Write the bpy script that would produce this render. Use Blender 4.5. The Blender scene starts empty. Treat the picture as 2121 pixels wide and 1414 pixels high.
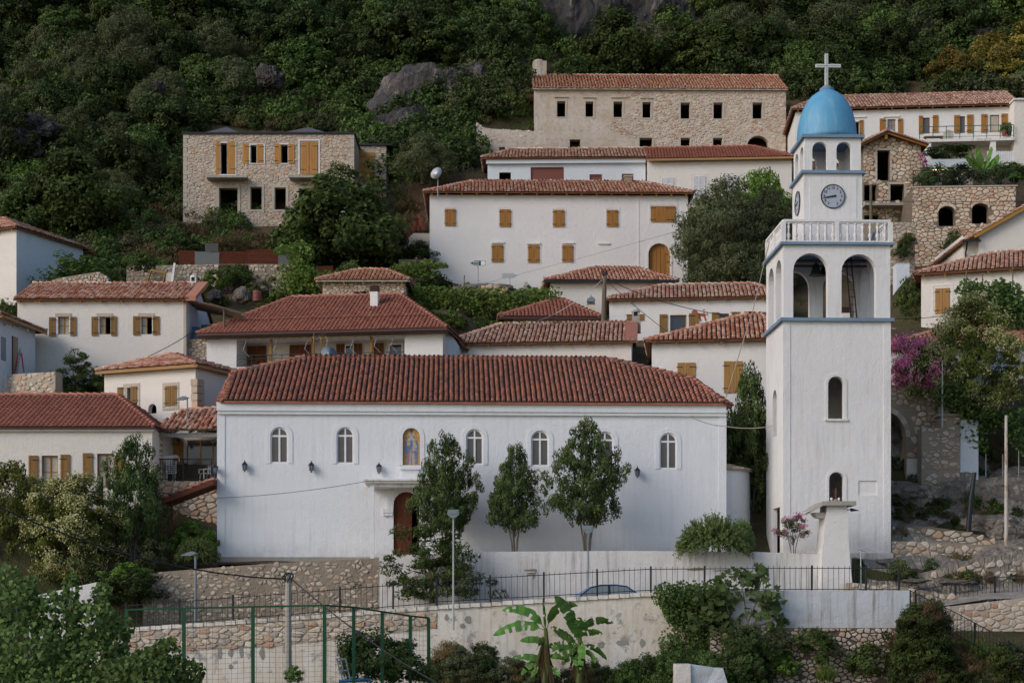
import bpy, math, random
import numpy as np
from mathutils import Vector, Matrix, noise

# ------------------------------------------------------------------ camera, world, sun, exposure
SC = bpy.context.scene
COL = SC.collection
F = 3255.0; CX = 1060.5; YH = 1240.0          # focal length and principal point of the photograph, in its pixels
cam_d = bpy.data.cameras.new('camera'); cam = bpy.data.objects.new('camera', cam_d); COL.objects.link(cam)
cam.location = (0, 0, 0); cam.rotation_euler = (math.radians(90), 0, 0)
cam_d.sensor_width = 36; cam_d.lens = F/2121*36; cam_d.shift_y = (YH-707)/2121
cam_d.clip_start = 0.5; cam_d.clip_end = 2000
SC.camera = cam
SUN_EL, SUN_AZ = 30.0, 236.0                    # azimuth clockwise from +Y; the light comes from the left, behind the camera
wd = bpy.data.worlds.new('World'); SC.world = wd; wd.use_nodes = True
_nt = wd.node_tree; _bg = _nt.nodes['Background']
_sky = _nt.nodes.new('ShaderNodeTexSky'); _sky.sky_type = 'NISHITA'; _sky.sun_disc = False
_sky.sun_elevation = math.radians(SUN_EL); _sky.sun_rotation = math.radians(SUN_AZ)
_sky.air_density = 1.0; _sky.dust_density = 1.2; _sky.ozone_density = 1.0
_nt.links.new(_sky.outputs[0], _bg.inputs[0]); _bg.inputs[1].default_value = 0.085
sun_d = bpy.data.lights.new('sun', 'SUN'); sun_d.energy = 0.95; sun_d.angle = math.radians(28); sun_d.color = (1.0, .92, .85)
sun = bpy.data.objects.new('sun', sun_d); COL.objects.link(sun)
_az = math.radians(SUN_AZ); _el = math.radians(SUN_EL)
_dir = Vector((math.sin(_az)*math.cos(_el), math.cos(_az)*math.cos(_el), math.sin(_el)))
sun.rotation_euler = _dir.to_track_quat('Z', 'Y').to_euler(); sun.location = (-40, -40, 60)
SC.view_settings.view_transform = 'Standard'; SC.view_settings.look = 'None'
SC.view_settings.gamma = 1; SC.view_settings.use_curve_mapping = False
SC.view_settings.exposure = 0.70

# ------------------------------------------------------------------ helpers
RNG = random.Random(7)
def W(px, py, Y):
    return Vector(((px-CX)*Y/F, Y, (YH-py)*Y/F))
def link(name, data, parent=None):
    o = bpy.data.objects.new(name, data); COL.objects.link(o)
    if parent is not None: o.parent = parent
    return o
def tag(o, label=None, cat=None, group=None, kind=None):
    if label: o['label'] = label
    if cat: o['category'] = cat
    if group: o['group'] = group
    if kind: o['kind'] = kind
    return o
def thing(name, label, cat, loc=(0, 0, 0), rot=0.0, group=None):
    o = link(name, None); o.location = loc; o.rotation_euler = (0, 0, rot); o.empty_display_size = .3
    return tag(o, label, cat, group)

class Fr:
    """local frame of a facade: x along it, y into the building, z up"""
    def __init__(s, px, py, Y, deg=0.0):
        s.o = W(px, py, Y); s.a = math.radians(deg)
        s.R = Matrix.Rotation(s.a, 3, 'Z'); s.Ri = s.R.transposed()
        s.O = s.Ri @ (-s.o)
    def D(s, px, py):
        return s.Ri @ Vector(((px-CX)/F, 1, (YH-py)/F))
    def uv(s, px, py, d=0.0):
        D = s.D(px, py); t = (d-s.O.y)/D.y
        return s.O.x+t*D.x, s.O.z+t*D.z
    def side(s, px, py, x):
        D = s.D(px, py); t = (x-s.O.x)/D.x
        return s.O.y+t*D.y, s.O.z+t*D.z
    def w(s, v):
        return s.R @ Vector(v) + s.o
    def l(s, v):
        return s.Ri @ (Vector(v)-s.o)

class MB:
    def __init__(s): s.v = []; s.f = []; s.m = []; s.r = []; s.mi = 0; s.rn = 0.0
    def pt(s, p): s.v.append(tuple(p)); return len(s.v)-1
    def face(s, idx): s.f.append(tuple(idx)); s.m.append(s.mi); s.r.append(s.rn)
    def poly(s, pts): s.face([s.pt(p) for p in pts]); return s
    def box(s, x0, x1, y0, y1, z0, z1):
        b = len(s.v)
        s.v += [(x0,y0,z0),(x1,y0,z0),(x1,y1,z0),(x0,y1,z0),(x0,y0,z1),(x1,y0,z1),(x1,y1,z1),(x0,y1,z1)]
        for q in ((0,3,2,1),(4,5,6,7),(0,1,5,4),(1,2,6,5),(2,3,7,6),(3,0,4,7)): s.face([b+i for i in q])
        return s
    def bar(s, p, q, w, h=None):
        """rectangular bar between two points"""
        h = h or w; p = Vector(p); q = Vector(q); d = (q-p).normalized()
        up = Vector((0,0,1)) if abs(d.z) < .95 else Vector((0,1,0))
        a = d.cross(up).normalized(); c = a.cross(d).normalized(); b = len(s.v)
        for e in (p, q):
            for u, v in ((-1,-1),(1,-1),(1,1),(-1,1)): s.v.append(tuple(e+a*(u*w/2)+c*(v*h/2)))
        for t in ((0,1,2,3),(7,6,5,4),(0,4,5,1),(1,5,6,2),(2,6,7,3),(3,7,4,0)): s.face([b+i for i in t])
        return s
    def tube(s, pts, rs, n=6, cap=True):
        pts = [Vector(p) for p in pts]
        if not hasattr(rs, '__len__'): rs = [rs]*len(pts)
        rings = []; prev = None
        for i, p in enumerate(pts):
            d = (pts[min(i+1, len(pts)-1)]-pts[max(i-1, 0)])
            d = d.normalized() if d.length > 1e-9 else Vector((0,0,1))
            if prev is None:
                a = d.cross(Vector((0,0,1)) if abs(d.z) < .9 else Vector((1,0,0))).normalized()
            else:
                a = (prev-d*prev.dot(d)); a = a.normalized() if a.length > 1e-6 else d.orthogonal().normalized()
            prev = a; c = d.cross(a); b = len(s.v)
            for k in range(n):
                t = 2*math.pi*k/n; s.v.append(tuple(p+(a*math.cos(t)+c*math.sin(t))*rs[i]))
            rings.append(b)
        for i in range(len(rings)-1):
            for k in range(n):
                k2 = (k+1) % n; s.face((rings[i]+k, rings[i]+k2, rings[i+1]+k2, rings[i+1]+k))
        if cap:
            s.face([rings[0]+k for k in range(n)][::-1]); s.face([rings[-1]+k for k in range(n)])
        return s
    def lathe(s, prof, c=(0,0,0), n=12):
        rings = []
        for r, z in prof:
            b = len(s.v); rings.append(b)
            for k in range(n):
                t = 2*math.pi*k/n; s.v.append((c[0]+r*math.cos(t), c[1]+r*math.sin(t), c[2]+z))
        for i in range(len(rings)-1):
            for k in range(n):
                k2 = (k+1) % n; s.face((rings[i]+k, rings[i]+k2, rings[i+1]+k2, rings[i+1]+k))
        s.face([rings[0]+k for k in range(n)][::-1]); s.face([rings[-1]+k for k in range(n)])
        return s
    def prism(s, pts, off):
        """polygon extruded by off"""
        off = Vector(off); n = len(pts); a = [s.pt(p) for p in pts]; b = [s.pt(Vector(p)+off) for p in pts]
        s.face(a[::-1]); s.face(b)
        for i in range(n): s.face((a[i], a[(i+1) % n], b[(i+1) % n], b[i]))
        return s
    def build(s, name, mats, parent=None, smooth=False, kind=None, rnd=False):
        me = bpy.data.meshes.new(name); me.from_pydata(s.v, [], s.f)
        if not isinstance(mats, (list, tuple)): mats = [mats]
        for m in mats: me.materials.append(m)
        if len(mats) > 1: me.polygons.foreach_set('material_index', s.m)
        if rnd:
            at = me.attributes.new('rnd', 'FLOAT', 'FACE'); at.data.foreach_set('value', s.r)
        if smooth: me.polygons.foreach_set('use_smooth', [True]*len(me.polygons))
        me.update()
        o = link(name, me, parent)
        if kind: o['kind'] = kind
        return o

def np_mesh(name, V, Q, mats, rnd=None, smooth=False):
    """fast mesh from numpy quads (or triangles)"""
    me = bpy.data.meshes.new(name); n = Q.shape[1]
    me.vertices.add(len(V)); me.vertices.foreach_set('co', np.ascontiguousarray(V, dtype=np.float32).ravel())
    me.loops.add(Q.size); me.loops.foreach_set('vertex_index', np.ascontiguousarray(Q, dtype=np.int32).ravel())
    me.polygons.add(len(Q)); me.polygons.foreach_set('loop_start', np.arange(0, Q.size, n, dtype=np.int32))
    me.polygons.foreach_set('loop_total', np.full(len(Q), n, dtype=np.int32))
    if smooth: me.polygons.foreach_set('use_smooth', np.ones(len(Q), dtype=bool))
    for m in (mats if isinstance(mats, (list, tuple)) else [mats]): me.materials.append(m)
    if rnd is not None:
        at = me.attributes.new('rnd', 'FLOAT', 'FACE'); at.data.foreach_set('value', np.ascontiguousarray(rnd, dtype=np.float32))
    me.update(calc_edges=True); me.validate(verbose=False)
    return me

# ------------------------------------------------------------------ materials
class NT:
    def __init__(s, name, rough=.8, spec=.3):
        s.m = bpy.data.materials.new(name); s.m.use_nodes = True; s.t = s.m.node_tree; s.n = s.t.nodes
        s.b = s.n['Principled BSDF']; s.b.inputs['Roughness'].default_value = rough
        s.b.inputs['Specular IOR Level'].default_value = spec; s._tc = None
    def add(s, t, **kw):
        n = s.n.new(t)
        for k, v in kw.items(): setattr(n, k, v)
        return n
    def L(s, a, b): s.t.links.new(a, b)
    def tc(s, scale=(1,1,1), which='Object'):
        if s._tc is None: s._tc = s.add('ShaderNodeTexCoord')
        mp = s.add('ShaderNodeMapping'); mp.inputs['Scale'].default_value = scale; s.L(s._tc.outputs[which], mp.inputs[0]); return mp.outputs[0]
    def noise(s, scale, detail=3, rough=.55, sc=(1,1,1), which='Object'):
        n = s.add('ShaderNodeTexNoise'); n.inputs['Scale'].default_value = scale; n.inputs['Detail'].default_value = detail
        n.inputs['Roughness'].default_value = rough; s.L(s.tc(sc, which), n.inputs['Vector']); return n.outputs['Fac']
    def vor(s, scale, sc=(1,1,1), feature='F1', out='Distance', which='Object'):
        n = s.add('ShaderNodeTexVoronoi'); n.feature = feature; n.inputs['Scale'].default_value = scale
        s.L(s.tc(sc, which), n.inputs['Vector']); return n.outputs[out]
    def ramp(s, fac, stops, interp='LINEAR'):
        r = s.add('ShaderNodeValToRGB'); e = r.color_ramp.elements; r.color_ramp.interpolation = interp
        while len(e) < len(stops): e.new(.5)
        for i, (p, c) in enumerate(stops):
            e[i].position = p; e[i].color = tuple(c)+(1,) if len(c) == 3 else c
        s.L(fac, r.inputs[0]); return r.outputs[0]
    def mix(s, fac, a, b, mode='MIX'):
        m = s.add('ShaderNodeMix'); m.data_type = 'RGBA'; m.blend_type = mode
        if isinstance(fac, (int, float)): m.inputs[0].default_value = fac
        else: s.L(fac, m.inputs[0])
        for i, v in ((6, a), (7, b)):
            if isinstance(v, tuple): m.inputs[i].default_value = tuple(v)+(1,)
            else: s.L(v, m.inputs[i])
        return m.outputs[2]
    def math(s, op, a, b=None, clamp=False):
        m = s.add('ShaderNodeMath'); m.operation = op; m.use_clamp = clamp
        for i, v in ((0, a), (1, b)):
            if v is None: continue
            if isinstance(v, (int, float)): m.inputs[i].default_value = v
            else: s.L(v, m.inputs[i])
        return m.outputs[0]
    def rng(s, fac, a, b, c=0., d=1.):
        m = s.add('ShaderNodeMapRange'); m.clamp = True
        for i, v in ((1, a), (2, b), (3, c), (4, d)): m.inputs[i].default_value = v
        s.L(fac, m.inputs[0]); return m.outputs[0]
    def col(s, c):
        if isinstance(c, tuple): s.b.inputs['Base Color'].default_value = tuple(c)+(1,)
        else: s.L(c, s.b.inputs['Base Color'])
    def bump(s, h, strength=.4, dist=.05):
        b = s.add('ShaderNodeBump'); b.inputs['Strength'].default_value = strength; b.inputs['Distance'].default_value = dist
        s.L(h, b.inputs['Height']); s.L(b.outputs[0], s.b.inputs['Normal'])
    def rnd(s):
        a = s.add('ShaderNodeAttribute'); a.attribute_name = 'rnd'
        o = s.add('ShaderNodeObjectInfo'); return s.math('FRACT', s.math('ADD', a.outputs['Fac'], o.outputs['Random']))

def plaster(name, c, var=.10, dirt=.25, rough=.10, streak=.0, dcol=(.30,.26,.21), cell=None):
    n = NT(name, .92, .15)
    a = n.noise(.35, 5, .6); b = n.noise(2.2, 5, .65)
    c2 = tuple(x*(1-var) for x in c); c3 = (c[0]*(1-var*.5), c[1]*(1-var*.8), c[2]*(1-var*1.6))
    col = n.mix(n.rng(a, .35, .65), c, c2); col = n.mix(n.rng(b, .5, .72, 0, .7), col, c3)
    col = n.mix(n.rng(n.noise(1.1, 8, .72), .58, .78, 0, dirt), col, dcol)
    if streak:
        st = n.noise(1.0, 4, .6, (5.5, 5.5, .35)); msk = n.noise(.5, 3, .5)
        f = n.math('MULTIPLY', n.rng(st, .47, .68, 0, streak), n.rng(msk, .35, .6))
        col = n.mix(f, col, (.22,.20,.17))
    sp = n.add('ShaderNodeSeparateXYZ'); n.L(n.tc(), sp.inputs[0]); g = n.math('MULTIPLY', n.rng(sp.outputs[2], -.1, .9, .5, 0), n.rng(n.noise(1.8, 7, .7), .36, .62)); col = n.mix(g, col, dcol)
    n.col(col)
    h = n.math('ADD', n.noise(11, 5, .65), n.math('MULTIPLY', n.noise(3.6, 3, .5), .8))
    n.bump(h, .5, rough)
    return n.m
def flat(name, c, rough=.6, spec=.3, metal=0., var=.12, scale=3.):
    n = NT(name, rough, spec); n.b.inputs['Metallic'].default_value = metal
    n.col(n.mix(n.rng(n.noise(scale, 4, .6), .35, .7), c, tuple(x*(1-var) for x in c))); return n.m
def ramped(name, stops, rough=.85, bump=.3, bscale=14, dist=.02, grime=None):
    n = NT(name, rough, .2); stops = [(p, tuple(min(.72, x*1.13) for x in c)) for p, c in stops]; col = n.ramp(n.rnd(), stops)
    k = n.noise(7, 4, .6); col = n.mix(n.rng(k, .4, .75, 0, .35), col, tuple(x*.55 for x in stops[0][1]))
    if grime: col = n.mix(n.rng(n.noise(.8, 6, .7), .45, .7, 0, grime[0]), col, grime[1])
    n.col(col); n.bump(n.noise(bscale, 4, .6), bump, dist); return n.m
def wood(name, c, dark=.6, axis='z'):
    n = NT(name, .75, .2); o = n.add('ShaderNodeObjectInfo')
    sc = (14, 14, .9) if axis == 'z' else (.9, 14, 14)
    g = n.noise(1.0, 5, .6, sc)
    col = n.mix(n.rng(g, .3, .7), c, tuple(x*dark for x in c))
    col = n.mix(n.math('MULTIPLY', o.outputs['Random'], .45), col, tuple(x*.7 for x in c))
    n.col(col); n.bump(g, .3, .01); return n.m
def leafm(name, stops, trans=.25, rough=.55, raw=False):
    n = NT(name, rough, .12)
    stops = stops if raw else [(p, (c[0]*1.62+.004, c[1]*1.50, c[2]*1.02)) for p, c in stops]
    o = n.add('ShaderNodeObjectInfo'); a = n.add('ShaderNodeAttribute'); a.attribute_name = 'rnd'
    col = n.ramp(a.outputs['Fac'], stops)
    hs = n.add('ShaderNodeHueSaturation'); n.L(col, hs.inputs['Color'])
    n.L(n.math('ADD', n.math('MULTIPLY', o.outputs['Random'], .024), .485), hs.inputs['Hue'])
    n.L(n.math('ADD', n.math('MULTIPLY', o.outputs['Random'], .55), .72), hs.inputs['Value'])
    hs.inputs['Saturation'].default_value = .90
    col = hs.outputs[0]; n.col(col)
    if trans:
        t = n.add('ShaderNodeBsdfTranslucent'); n.L(col, t.inputs[0]); mx = n.add('ShaderNodeMixShader'); mx.inputs[0].default_value = trans
        n.L(n.b.outputs[0], mx.inputs[1]); n.L(t.outputs[0], mx.inputs[2]); n.L(mx.outputs[0], n.n['Material Output'].inputs[0])
    return n.m

M = {}
M['church'] = plaster('church_plaster', (.77,.79,.835), .05, .10, .04, .13)
M['tower'] = plaster('tower_plaster', (.775,.77,.78), .07, .20, .045, .20)
M['white'] = plaster('lime_plaster', (.76,.745,.74), .08, .14, .055)
M['cream'] = plaster('cream_plaster', (.74,.66,.52), .08, .12, .05)
M['warm'] = plaster('warm_white_plaster', (.75,.71,.67), .08, .20, .05)
M['old'] = plaster('weathered_plaster', (.74,.72,.71), .14, .40, .10, .0)
M['bluish'] = plaster('whitewash_blue_shade_plaster', (.66,.71,.78), .10, .30, .06)  # bluish whitewash; on right-facing side walls the blue shade is painted in
M['stained'] = plaster('stained_wall_plaster', (.74,.72,.71), .12, .28, .05, .60)
def _flk():
    n = NT('flaking_wall_plaster', .92, .15); a = n.noise(.45, 5, .6); col = n.mix(n.rng(a, .38, .62), (.74,.71,.66), (.64,.57,.48))
    col = n.mix(n.rng(n.noise(1., 6, .7, (2.2,2.2,.5)), .50, .68, 0, .6), col, (.56,.42,.29))
    col = n.mix(n.rng(n.noise(1.3, 9, .75), .54, .60, 0, .85), col, (.30,.285,.265)); col = n.mix(n.rng(n.noise(.8, 3, .5, (6,6,.3)), .55, .7, 0, .35), col, (.32,.29,.25)); n.col(col)
    n.bump(n.noise(5, 6, .65), .5, .05); return n.m
M['flaking'] = _flk()
def _ruin():
    n = NT('bare_render', .95, .12); a = n.noise(.55, 6, .65); b = n.noise(2.6, 8, .75); d = n.noise(7, 6, .75)
    col = n.mix(n.rng(a, .36, .62), (.62,.55,.49), (.52,.43,.34)); col = n.mix(n.rng(b, .50, .64, 0, .8), col, (.36,.32,.285)); col = n.mix(n.rng(d, .55, .70, 0, .55), col, (.30,.25,.205))
    col = n.mix(n.rng(n.noise(1.6, 5, .6, (1,1,.4)), .58, .7, 0, .5), col, (.66,.60,.54)); n.col(col); n.bump(n.math('ADD', b, d), .8, .06); return n.m
M['ruin'] = _ruin()
M['beige'] = plaster('beige_plaster', (.62,.58,.54), .10, .3, .05)  # even beige for balcony walls, oven, stairs and panel
M['mortar'] = plaster('rubble_mortar', (.36,.30,.235), .25, .5, .12, 0, (.17,.14,.11))
M['mortar_dark'] = plaster('dark_joint_mortar', (.14,.115,.09), .3, .4, .10, 0, (.07,.06,.05))
M['mortar_pale'] = plaster('pale_mortar', (.50,.43,.35), .2, .4, .10, 0, (.22,.17,.13))
M['concrete'] = plaster('concrete', (.40,.38,.35), .2, .5, .05, .3)
M['dressed'] = plaster('dressed_stone', (.52,.46,.39), .15, .3, .05)
M['blue_trim'] = plaster('blue_painted_ledge', (.21,.31,.43), .25, .5, .04, 0, (.24,.27,.29))
def _dome():
    n = NT('dome_blue_paint', .5, .4)
    col = n.mix(n.rng(n.noise(1.2, 5, .6), .4, .7), (.095,.32,.53), (.13,.36,.55))
    col = n.mix(n.rng(n.noise(1., 5, .65, (3,3,.35)), .52, .72, 0, .6), col, (.30,.44,.54))
    n.col(col); n.bump(n.noise(8, 4), .15, .02); return n.m
M['dome'] = _dome()
TS = lambda *c: [(i/(len(c)-1) if len(c) > 1 else 0, x) for i, x in enumerate(c)]
M['tile_old'] = ramped('old_roof_tile', TS((.20,.10,.08),(.42,.21,.155),(.56,.41,.33),(.34,.15,.11),(.62,.50,.42),(.28,.16,.125),(.50,.29,.22),(.48,.36,.29)), grime=(.45,(.22,.17,.14)))
M['tile_mix'] = ramped('mixed_roof_tile', TS((.28,.11,.08),(.44,.18,.12),(.54,.36,.27),(.36,.14,.09),(.60,.47,.38),(.46,.22,.15)), grime=(.3,(.19,.12,.09)))
M['tile_new'] = ramped('new_roof_tile', TS((.25,.10,.075),(.35,.145,.105),(.30,.12,.09),(.38,.17,.125)), grime=(.4,(.17,.10,.08)))
M['tile_church'] = ramped('church_roof_tile', TS((.20,.095,.075),(.38,.16,.11),(.28,.13,.10),(.46,.18,.115),(.34,.15,.11),(.17,.10,.085),(.36,.18,.14)), grime=(.35,(.14,.085,.07)))
M['tile_bright'] = ramped('bright_roof_tile', TS((.38,.16,.10),(.46,.21,.14),(.50,.34,.24),(.34,.15,.10),(.42,.19,.12),(.48,.38,.28)), grime=(.35,(.25,.17,.13)))
M['deck_dark'] = flat('tile_channel_dark', (.07,.035,.028), .9)
M['deck_red'] = flat('tile_channel_red', (.17,.055,.035), .9)
M['lime'] = plaster('lime_mortar', (.50,.43,.37), .2, .4, .05)
M['ridge_mortar'] = plaster('ridge_mortar', (.33,.25,.21), .25, .4, .05)
M['stone'] = ramped('rubble_stone', TS((.27,.235,.20),(.44,.385,.32),(.54,.475,.40),(.37,.325,.275),(.46,.33,.23),(.60,.54,.47)), bump=.6, bscale=9, dist=.05)
M['stone_pale'] = ramped('pale_rubble_stone', TS((.40,.36,.31),(.62,.53,.43),(.54,.44,.35),(.68,.59,.50),(.45,.24,.155),(.60,.49,.39),(.34,.32,.30),(.64,.56,.47)), bump=.6, bscale=9, dist=.05)
M['stone_mid'] = ramped('tan_rubble_stone', TS((.36,.29,.23),(.56,.46,.35),(.64,.55,.45),(.50,.30,.19),(.42,.35,.28),(.60,.50,.39),(.48,.40,.31)), bump=.6, bscale=9, dist=.05)
M['stone_pink'] = ramped('pinkish_rubble_stone', TS((.47,.40,.33),(.55,.47,.385),(.50,.41,.33),(.60,.52,.44),(.42,.235,.16),(.53,.44,.36),(.42,.37,.32),(.56,.48,.40)), bump=.6, bscale=9, dist=.05)
M['mortar_pink'] = plaster('pinkish_mortar', (.50,.43,.355), .2, .5, .10, 0, (.28,.22,.17))
M['mortar_mid'] = plaster('mid_mortar', (.22,.18,.14), .25, .4, .1, 0, (.10,.08,.06))
M['stone_char'] = ramped('sooty_rubble_stone', TS((.018,.017,.016),(.04,.035,.03),(.025,.022,.02)), bump=.6, bscale=9, dist=.05)
M['wood'] = wood('oiled_shutter_wood', (.42,.20,.055))
M['wood_pale'] = wood('pale_shutter_wood', (.46,.26,.09))
M['wood_olive'] = wood('weathered_shutter_wood', (.30,.17,.06))
M['wood_new'] = wood('new_shutter_wood', (.56,.28,.085))
M['wood_brown'] = wood('brown_joinery', (.20,.08,.035))
M['wood_red'] = wood('red_brown_door', (.17,.055,.03))
M['rafter'] = wood('yellow_rafter', (.44,.25,.055), .6, 'x')
M['fascia'] = wood('pine_fascia', (.46,.27,.12), .6, 'x')
M['grey_wood'] = wood('weathered_pole', (.20,.155,.115), .5)
M['brown_gutter'] = flat('brown_gutter', (.075,.035,.03), .45)
M['roller'] = flat('brown_roller_shutter', (.19,.065,.05), .5)
M['iron'] = flat('black_iron', (.018,.022,.026), .45)
M['iron_green'] = flat('green_iron', (.02,.13,.07), .4)
M['green_paint'] = flat('dark_green_post', (.012,.075,.035), .4)
M['galv'] = flat('galvanised_pipe', (.42,.44,.45), .45, .5, .3)
M['grey_paint'] = flat('grey_blue_paint', (.20,.25,.29), .5)
M['white_paint'] = flat('white_paint', (.80,.80,.82), .5)
M['pane_matt'] = flat('obscured_glass', (.115,.105,.10), .35, .5, 0, .1)
M['curtain'] = flat('curtained_window', (.45,.41,.34), .6, .3, 0, .2)
M['louvre_white'] = flat('white_louvre', (.72,.72,.75), .5)
def _glass(name, c, rough=.08):
    n = NT(name, rough, .6); n.col(c); return n.m
M['glass'] = _glass('dark_glass', (.03,.035,.045)); M['glass_blue'] = _glass('pale_blue_glass', (.20,.25,.30), .15)  # glossy glass, one near black, one with a pale blue base colour
M['glass_car'] = _glass('car_glass', (.16,.20,.22), .05)
def _rust():
    n = NT('rusted_sheet', .75, .3); a = n.noise(.9, 6, .7); b = n.noise(5, 5, .6)
    col = n.mix(n.rng(b, .35, .7), (.20,.065,.035), (.11,.04,.028)); n.col(n.mix(n.rng(a, .60, .66), col, (.26,.27,.27))); return n.m
M['rust'] = _rust()
def _rust2():
    n = NT('galvanised_sheet', .5, .4); a = n.noise(.8, 6, .7)
    n.col(n.mix(n.rng(a, .54, .60), (.27,.29,.30), (.20,.08,.05))); n.bump(n.noise(6,3), .4, .03); return n.m
M['zinc'] = _rust2()
M['rust_pole'] = plaster('rusty_white_pole', (.60,.55,.50), .1, .0, .01)
def _rp():
    n = NT('rusty_pole', .7, .3); n.col(n.mix(n.rng(n.noise(2.5, 5, .7, (1,1,.4)), .50, .64), (.50,.47,.43), (.27,.12,.07))); return n.m
M['rust_pole'] = _rp()
def _rock(name, c1, c2, c3, sc=1.):
    n = NT(name, .95, .15); a = n.noise(.5*sc, 8, .65, (1,1,.6)); b = n.noise(3.*sc, 8, .7, (1.4,1.4,.5)); v = n.vor(1.3*sc, (1.3,1.3,.45), 'DISTANCE_TO_EDGE')
    col = n.mix(n.rng(a, .38, .62), c1, c2); col = n.mix(n.rng(b, .55, .7, 0, .8), col, c3)
    col = n.mix(n.rng(v, 0, .05, .3, 0), col, (.03,.028,.025)); col = n.mix(n.rng(n.noise(1.7*sc, 9, .75, (1.5,1.5,.4)), .54, .62, 0, .7), col, tuple(x*1.5 for x in c3)); n.col(col)
    n.bump(n.math('ADD', b, n.math('MULTIPLY', n.rng(v, 0, .12), .25)), 1., .45); return n.m
M['rock'] = _rock('limestone_rock', (.105,.098,.10), (.055,.052,.054), (.19,.165,.15))
M['rock_warm'] = _rock('weathered_rock', (.34,.295,.255), (.24,.21,.185), (.46,.41,.36), 1.4)
def _ground():
    n = NT('hillside_soil', .97, .1)
    a = n.noise(.12, 8, .65); b = n.noise(1.2, 8, .7); c = n.noise(9, 5, .7)
    col = n.mix(n.rng(a, .42, .58), (.065,.070,.032), (.12,.085,.055))
    col = n.mix(n.rng(b, .5, .68), col, (.045,.05,.022)); col = n.mix(n.rng(c, .55, .75, 0, .6), col, (.20,.165,.12)); n.col(col)
    n.bump(n.math('ADD', b, n.math('MULTIPLY', c, .5)), 1., .25); return n.m
M['ground'] = _ground()
def _road():
    n = NT('worn_paving', .95, .15); b = n.noise(2, 7, .7); v = n.vor(2.2, (1,1,1), 'DISTANCE_TO_EDGE')
    col = n.mix(n.rng(b, .4, .65), (.33,.29,.25), (.22,.20,.18)); n.col(n.mix(n.rng(v, 0, .05, .5, 0), col, (.10,.09,.08))); n.bump(b, .5, .08); return n.m
M['path'] = _road()
M['dust'] = _rock('dusty_rocky_bank', (.46,.41,.355), (.33,.295,.255), (.55,.50,.44), 1.6)
M['lf_photinia'] = leafm('leaf_photinia', TS((.040,.062,.014),(.080,.115,.024),(.15,.18,.040)))
M['roof_metal'] = flat('dull_roof_metal', (.13,.12,.125), .7, .3, 0, .4)
M['asphalt'] = flat('street_asphalt', (.075,.073,.07), .9)
# foliage colours (real leaf colours)
M['lf_dark'] = leafm('leaf_dark_evergreen', TS((.012,.026,.010),(.024,.048,.016),(.045,.080,.026)))
M['lf_mid'] = leafm('leaf_mid_green', TS((.018,.040,.012),(.038,.075,.020),(.075,.125,.034)))
M['lf_olive'] = leafm('leaf_olive_grey', TS((.030,.045,.028),(.060,.080,.048),(.105,.130,.080)))
M['lf_bright'] = leafm('leaf_bright_green', TS((.040,.085,.014),(.075,.15,.025),(.13,.22,.04)), .35)
M['lf_yellow'] = leafm('leaf_yellow_green', TS((.045,.055,.010),(.12,.11,.018),(.23,.18,.028)), .3)
M['lf_laurel'] = leafm('leaf_laurel', TS((.017,.034,.015),(.038,.068,.024),(.085,.135,.046)))
M['lf_dry'] = leafm('leaf_dry_scrub', TS((.060,.050,.025),(.11,.085,.045),(.18,.14,.08)))
M['lf_rosemary'] = leafm('leaf_rosemary', TS((.018,.040,.018),(.05,.09,.035),(.10,.15,.055)), .1)
M['lf_banana'] = leafm('leaf_banana', TS((.03,.10,.02),(.055,.16,.03),(.09,.22,.04)), .3, .4)
M['fl_pink'] = leafm('oleander_flower', TS((.52,.05,.22),(.68,.12,.34),(.78,.28,.48)), .2, raw=True)
M['fl_magenta'] = leafm('bougainvillea_flower', TS((.22,.01,.14),(.33,.02,.20)), .2, raw=True)
M['fl_cream'] = leafm('cream_blossom', TS((.30,.28,.09),(.44,.40,.16),(.56,.50,.26)), .2, raw=True)
M['bark'] = flat('bark', (.10,.075,.05), .9, .2, 0, .4)
M['bark_grey'] = flat('grey_bark', (.17,.15,.13), .9, .2, 0, .4)

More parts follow.
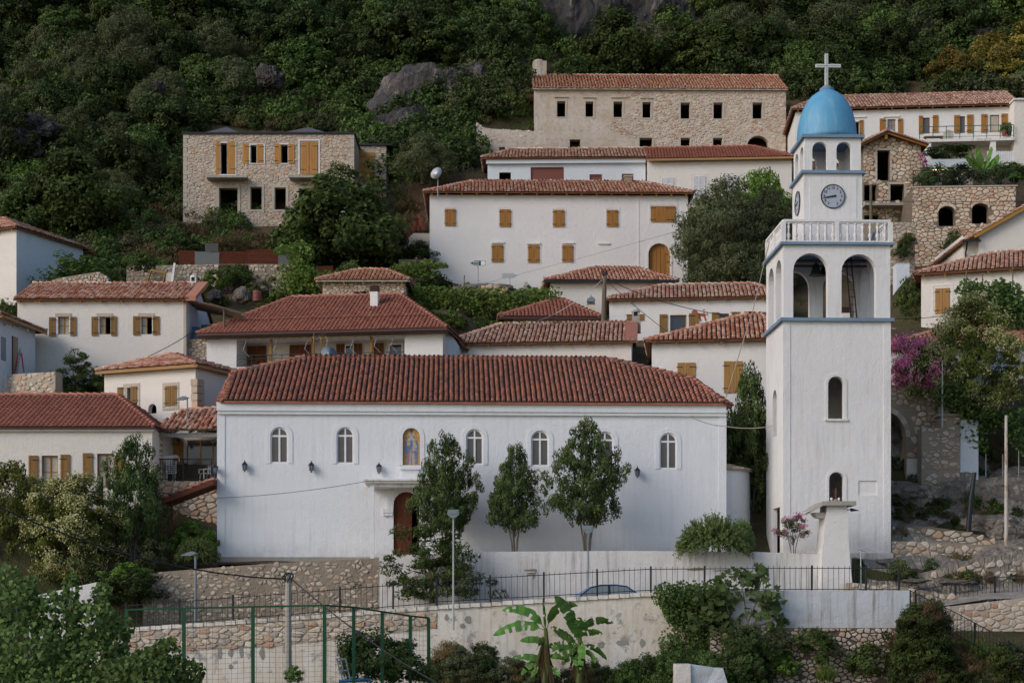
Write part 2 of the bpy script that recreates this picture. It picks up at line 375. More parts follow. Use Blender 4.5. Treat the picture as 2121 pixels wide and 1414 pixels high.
# ------------------------------------------------------------------ walls with openings
def arc_pts(x0, x1, z1, rise, n=10):
    c = (x0+x1)/2; r = (x1-x0)/2
    return [(c-r*math.cos(math.pi*i/n), z1-rise+rise*math.sin(math.pi*i/n)) for i in range(n+1)]
def wall_face(mb, x0, x1, z0, z1, holes, mp, depth=.28):
    """rectangular wall skin with rectangular or arched openings and their reveals; mp(x, d, z) -> local point"""
    xs = sorted({x0, x1, *[v for h in holes for v in (h['x0'], h['x1']) if x0 < v < x1]})
    zs = sorted({z0, z1, *[v for h in holes for v in (h['z0'], h['z1']) if z0 < v < z1]})
    for i in range(len(xs)-1):
        for j in range(len(zs)-1):
            cx = (xs[i]+xs[i+1])/2; cz = (zs[j]+zs[j+1])/2
            if any(h['x0'] < cx < h['x1'] and h['z0'] < cz < h['z1'] for h in holes): continue
            mb.poly([mp(xs[i],0,zs[j]), mp(xs[i+1],0,zs[j]), mp(xs[i+1],0,zs[j+1]), mp(xs[i],0,zs[j+1])])
    for h in holes:
        a, b, c, d = h['x0'], h['x1'], h['z0'], h['z1']; dp = h.get('depth', depth); ri = h.get('rise', 0)
        if ri:
            ap = arc_pts(a, b, d, ri); half = len(ap)//2
            for k in range(len(ap)-1):
                cr = (a, d) if k < half else (b, d)
                mb.poly([mp(ap[k][0],0,ap[k][1]), mp(ap[k+1][0],0,ap[k+1][1]), mp(cr[0],0,cr[1])])
            mb.poly([mp(a,0,d), mp(ap[half][0],0,ap[half][1]), mp(b,0,d)])
            out = [(a, c)]+ap+[(b, c)]
        else: out = [(a,c),(a,d),(b,d),(b,c)]
        for k in range(len(out)):
            p, q = out[k], out[(k+1) % len(out)]
            mb.poly([mp(p[0],0,p[1]), mp(q[0],0,q[1]), mp(q[0],dp,q[1]), mp(p[0],dp,p[1])])

def window(parent, x0, x1, z0, z1, mp, y=.14, rise=0, frame='wood', pane='glass', nx=2, nz=1, fw=.055, name='window', transom=None):
    """frame with mullions as one part, each light of glass a sub-part"""
    mb = MB(); t = .05
    def B(a, b, c, d, y0=y, y1=y+t):
        P = [mp(a,y0,c), mp(b,y0,c), mp(b,y0,d), mp(a,y0,d)]; Q = [mp(a,y1,c), mp(b,y1,c), mp(b,y1,d), mp(a,y1,d)]
        mb.poly(P); 
        for k in range(4): mb.poly([P[k], P[(k+1)%4], Q[(k+1)%4], Q[k]])
    zt = z1-rise
    B(x0, x0+fw, z0, zt); B(x1-fw, x1, z0, zt); B(x0+fw, x1-fw, z0, z0+fw)
    if rise:
        B(x0+fw, x1-fw, zt-fw*.6, zt+fw*.6)
        o = arc_pts(x0, x1, z1, rise); i_ = arc_pts(x0+fw, x1-fw, z1-fw, rise-fw)
        for k in range(len(o)-1): mb.poly([mp(o[k][0],y,o[k][1]), mp(o[k+1][0],y,o[k+1][1]), mp(i_[k+1][0],y,i_[k+1][1]), mp(i_[k][0],y,i_[k][1])])
        B((x0+x1)/2-fw*.5, (x0+x1)/2+fw*.5, zt+fw*.6, z1-fw)
        ztop = zt-fw*.6
    else: B(x0+fw, x1-fw, z1-fw, z1); ztop = z1-fw
    gx = (x1-x0-2*fw); lights = []
    for i in range(nx):
        a = x0+fw+gx*i/nx; b = x0+fw+gx*(i+1)/nx
        if i: B(a-fw*.6, a+fw*.6, z0+fw, ztop, y-.012, y+t)
        for j in range(nz):
            c = z0+fw+(ztop-z0-fw)*j/nz; d = z0+fw+(ztop-z0-fw)*(j+1)/nz
            if j: B(a+(fw*.6 if i else 0), b-(fw*.6 if i < nx-1 else 0), c-.018, c+.018, y+.004, y+t-.004)
            lights.append([(a,c),(b,c),(b,d),(a,d)])
    if rise:
        o = arc_pts(x0+fw, x1-fw, z1-fw, rise-fw); h = len(o)//2
        lights.append([(x0+fw, zt)]+o[:h+1]+[((x0+x1)/2, zt)]); lights.append([((x0+x1)/2, zt)]+o[h:]+[(x1-fw, zt)])
    w = mb.build(name, M[frame], parent)
    for L in lights:
        g = MB(); g.poly([mp(p[0], y+t*.5, p[1]) for p in L]); g.build('pane', M[pane], w)
    return w

def shutter(parent, x0, x1, z0, z1, mp, mat='wood', ang=0.0, hinge='l', y=-.05, n=3, panelled=False, iron=True, louvre=False):
    """one shutter leaf; ang opens it outwards about its hinge side (0 = flat in the given rectangle)"""
    hx = x0 if hinge == 'l' else x1; ca, sa = math.cos(ang), math.sin(ang); sg = 1 if hinge == 'l' else -1
    def q(x, d, z):
        u = (x-hx)*sg; return mp(hx+sg*(u*ca+0), y+d-u*sa, z)
    mb = MB(); w = (x1-x0)/n
    def B(m, a, b, c, d, y0, y1):
        P = [q(a,y0,c), q(b,y0,c), q(b,y0,d), q(a,y0,d)]; Q = [q(a,y1,c), q(b,y1,c), q(b,y1,d), q(a,y1,d)]
        m.poly(P); m.poly(Q[::-1])
        for k in range(4): m.poly([P[k], P[(k+1)%4], Q[(k+1)%4], Q[k]])
    if louvre:
        f = .05
        B(mb, x0, x0+f, z0, z1, 0, .04); B(mb, x1-f, x1, z0, z1, 0, .04)
        for c, d in ((z0, z0+f), (z1-f, z1), ((z0+z1)/2-f/2, (z0+z1)/2+f/2)): B(mb, x0+f, x1-f, c, d, 0, .04)
        B(mb, x0+f, x1-f, z0+f, z1-f, .032, .036)
        k = z0+f
        while k < z1-f-.03: 
            mb.poly([q(x0+f,.005,k), q(x1-f,.005,k), q(x1-f,.03,k+.05), q(x0+f,.03,k+.05)]); k += .055
    elif panelled:
        B(mb, x0, x1, z0, z1, .012, .04); f = (x1-x0)*.2
        B(mb, x0, x0+f, z0, z1, 0, .0115); B(mb, x1-f, x1, z0, z1, 0, .0115)
        for c, d in ((z0, z0+f), (z1-f, z1), ((z0+z1)/2-f/2, (z0+z1)/2+f/2)): B(mb, x0+f, x1-f, c, d, 0, .0115)
    else:
        for i in range(n): B(mb, x0+w*i+.006, x0+w*(i+1)-.006, z0, z1, RNG.uniform(0,.006), .035)
        B(mb, x0+.01, x1-.01, z0+.01, z1-.01, .012, .03)
    s = mb.build('shutter', M[mat], parent)
    if iron:
        m2 = MB(); wd_ = (x1-x0)
        for zz in (z0+(z1-z0)*.14, z0+(z1-z0)*.86):
            if hinge == 'l': B(m2, x0-.06, x0+wd_*.62, zz-.018, zz+.018, -.012, -.003)
            else: B(m2, x1-wd_*.62, x1+.06, zz-.018, zz+.018, -.012, -.003)
        m2.build('strap_hinge', M['iron'], s)
    return s

# ------------------------------------------------------------------ rubble masonry: every stone its own piece
def clip_poly(poly, nx, ny, c):
    out = []; n = len(poly)
    for i in range(n):
        a, b = poly[i], poly[(i+1) % n]; da = a[0]*nx+a[1]*ny-c; db = b[0]*nx+b[1]*ny-c
        if da <= 0: out.append(a)
        if (da < 0 < db) or (db < 0 < da):
            t = da/(da-db); out.append((a[0]+(b[0]-a[0])*t, a[1]+(b[1]-a[1])*t))
    return out
def rubble(parent, x0, x1, z0, z1, mp, size=.35, asp=1.5, mat='stone', gap=.035, skip=None, inside=None, nind=300, proud=(.02,.06), seed=1, jit=.56, name='stone', round_=1, keep=1.0):
    rg = random.Random(seed); sx = size*asp; sz = size
    nx = max(1, int((x1-x0)/sx)); nz = max(1, int((z1-z0)/sz)); sx = (x1-x0)/nx; sz = (z1-z0)/nz
    P = {}
    for j in range(-2, nz+2):
        for i in range(-2, nx+2):
            P[i, j] = (x0+(i+.5+(.5 if j % 2 else 0)+rg.uniform(-jit, jit))*sx, (z0+(j+.5+rg.uniform(-jit, jit))*sz))
    A = sx/sz; stones = []
    for j in range(-1, nz+1):
        for i in range(-1, nx+1):
            c = P[i, j]
            if keep < 1 and rg.random() > keep: continue
            poly = [(x0, z0), (x1, z0), (x1, z1), (x0, z1)]
            for dj in (-2,-1,0,1,2):
                for di in (-2,-1,0,1,2):
                    if (di or dj) and (i+di, j+dj) in P:
                        q = P[i+di, j+dj]; ax = (q[0]-c[0]); az = (q[1]-c[1])*A*A
                        mx = (q[0]+c[0])/2; mz = (q[1]+c[1])/2
                        poly = clip_poly(poly, ax, az, ax*mx+az*mz)
                        if len(poly) < 3: break
                if len(poly) < 3: break
            if len(poly) < 3: continue
            cx = sum(p[0] for p in poly)/len(poly); cz = sum(p[1] for p in poly)/len(poly)
            if skip and any(s[0] < cx < s[1] and s[2] < cz < s[3] for s in skip): continue
            if inside and not inside(cx, cz): continue
            ar = abs(sum(poly[k][0]*poly[(k+1)%len(poly)][1]-poly[(k+1)%len(poly)][0]*poly[k][1] for k in range(len(poly))))/2
            if ar < sx*sz*.12: continue
            for _ in range(round_):
                poly = [p for k in range(len(poly)) for p in ((poly[k][0]*.78+poly[(k+1)%len(poly)][0]*.22, poly[k][1]*.78+poly[(k+1)%len(poly)][1]*.22), (poly[k][0]*.22+poly[(k+1)%len(poly)][0]*.78, poly[k][1]*.22+poly[(k+1)%len(poly)][1]*.78))]
            if len(poly) > 9: poly = poly[::2] if len(poly) > 14 else poly
            stones.append((ar, cx, cz, poly, rg.uniform(*proud), rg.random()))
    stones.sort(key=lambda s: -s[0])
    rest = MB()
    for k, (ar, cx, cz, poly, pr, rv) in enumerate(stones):
        mb = MB() if k < nind else rest
        if k < nind: off = mp(cx, 0, cz)
        mb.rn = rv; R = math.sqrt(ar)
        sh = max(.3, 1-gap/R*1.0)
        ti, tj = rg.uniform(-.25,.25)*pr, rg.uniform(-.25,.25)*pr
        o = [(cx+(p[0]-cx)*sh, cz+(p[1]-cz)*sh) for p in poly]; f = [(cx+(p[0]-cx)*sh*.80, cz+(p[1]-cz)*sh*.80) for p in poly]
        def pp(x, d, z):
            v = Vector(mp(x, d, z)); return v-Vector(off) if k < nind else v
        n = len(o); ia = [mb.pt(pp(p[0], .01, p[1])) for p in o]; ib = [mb.pt(pp(p[0], -pr-ti*(p[0]-cx)/R-tj*(p[1]-cz)/R, p[1])) for p in f]
        for t in range(n): mb.face((ia[t], ia[(t+1)%n], ib[(t+1)%n], ib[t]))
        mb.face(ib)
        if k < nind:
            ob = mb.build(name, M[mat], parent, rnd=False); ob.location = off
    if len(stones) > nind: rest.build('stones', M[mat], parent, kind='stuff', rnd=True)

# ------------------------------------------------------------------ tiled roofs
def tile_proto(w, h, ln, seg=4):
    V = []; 
    for y, ww, lift in ((0, w, .055), (ln, w*.78, -.012)):
        for k in range(seg+1):
            t = math.pi*k/seg; V.append((-math.cos(t)*ww/2, y, lift+math.sin(t)*h))
    # thickness lip at the low end
    for k in range(seg+1):
        t = math.pi*k/seg; V.append((-math.cos(t)*(w/2-.02), .004, .055+math.sin(t)*(h-.02)-.004))
    s = seg+1; Q = [(k, k+1, s+k+1, s+k) for k in range(seg)]; Q += [(k+1, k, 2*s+k, 2*s+k+1) for k in range(seg)]
    Q += [(2*s+1, 2*s, 2*s+4, 2*s+3)] if seg == 4 else []
    return np.array(V), np.array(Q)
PROTO = {}
def tiles(parent, poly, mat, sp=.24, row=.36, w=.19, h=.085, nind=0, seed=1, inset=.05, jit=.012, deck='deck_dark', thick=.09, under='wood_brown', do_deck=True):  # brown default for under paints the eave shadow into deck edge and underside
    rg = np.random.default_rng(seed); P = [Vector(p) for p in poly]
    n = (P[1]-P[0]).cross(P[2]-P[1]).normalized()
    if n.z < 0: n = -n; P = P[::-1]
    up = (Vector((0,0,1))-n*n.z).normalized(); e = up.cross(n).normalized(); o = P[0]
    A = [((p-o).dot(e), (p-o).dot(up)) for p in P]
    if do_deck:
        mb = MB(); mb.mi = 0; mb.poly(P); mb.mi = 1; lo = [p-Vector((0,0,thick)) for p in P]; mb.poly(lo[::-1])
        for k in range(len(P)): mb.poly([lo[k], lo[(k+1)%len(P)], P[(k+1)%len(P)], P[k]])
        mb.build('roof_deck', [M[deck], M[under]], parent)
    a0, a1 = min(a for a, b in A), max(a for a, b in A); b0, b1 = min(b for a, b in A), max(b for a, b in A)
    nc = max(1, round((a1-a0)/sp)); spc = (a1-a0)/nc
    def inside(a, b):
        r = False; m = len(A)
        for k in range(m):
            p, q = A[k], A[(k+1) % m]
            if (p[1] > b) != (q[1] > b) and a < p[0]+(b-p[1])*(q[0]-p[0])/(q[1]-p[1]): r = not r
        return r
    pos = []; nr = int((b1-b0)/row)+1
    for j in range(nr):
        b = b0-.05+j*row
        for i in range(nc):
            a = a0+(i+.5)*spc
            if inside(a, b+row*.5 if j else b+row*.6): pos.append((a+rg.normal()*jit, b+rg.normal()*jit*1.5, rg.normal()*.02))
    key = (w, h, row)
    if key not in PROTO: PROTO[key] = (tile_proto(w, h, row*1.18), {})
    (V, Q), cache = PROTO[key]
    if mat not in cache: cache[mat] = np_mesh('tile', V, Q, M[mat])
    me = cache[mat]
    nind = min(nind, len(pos))
    for a, b, t in pos[:nind]:
        ob = link('tile', me, parent); x = (e+up*t).normalized(); y = n.cross(x)
        c = o+e*a+up*b+n*.012
        ob.matrix_local = Matrix(((x.x,y.x,n.x,c.x),(x.y,y.y,n.y,c.y),(x.z,y.z,n.z,c.z),(0,0,0,1)))
    rest = pos[nind:]
    if rest:
        Ra = np.array(rest); E = np.array(e); U = np.array(up); Nn = np.array(n); O = np.array(o)
        C = O+Ra[:, :1]*E+Ra[:, 1:2]*U+Nn*.012
        X = E+U*Ra[:, 2:3]; Yv = U-E*Ra[:, 2:3]
        VV = C[:, None, :]+V[None, :, 0:1]*X[:, None, :]+V[None, :, 1:2]*Yv[:, None, :]+V[None, :, 2:3]*Nn
        QQ = Q[None]+(np.arange(len(rest))*len(V))[:, None, None]
        r = np.repeat(rg.random(len(rest)), len(Q))
        m2 = np_mesh('tiles', VV.reshape(-1, 3), QQ.reshape(-1, 4), M[mat], r)
        tag(link('tiles', m2, parent), kind='stuff')
def caps(parent, p, q, mat, r=.12, step=.38, bed='ridge_mortar', rise=.02):
    p = Vector(p); q = Vector(q); L = (q-p).length; n = max(1, round(L/step)); d = (q-p)/n; u = d.normalized()
    side = u.cross(Vector((0,0,1))).normalized(); up = side.cross(u).normalized()
    key = ('cap', round(r, 3), mat)
    if key not in PROTO:
        V, Q = tile_proto(2*r, r*.95, step*1.12); PROTO[key] = np_mesh('ridge_tile', V, Q, M[mat])
    me = PROTO[key]
    for i in range(n):
        c = p+d*i+up*(rise+RNG.uniform(-.01,.01)); ob = link('ridge_tile', me, parent)
        ob.matrix_local = Matrix(((side.x,u.x,up.x,c.x),(side.y,u.y,up.y,c.y),(side.z,u.z,up.z,c.z),(0,0,0,1)))
    mb = MB(); w = r*1.25
    mb.poly([p-side*w*1.15-up*.05, p+up*(.045+rise), q+up*(.045+rise), q-side*w*1.15-up*.05]); mb.poly([p+up*(.045+rise), p+side*w*1.15-up*.05, q+side*w*1.15-up*.05, q+up*(.045+rise)])
    mb.build('mortar_bed', M[bed], parent)

ROOF = dict(old=dict(mat='tile_old', deck='deck_dark'), mix=dict(mat='tile_mix', deck='deck_dark'), bright=dict(mat='tile_bright', deck='deck_dark', under='mortar_pale'),
            new=dict(mat='tile_new', deck='deck_red', under='brown_gutter', w=.20, h=.06, row=.33, sp=.225, jit=.004), church=dict(mat='tile_church', deck='deck_dark', under='tile_church', w=.175, h=.09, row=.33, sp=.235, jit=.006))

class House:
    def __init__(s, name, label, cat, xl, base, Y, deg, xr, eave, depth, group=None, sink=3.0):
        s.fr = Fr(xl, base, Y, deg); s.t = thing(name, label, cat, s.fr.o, s.fr.a, group)
        s.w = s.fr.uv(xr, base)[0]; s.h = s.fr.uv(xl, eave)[1]; s.d = depth; s.sink = sink; s.holes = []; s.xbl = 0.; s.xbr = s.w
        s.mp = lambda x, d, z: (x, d, z)
    def rc(s, a, b, c, d, y=0.):
        """pixel rectangle on the front (left, top, right, bottom) -> x0, x1, z0, z1"""
        x0, z1 = s.fr.uv(a, b, y); x1, z0 = s.fr.uv(c, d, y); z1b = s.fr.uv(c, b, y)[1]; z0b = s.fr.uv(a, d, y)[1]
        return x0, x1, (z0+z0b)/2, (z1+z1b)/2
    def hole(s, px, rise=0., depth=.28):
        x0, x1, z0, z1 = s.rc(*px); h = dict(x0=x0, x1=x1, z0=z0, z1=z1, rise=(x1-x0)/2*rise if rise else 0, depth=depth); s.holes.append(h); return h
    def walls(s, mat, gable_l=None, gable_r=None, side=None, back=True, front=True):
        mb = MB()
        if front: wall_face(mb, 0, s.w, -s.sink, s.h, s.holes, s.mp)
        else: pass
        fr_ = mb.build('wall', M[mat], s.t)
        m2 = MB()
        for x, xb, g in ((0, s.xbl, gable_l), (s.w, s.xbr, gable_r)):
            pts = [(x,0.003,-s.sink),(xb,s.d,-s.sink),(xb,s.d,s.h)]
            if g: pts.append((x+(xb-x)*g[0]/s.d, g[0], g[1]))
            pts.append((x,0.003,s.h)); m2.poly(pts if x else pts[::-1])
        m2.poly([(s.xbl,s.d,-s.sink),(s.xbr,s.d,-s.sink),(s.xbr,s.d,s.h),(s.xbl,s.d,s.h)])
        m2.poly([(0.,0.,s.h-.02),(s.w,0.,s.h-.02),(s.xbr,s.d,s.h-.02),(s.xbl,s.d,s.h-.02)])
        m2.build('wall', M[side or mat], s.t); return fr_
    def roof(s, kind, eave_px, ridge_l, ridge_r, ry, oh=.3, hip=(True, True), ohs=None, nind=300, rafters=True, flip=False, caps_=True, fascia=None, raft_mat='rafter', yb=None, **kw):
        """eave_px: pixel row of the front tile edge (at the left end); ridge_l/r: pixels of the ridge ends; ry: ridge depth"""
        fr = s.fr; ohs = oh if ohs is None else ohs; yb = s.d+oh if yb is None else yb
        ze = fr.uv(eave_px[0], eave_px[1], -oh)[1]; xa = -ohs; xb = s.w+ohs
        r0 = fr.uv(*ridge_l, ry); r1 = fr.uv(*ridge_r, ry); zr = (r0[1]+r1[1])/2
        rx0, rx1 = (r0[0] if hip[0] else xa), (r1[0] if hip[1] else xb)
        bl, br = xa+s.xbl, xb+s.xbr-s.w
        rf = link('roof', None, s.t); o = ROOF[kind]; kw = {**o, **kw}; mat = kw.pop('mat'); k2 = {k: v for k, v in kw.items()}
        A, B, C, D = (xa,-oh,ze), (xb,-oh,ze), (br,yb,ze), (bl,yb,ze); R0, R1 = (rx0,ry,zr), (rx1,ry,zr)
        tiles(rf, [A, B, R1, R0], mat, nind=nind, seed=abs(int(fr.o.x*10))+3, **k2)
        tiles(rf, [C, D, R0, R1], mat, nind=0, seed=5, **k2)
        if hip[0]: tiles(rf, [D, A, R0], mat, nind=0, seed=6, **k2)
        if hip[1]: tiles(rf, [B, C, R1], mat, nind=0, seed=7, **k2)
        if caps_:
            if (Vector(R1)-Vector(R0)).length > .3: caps(rf, R0, R1, mat)
            if hip[0]: caps(rf, A, R0, mat); caps(rf, D, R0, mat)
            if hip[1]: caps(rf, B, R1, mat); caps(rf, C, R1, mat)
        s.R0, s.R1, s.ze, s.zr, s.ry, s.rf = R0, R1, ze, zr, ry, rf
        if rafters:
            n = max(2, int(s.w/.95)); sl = (zr-ze)/(ry+oh)
            for i in range(n):
                x = .15+(s.w-.3)*i/(n-1); mb = MB(); mb.bar((x,-oh+.02,ze-.15), (x,.15,ze-.15+sl*(oh+.15)), .09, .09); mb.build('rafter_end', M[raft_mat], s.t)
        if fascia:
            mb = MB(); mb.box(xa, xb, -oh-.03, -oh-.002, ze-.16, ze-.01); mb.box(xb-.001, xb+.03, -oh, yb, ze-.16, ze-.01); mb.build('fascia', M[fascia], s.t)
        return rf
    def band(s, px, mat='white', y=-.02, name='window_surround', t=.12, rise=False, cut=None):
        """raised plaster frame around an opening (rectangle in pixels), drawn as a ring t wide"""
        x0, x1, z0, z1 = s.rc(*px); mb = MB()
        mb.box(x0-t, x0, y, .002, z0-t*.6, z1+t); mb.box(x1, x1+t, y, .002, z0-t*.6, z1+t); mb.box(x0, x1, y, .002, z1, z1+t); mb.box(x0, x1, y, .002, z0-t*.6, z0)
        return mb.build(name, M[mat], s.t)
    def lintel(s, px, mat='old'):
        x0, x1, z0, z1 = s.rc(*px); mb = MB(); mb.box(x0, x1, -.09, .002, z0, max(z1, z0+.06)); return mb.build('lintel', M[mat], s.t)

def ring_arch(parent, x0, x1, z0, z1, rise, t, mat, y=-.03, mp=None, name='surround', foot=True):
    mp = mp or (lambda a, b, c: (a, b, c)); mb = MB()
    i_ = [(x0, z0)]+arc_pts(x0, x1, z1, rise, 14)+[(x1, z0)]; o = [(x0-t, z0)]+arc_pts(x0-t, x1+t, z1+t, rise+t, 14)+[(x1+t, z0)]
    for k in range(len(o)-1):
        mb.poly([mp(o[k][0],y,o[k][1]), mp(o[k+1][0],y,o[k+1][1]), mp(i_[k+1][0],y,i_[k+1][1]), mp(i_[k][0],y,i_[k][1])])
        mb.poly([mp(o[k][0],y,o[k][1]), mp(o[k+1][0],y,o[k+1][1]), mp(o[k+1][0],.0,o[k+1][1]), mp(o[k][0],.0,o[k][1])])
        mb.poly([mp(i_[k][0],y,i_[k][1]), mp(i_[k+1][0],y,i_[k+1][1]), mp(i_[k+1][0],.0,i_[k+1][1]), mp(i_[k][0],.0,i_[k][1])])
    return mb.build(name, M[mat], parent)

def text_mesh(txt, size, mat, parent, mtx, extrude=.004, align='CENTER', name='lettering'):
    cu = bpy.data.curves.new('t', 'FONT'); cu.body = txt; cu.size = size; cu.align_x = align; cu.align_y = 'CENTER'; cu.extrude = extrude; cu.resolution_u = 3; cu.offset = size*.02
    o = bpy.data.objects.new('t', cu); COL.objects.link(o); dg = bpy.context.evaluated_depsgraph_get()
    me = bpy.data.meshes.new_from_object(o.evaluated_get(dg)); bpy.data.objects.remove(o); bpy.data.curves.remove(cu)
    me.materials.clear(); me.materials.append(M[mat]); ob = link(name, me, parent); ob.matrix_local = mtx; return ob
FRONT = Matrix(((1,0,0,0),(0,0,-1,0),(0,1,0,0),(0,0,0,1)))     # xy plane -> facade plane facing -y

# ------------------------------------------------------------------ terrain
BY = np.array([66.5, 67.4, 73, 84, 95, 105, 115, 125, 160, 220, 320]); BZ = np.array([1.4, 1.6, 2.2, 10.5, 16., 20.5, 27.5, 34.5, 64., 112., 150.])
# control points: pixel and distance of places where the ground is known
CP = [(35,660,95),(140,640,97),(30,815,83.6),(390,800,83.6),(60,1030,71.5),(330,1030,71.5),(430,830,83),(900,800,82),(430,900,77.5),(230,905,77.5),
      (450,1168,70),(600,1172,68.3),(750,1172,68.6),(900,1168,68.3),(700,1168,70),(350,1185,68.3),(350,1165,71),(1000,1160,71),(1500,1150,72.5),(1580,1150,72),(1000,810,82.5),(1300,800,82.5),(950,770,87),(1340,765,87),(1345,920,78.8),(1590,920,78.8),(1060,700,91),(1230,700,91),
      (1260,720,92),(1600,715,92),(1690,700,94),(1140,668,97),(1400,640,97),(885,612,104.5),(1435,612,104.5),(1150,612,104.5),
      (990,415,114),(1640,420,114),(1107,330,124),(1628,335,124),(1370,335,124),(1240,335,123),(1500,335,123),(1370,345,120),(975,350,119),(380,470,114.5),(560,475,114.5),(735,475,114.5),(820,480,116),
      (300,560,102),(600,560,102),(300,655,95),(600,650,95),(150,620,97),(700,560,103),(850,560,103),(850,680,94.5),(1100,670,94.5),(660,650,91),(900,650,91),
      (1650,350,117),(2121,345,117),(1790,485,107.5),(1900,490,107.5),(1890,560,103),(2121,560,103),(1990,560,92),(2121,550,92),(1895,710,85),(2121,720,84),
      (1840,870,79),(2121,880,79),(1850,800,80),(1860,1010,76.5),(1950,1000,76.5),(2121,1005,78),(1860,1100,71.5),(1900,1150,70),(2050,1110,73),(2121,1060,74),(1700,1155,69.5),(1950,1200,68.5),(2121,1200,69.5),
      (1850,1165,70.5),(2060,1125,72.2),(2000,1085,74),(1900,1050,75.8),(100,480,106),(0,480,106),(250,500,106),(1100,170,130),(900,300,124)]
CW = np.array([tuple(W(*c)) for c in CP]); CR = CW[:, 2]-np.interp(CW[:, 1], BY, BZ)
XW = [0]*len(CP)
EX = np.array([(x, y, 0.) for y in (135, 150, 170, 200, 250) for x in range(-90, 91, 20)]); CA = np.vstack([np.column_stack([CW[:, :2], CR]), EX])
def street_z(X): return np.interp(X, [-20, -14.5, -3, 5.3, 15, 40], [-1.5, -1.0, -.12, .24, .34, .6])
def ter(X, Y):
    X = np.asarray(X, float); Y = np.asarray(Y, float); sh = X.shape; x = X.ravel(); y = Y.ravel()
    out = np.zeros(len(x))
    for i in range(0, len(x), 20000):
        xx, yy = x[i:i+20000], y[i:i+20000]
        d2 = (xx[:, None]-CA[None, :, 0])**2+(1.6*(yy[:, None]-CA[None, :, 1]))**2+.3
        w = 1/d2**1.9; out[i:i+20000] = (w*CA[None, :, 2]).sum(1)/w.sum(1)
    z = np.interp(y, BY, BZ)+out
    up = y > 127; z += up*np.clip((y-127)/8, 0, 1)*(.9*np.sin(x*.23+y*.11)+.4*np.sin(x*.61-y*.3))
    z = np.where(y < 67.2, street_z(x)-.98, z)
    z = np.where((y < 62.2), -6.0, z)
    z = np.where((y < 67.2) & (x > 16.9), np.interp(y, [56, 59.5, 61.5, 64, 66.9], [-6, -4.2, -2.2, -.8, -.2]), z)
    return z.reshape(sh)
def hit(px, py, Y0=66., Y1=200., step=.25):
    Y = np.arange(Y0, Y1, step); X = (px-CX)*Y/F; Z = (YH-py)*Y/F; k = np.nonzero(ter(X, Y) > Z)[0]
    if len(k) == 0: return None
    y = Y[k[0]]; return Vector(((px-CX)*y/F, y, float(ter(np.array([(px-CX)*y/F]), np.array([y]))[0])))
def tz(x, y): return float(ter(np.array([x]), np.array([y]))[0])
gx = np.concatenate([np.arange(-160, -50, 6.), np.arange(-50, 50.1, .55), np.arange(56, 161, 6.)])
gy = np.concatenate([np.arange(-60, 56, 6.), [59, 60, 61, 62.18, 62.22, 63, 65, 66.3, 67.18, 67.22], np.arange(67.6, 150, .55), np.arange(152, 320, 5.)])
GX, GY = np.meshgrid(gx, gy); GZ = ter(GX, GY)
_m = (GY > 84) & (GY < 152) & (abs(GX) < 50)
nz = np.array([noise.fractal(Vector((a*.30, b*.30, 0)), 1.0, 2.1, 6) if q else 0. for a, b, q in zip(GX.ravel(), GY.ravel(), _m.ravel())]).reshape(GX.shape)
GZ = GZ+nz*np.where(GY > 130, 1.3, .12)*_m
V = np.column_stack([GX.ravel(), GY.ravel(), GZ.ravel()]); nxg = len(gx); I = np.arange(len(gy)*nxg).reshape(len(gy), nxg)
Q = np.stack([I[:-1, :-1].ravel(), I[:-1, 1:].ravel(), I[1:, 1:].ravel(), I[1:, :-1].ravel()], 1)
tag(link('ground', np_mesh('ground', V, Q, M['ground'], smooth=True)), kind='structure')
mb_x = np.arange(15.2, 30, .28); mb_y = np.arange(64.2, 78.5, .28); BX_, BY_ = np.meshgrid(mb_x, mb_y); BZ_ = ter(BX_, BY_)+.05+np.array([noise.fractal(Vector((a*.9, b*.9, 3)), 1., 2.1, 5) for a, b in zip(BX_.ravel(), BY_.ravel())]).reshape(BX_.shape)*.16
_I = np.arange(BX_.size).reshape(BX_.shape); tag(link('rocky_bank', np_mesh('rocky_bank', np.column_stack([BX_.ravel(), BY_.ravel(), BZ_.ravel()]), np.stack([_I[:-1,:-1].ravel(), _I[:-1,1:].ravel(), _I[1:,1:].ravel(), _I[1:,:-1].ravel()], 1), M['dust'], smooth=True)), kind='structure')
# the street on its shelf between the two retaining walls
mb = MB(); xs = np.arange(-24, 16.8, 1.)
for a, b in zip(xs[:-1], xs[1:]):
    mb.poly([(a,62.05,street_z(a)-.95),(b,62.05,street_z(b)-.95),(b,66.9,street_z(b)-.95),(a,66.9,street_z(a)-.95)])
tag(mb.build('road', M['asphalt']), kind='structure')

mb = MB(); _xs = [(452,1.50),(600,1.52),(786,1.62),(1000,1.80),(1300,1.86),(1620,1.92)]
for (a, za_), (b, zb_) in zip(_xs[:-1], _xs[1:]):
    A_, B_ = (a-CX)*67.5/F, (b-CX)*67.5/F; mb.poly([(A_,67.46,za_),(B_,67.46,zb_),(B_*1.05,71.9,zb_+.02),(A_*1.05,71.2,za_+.02)])
tag(mb.build('pavement', M['dressed']), kind='structure')
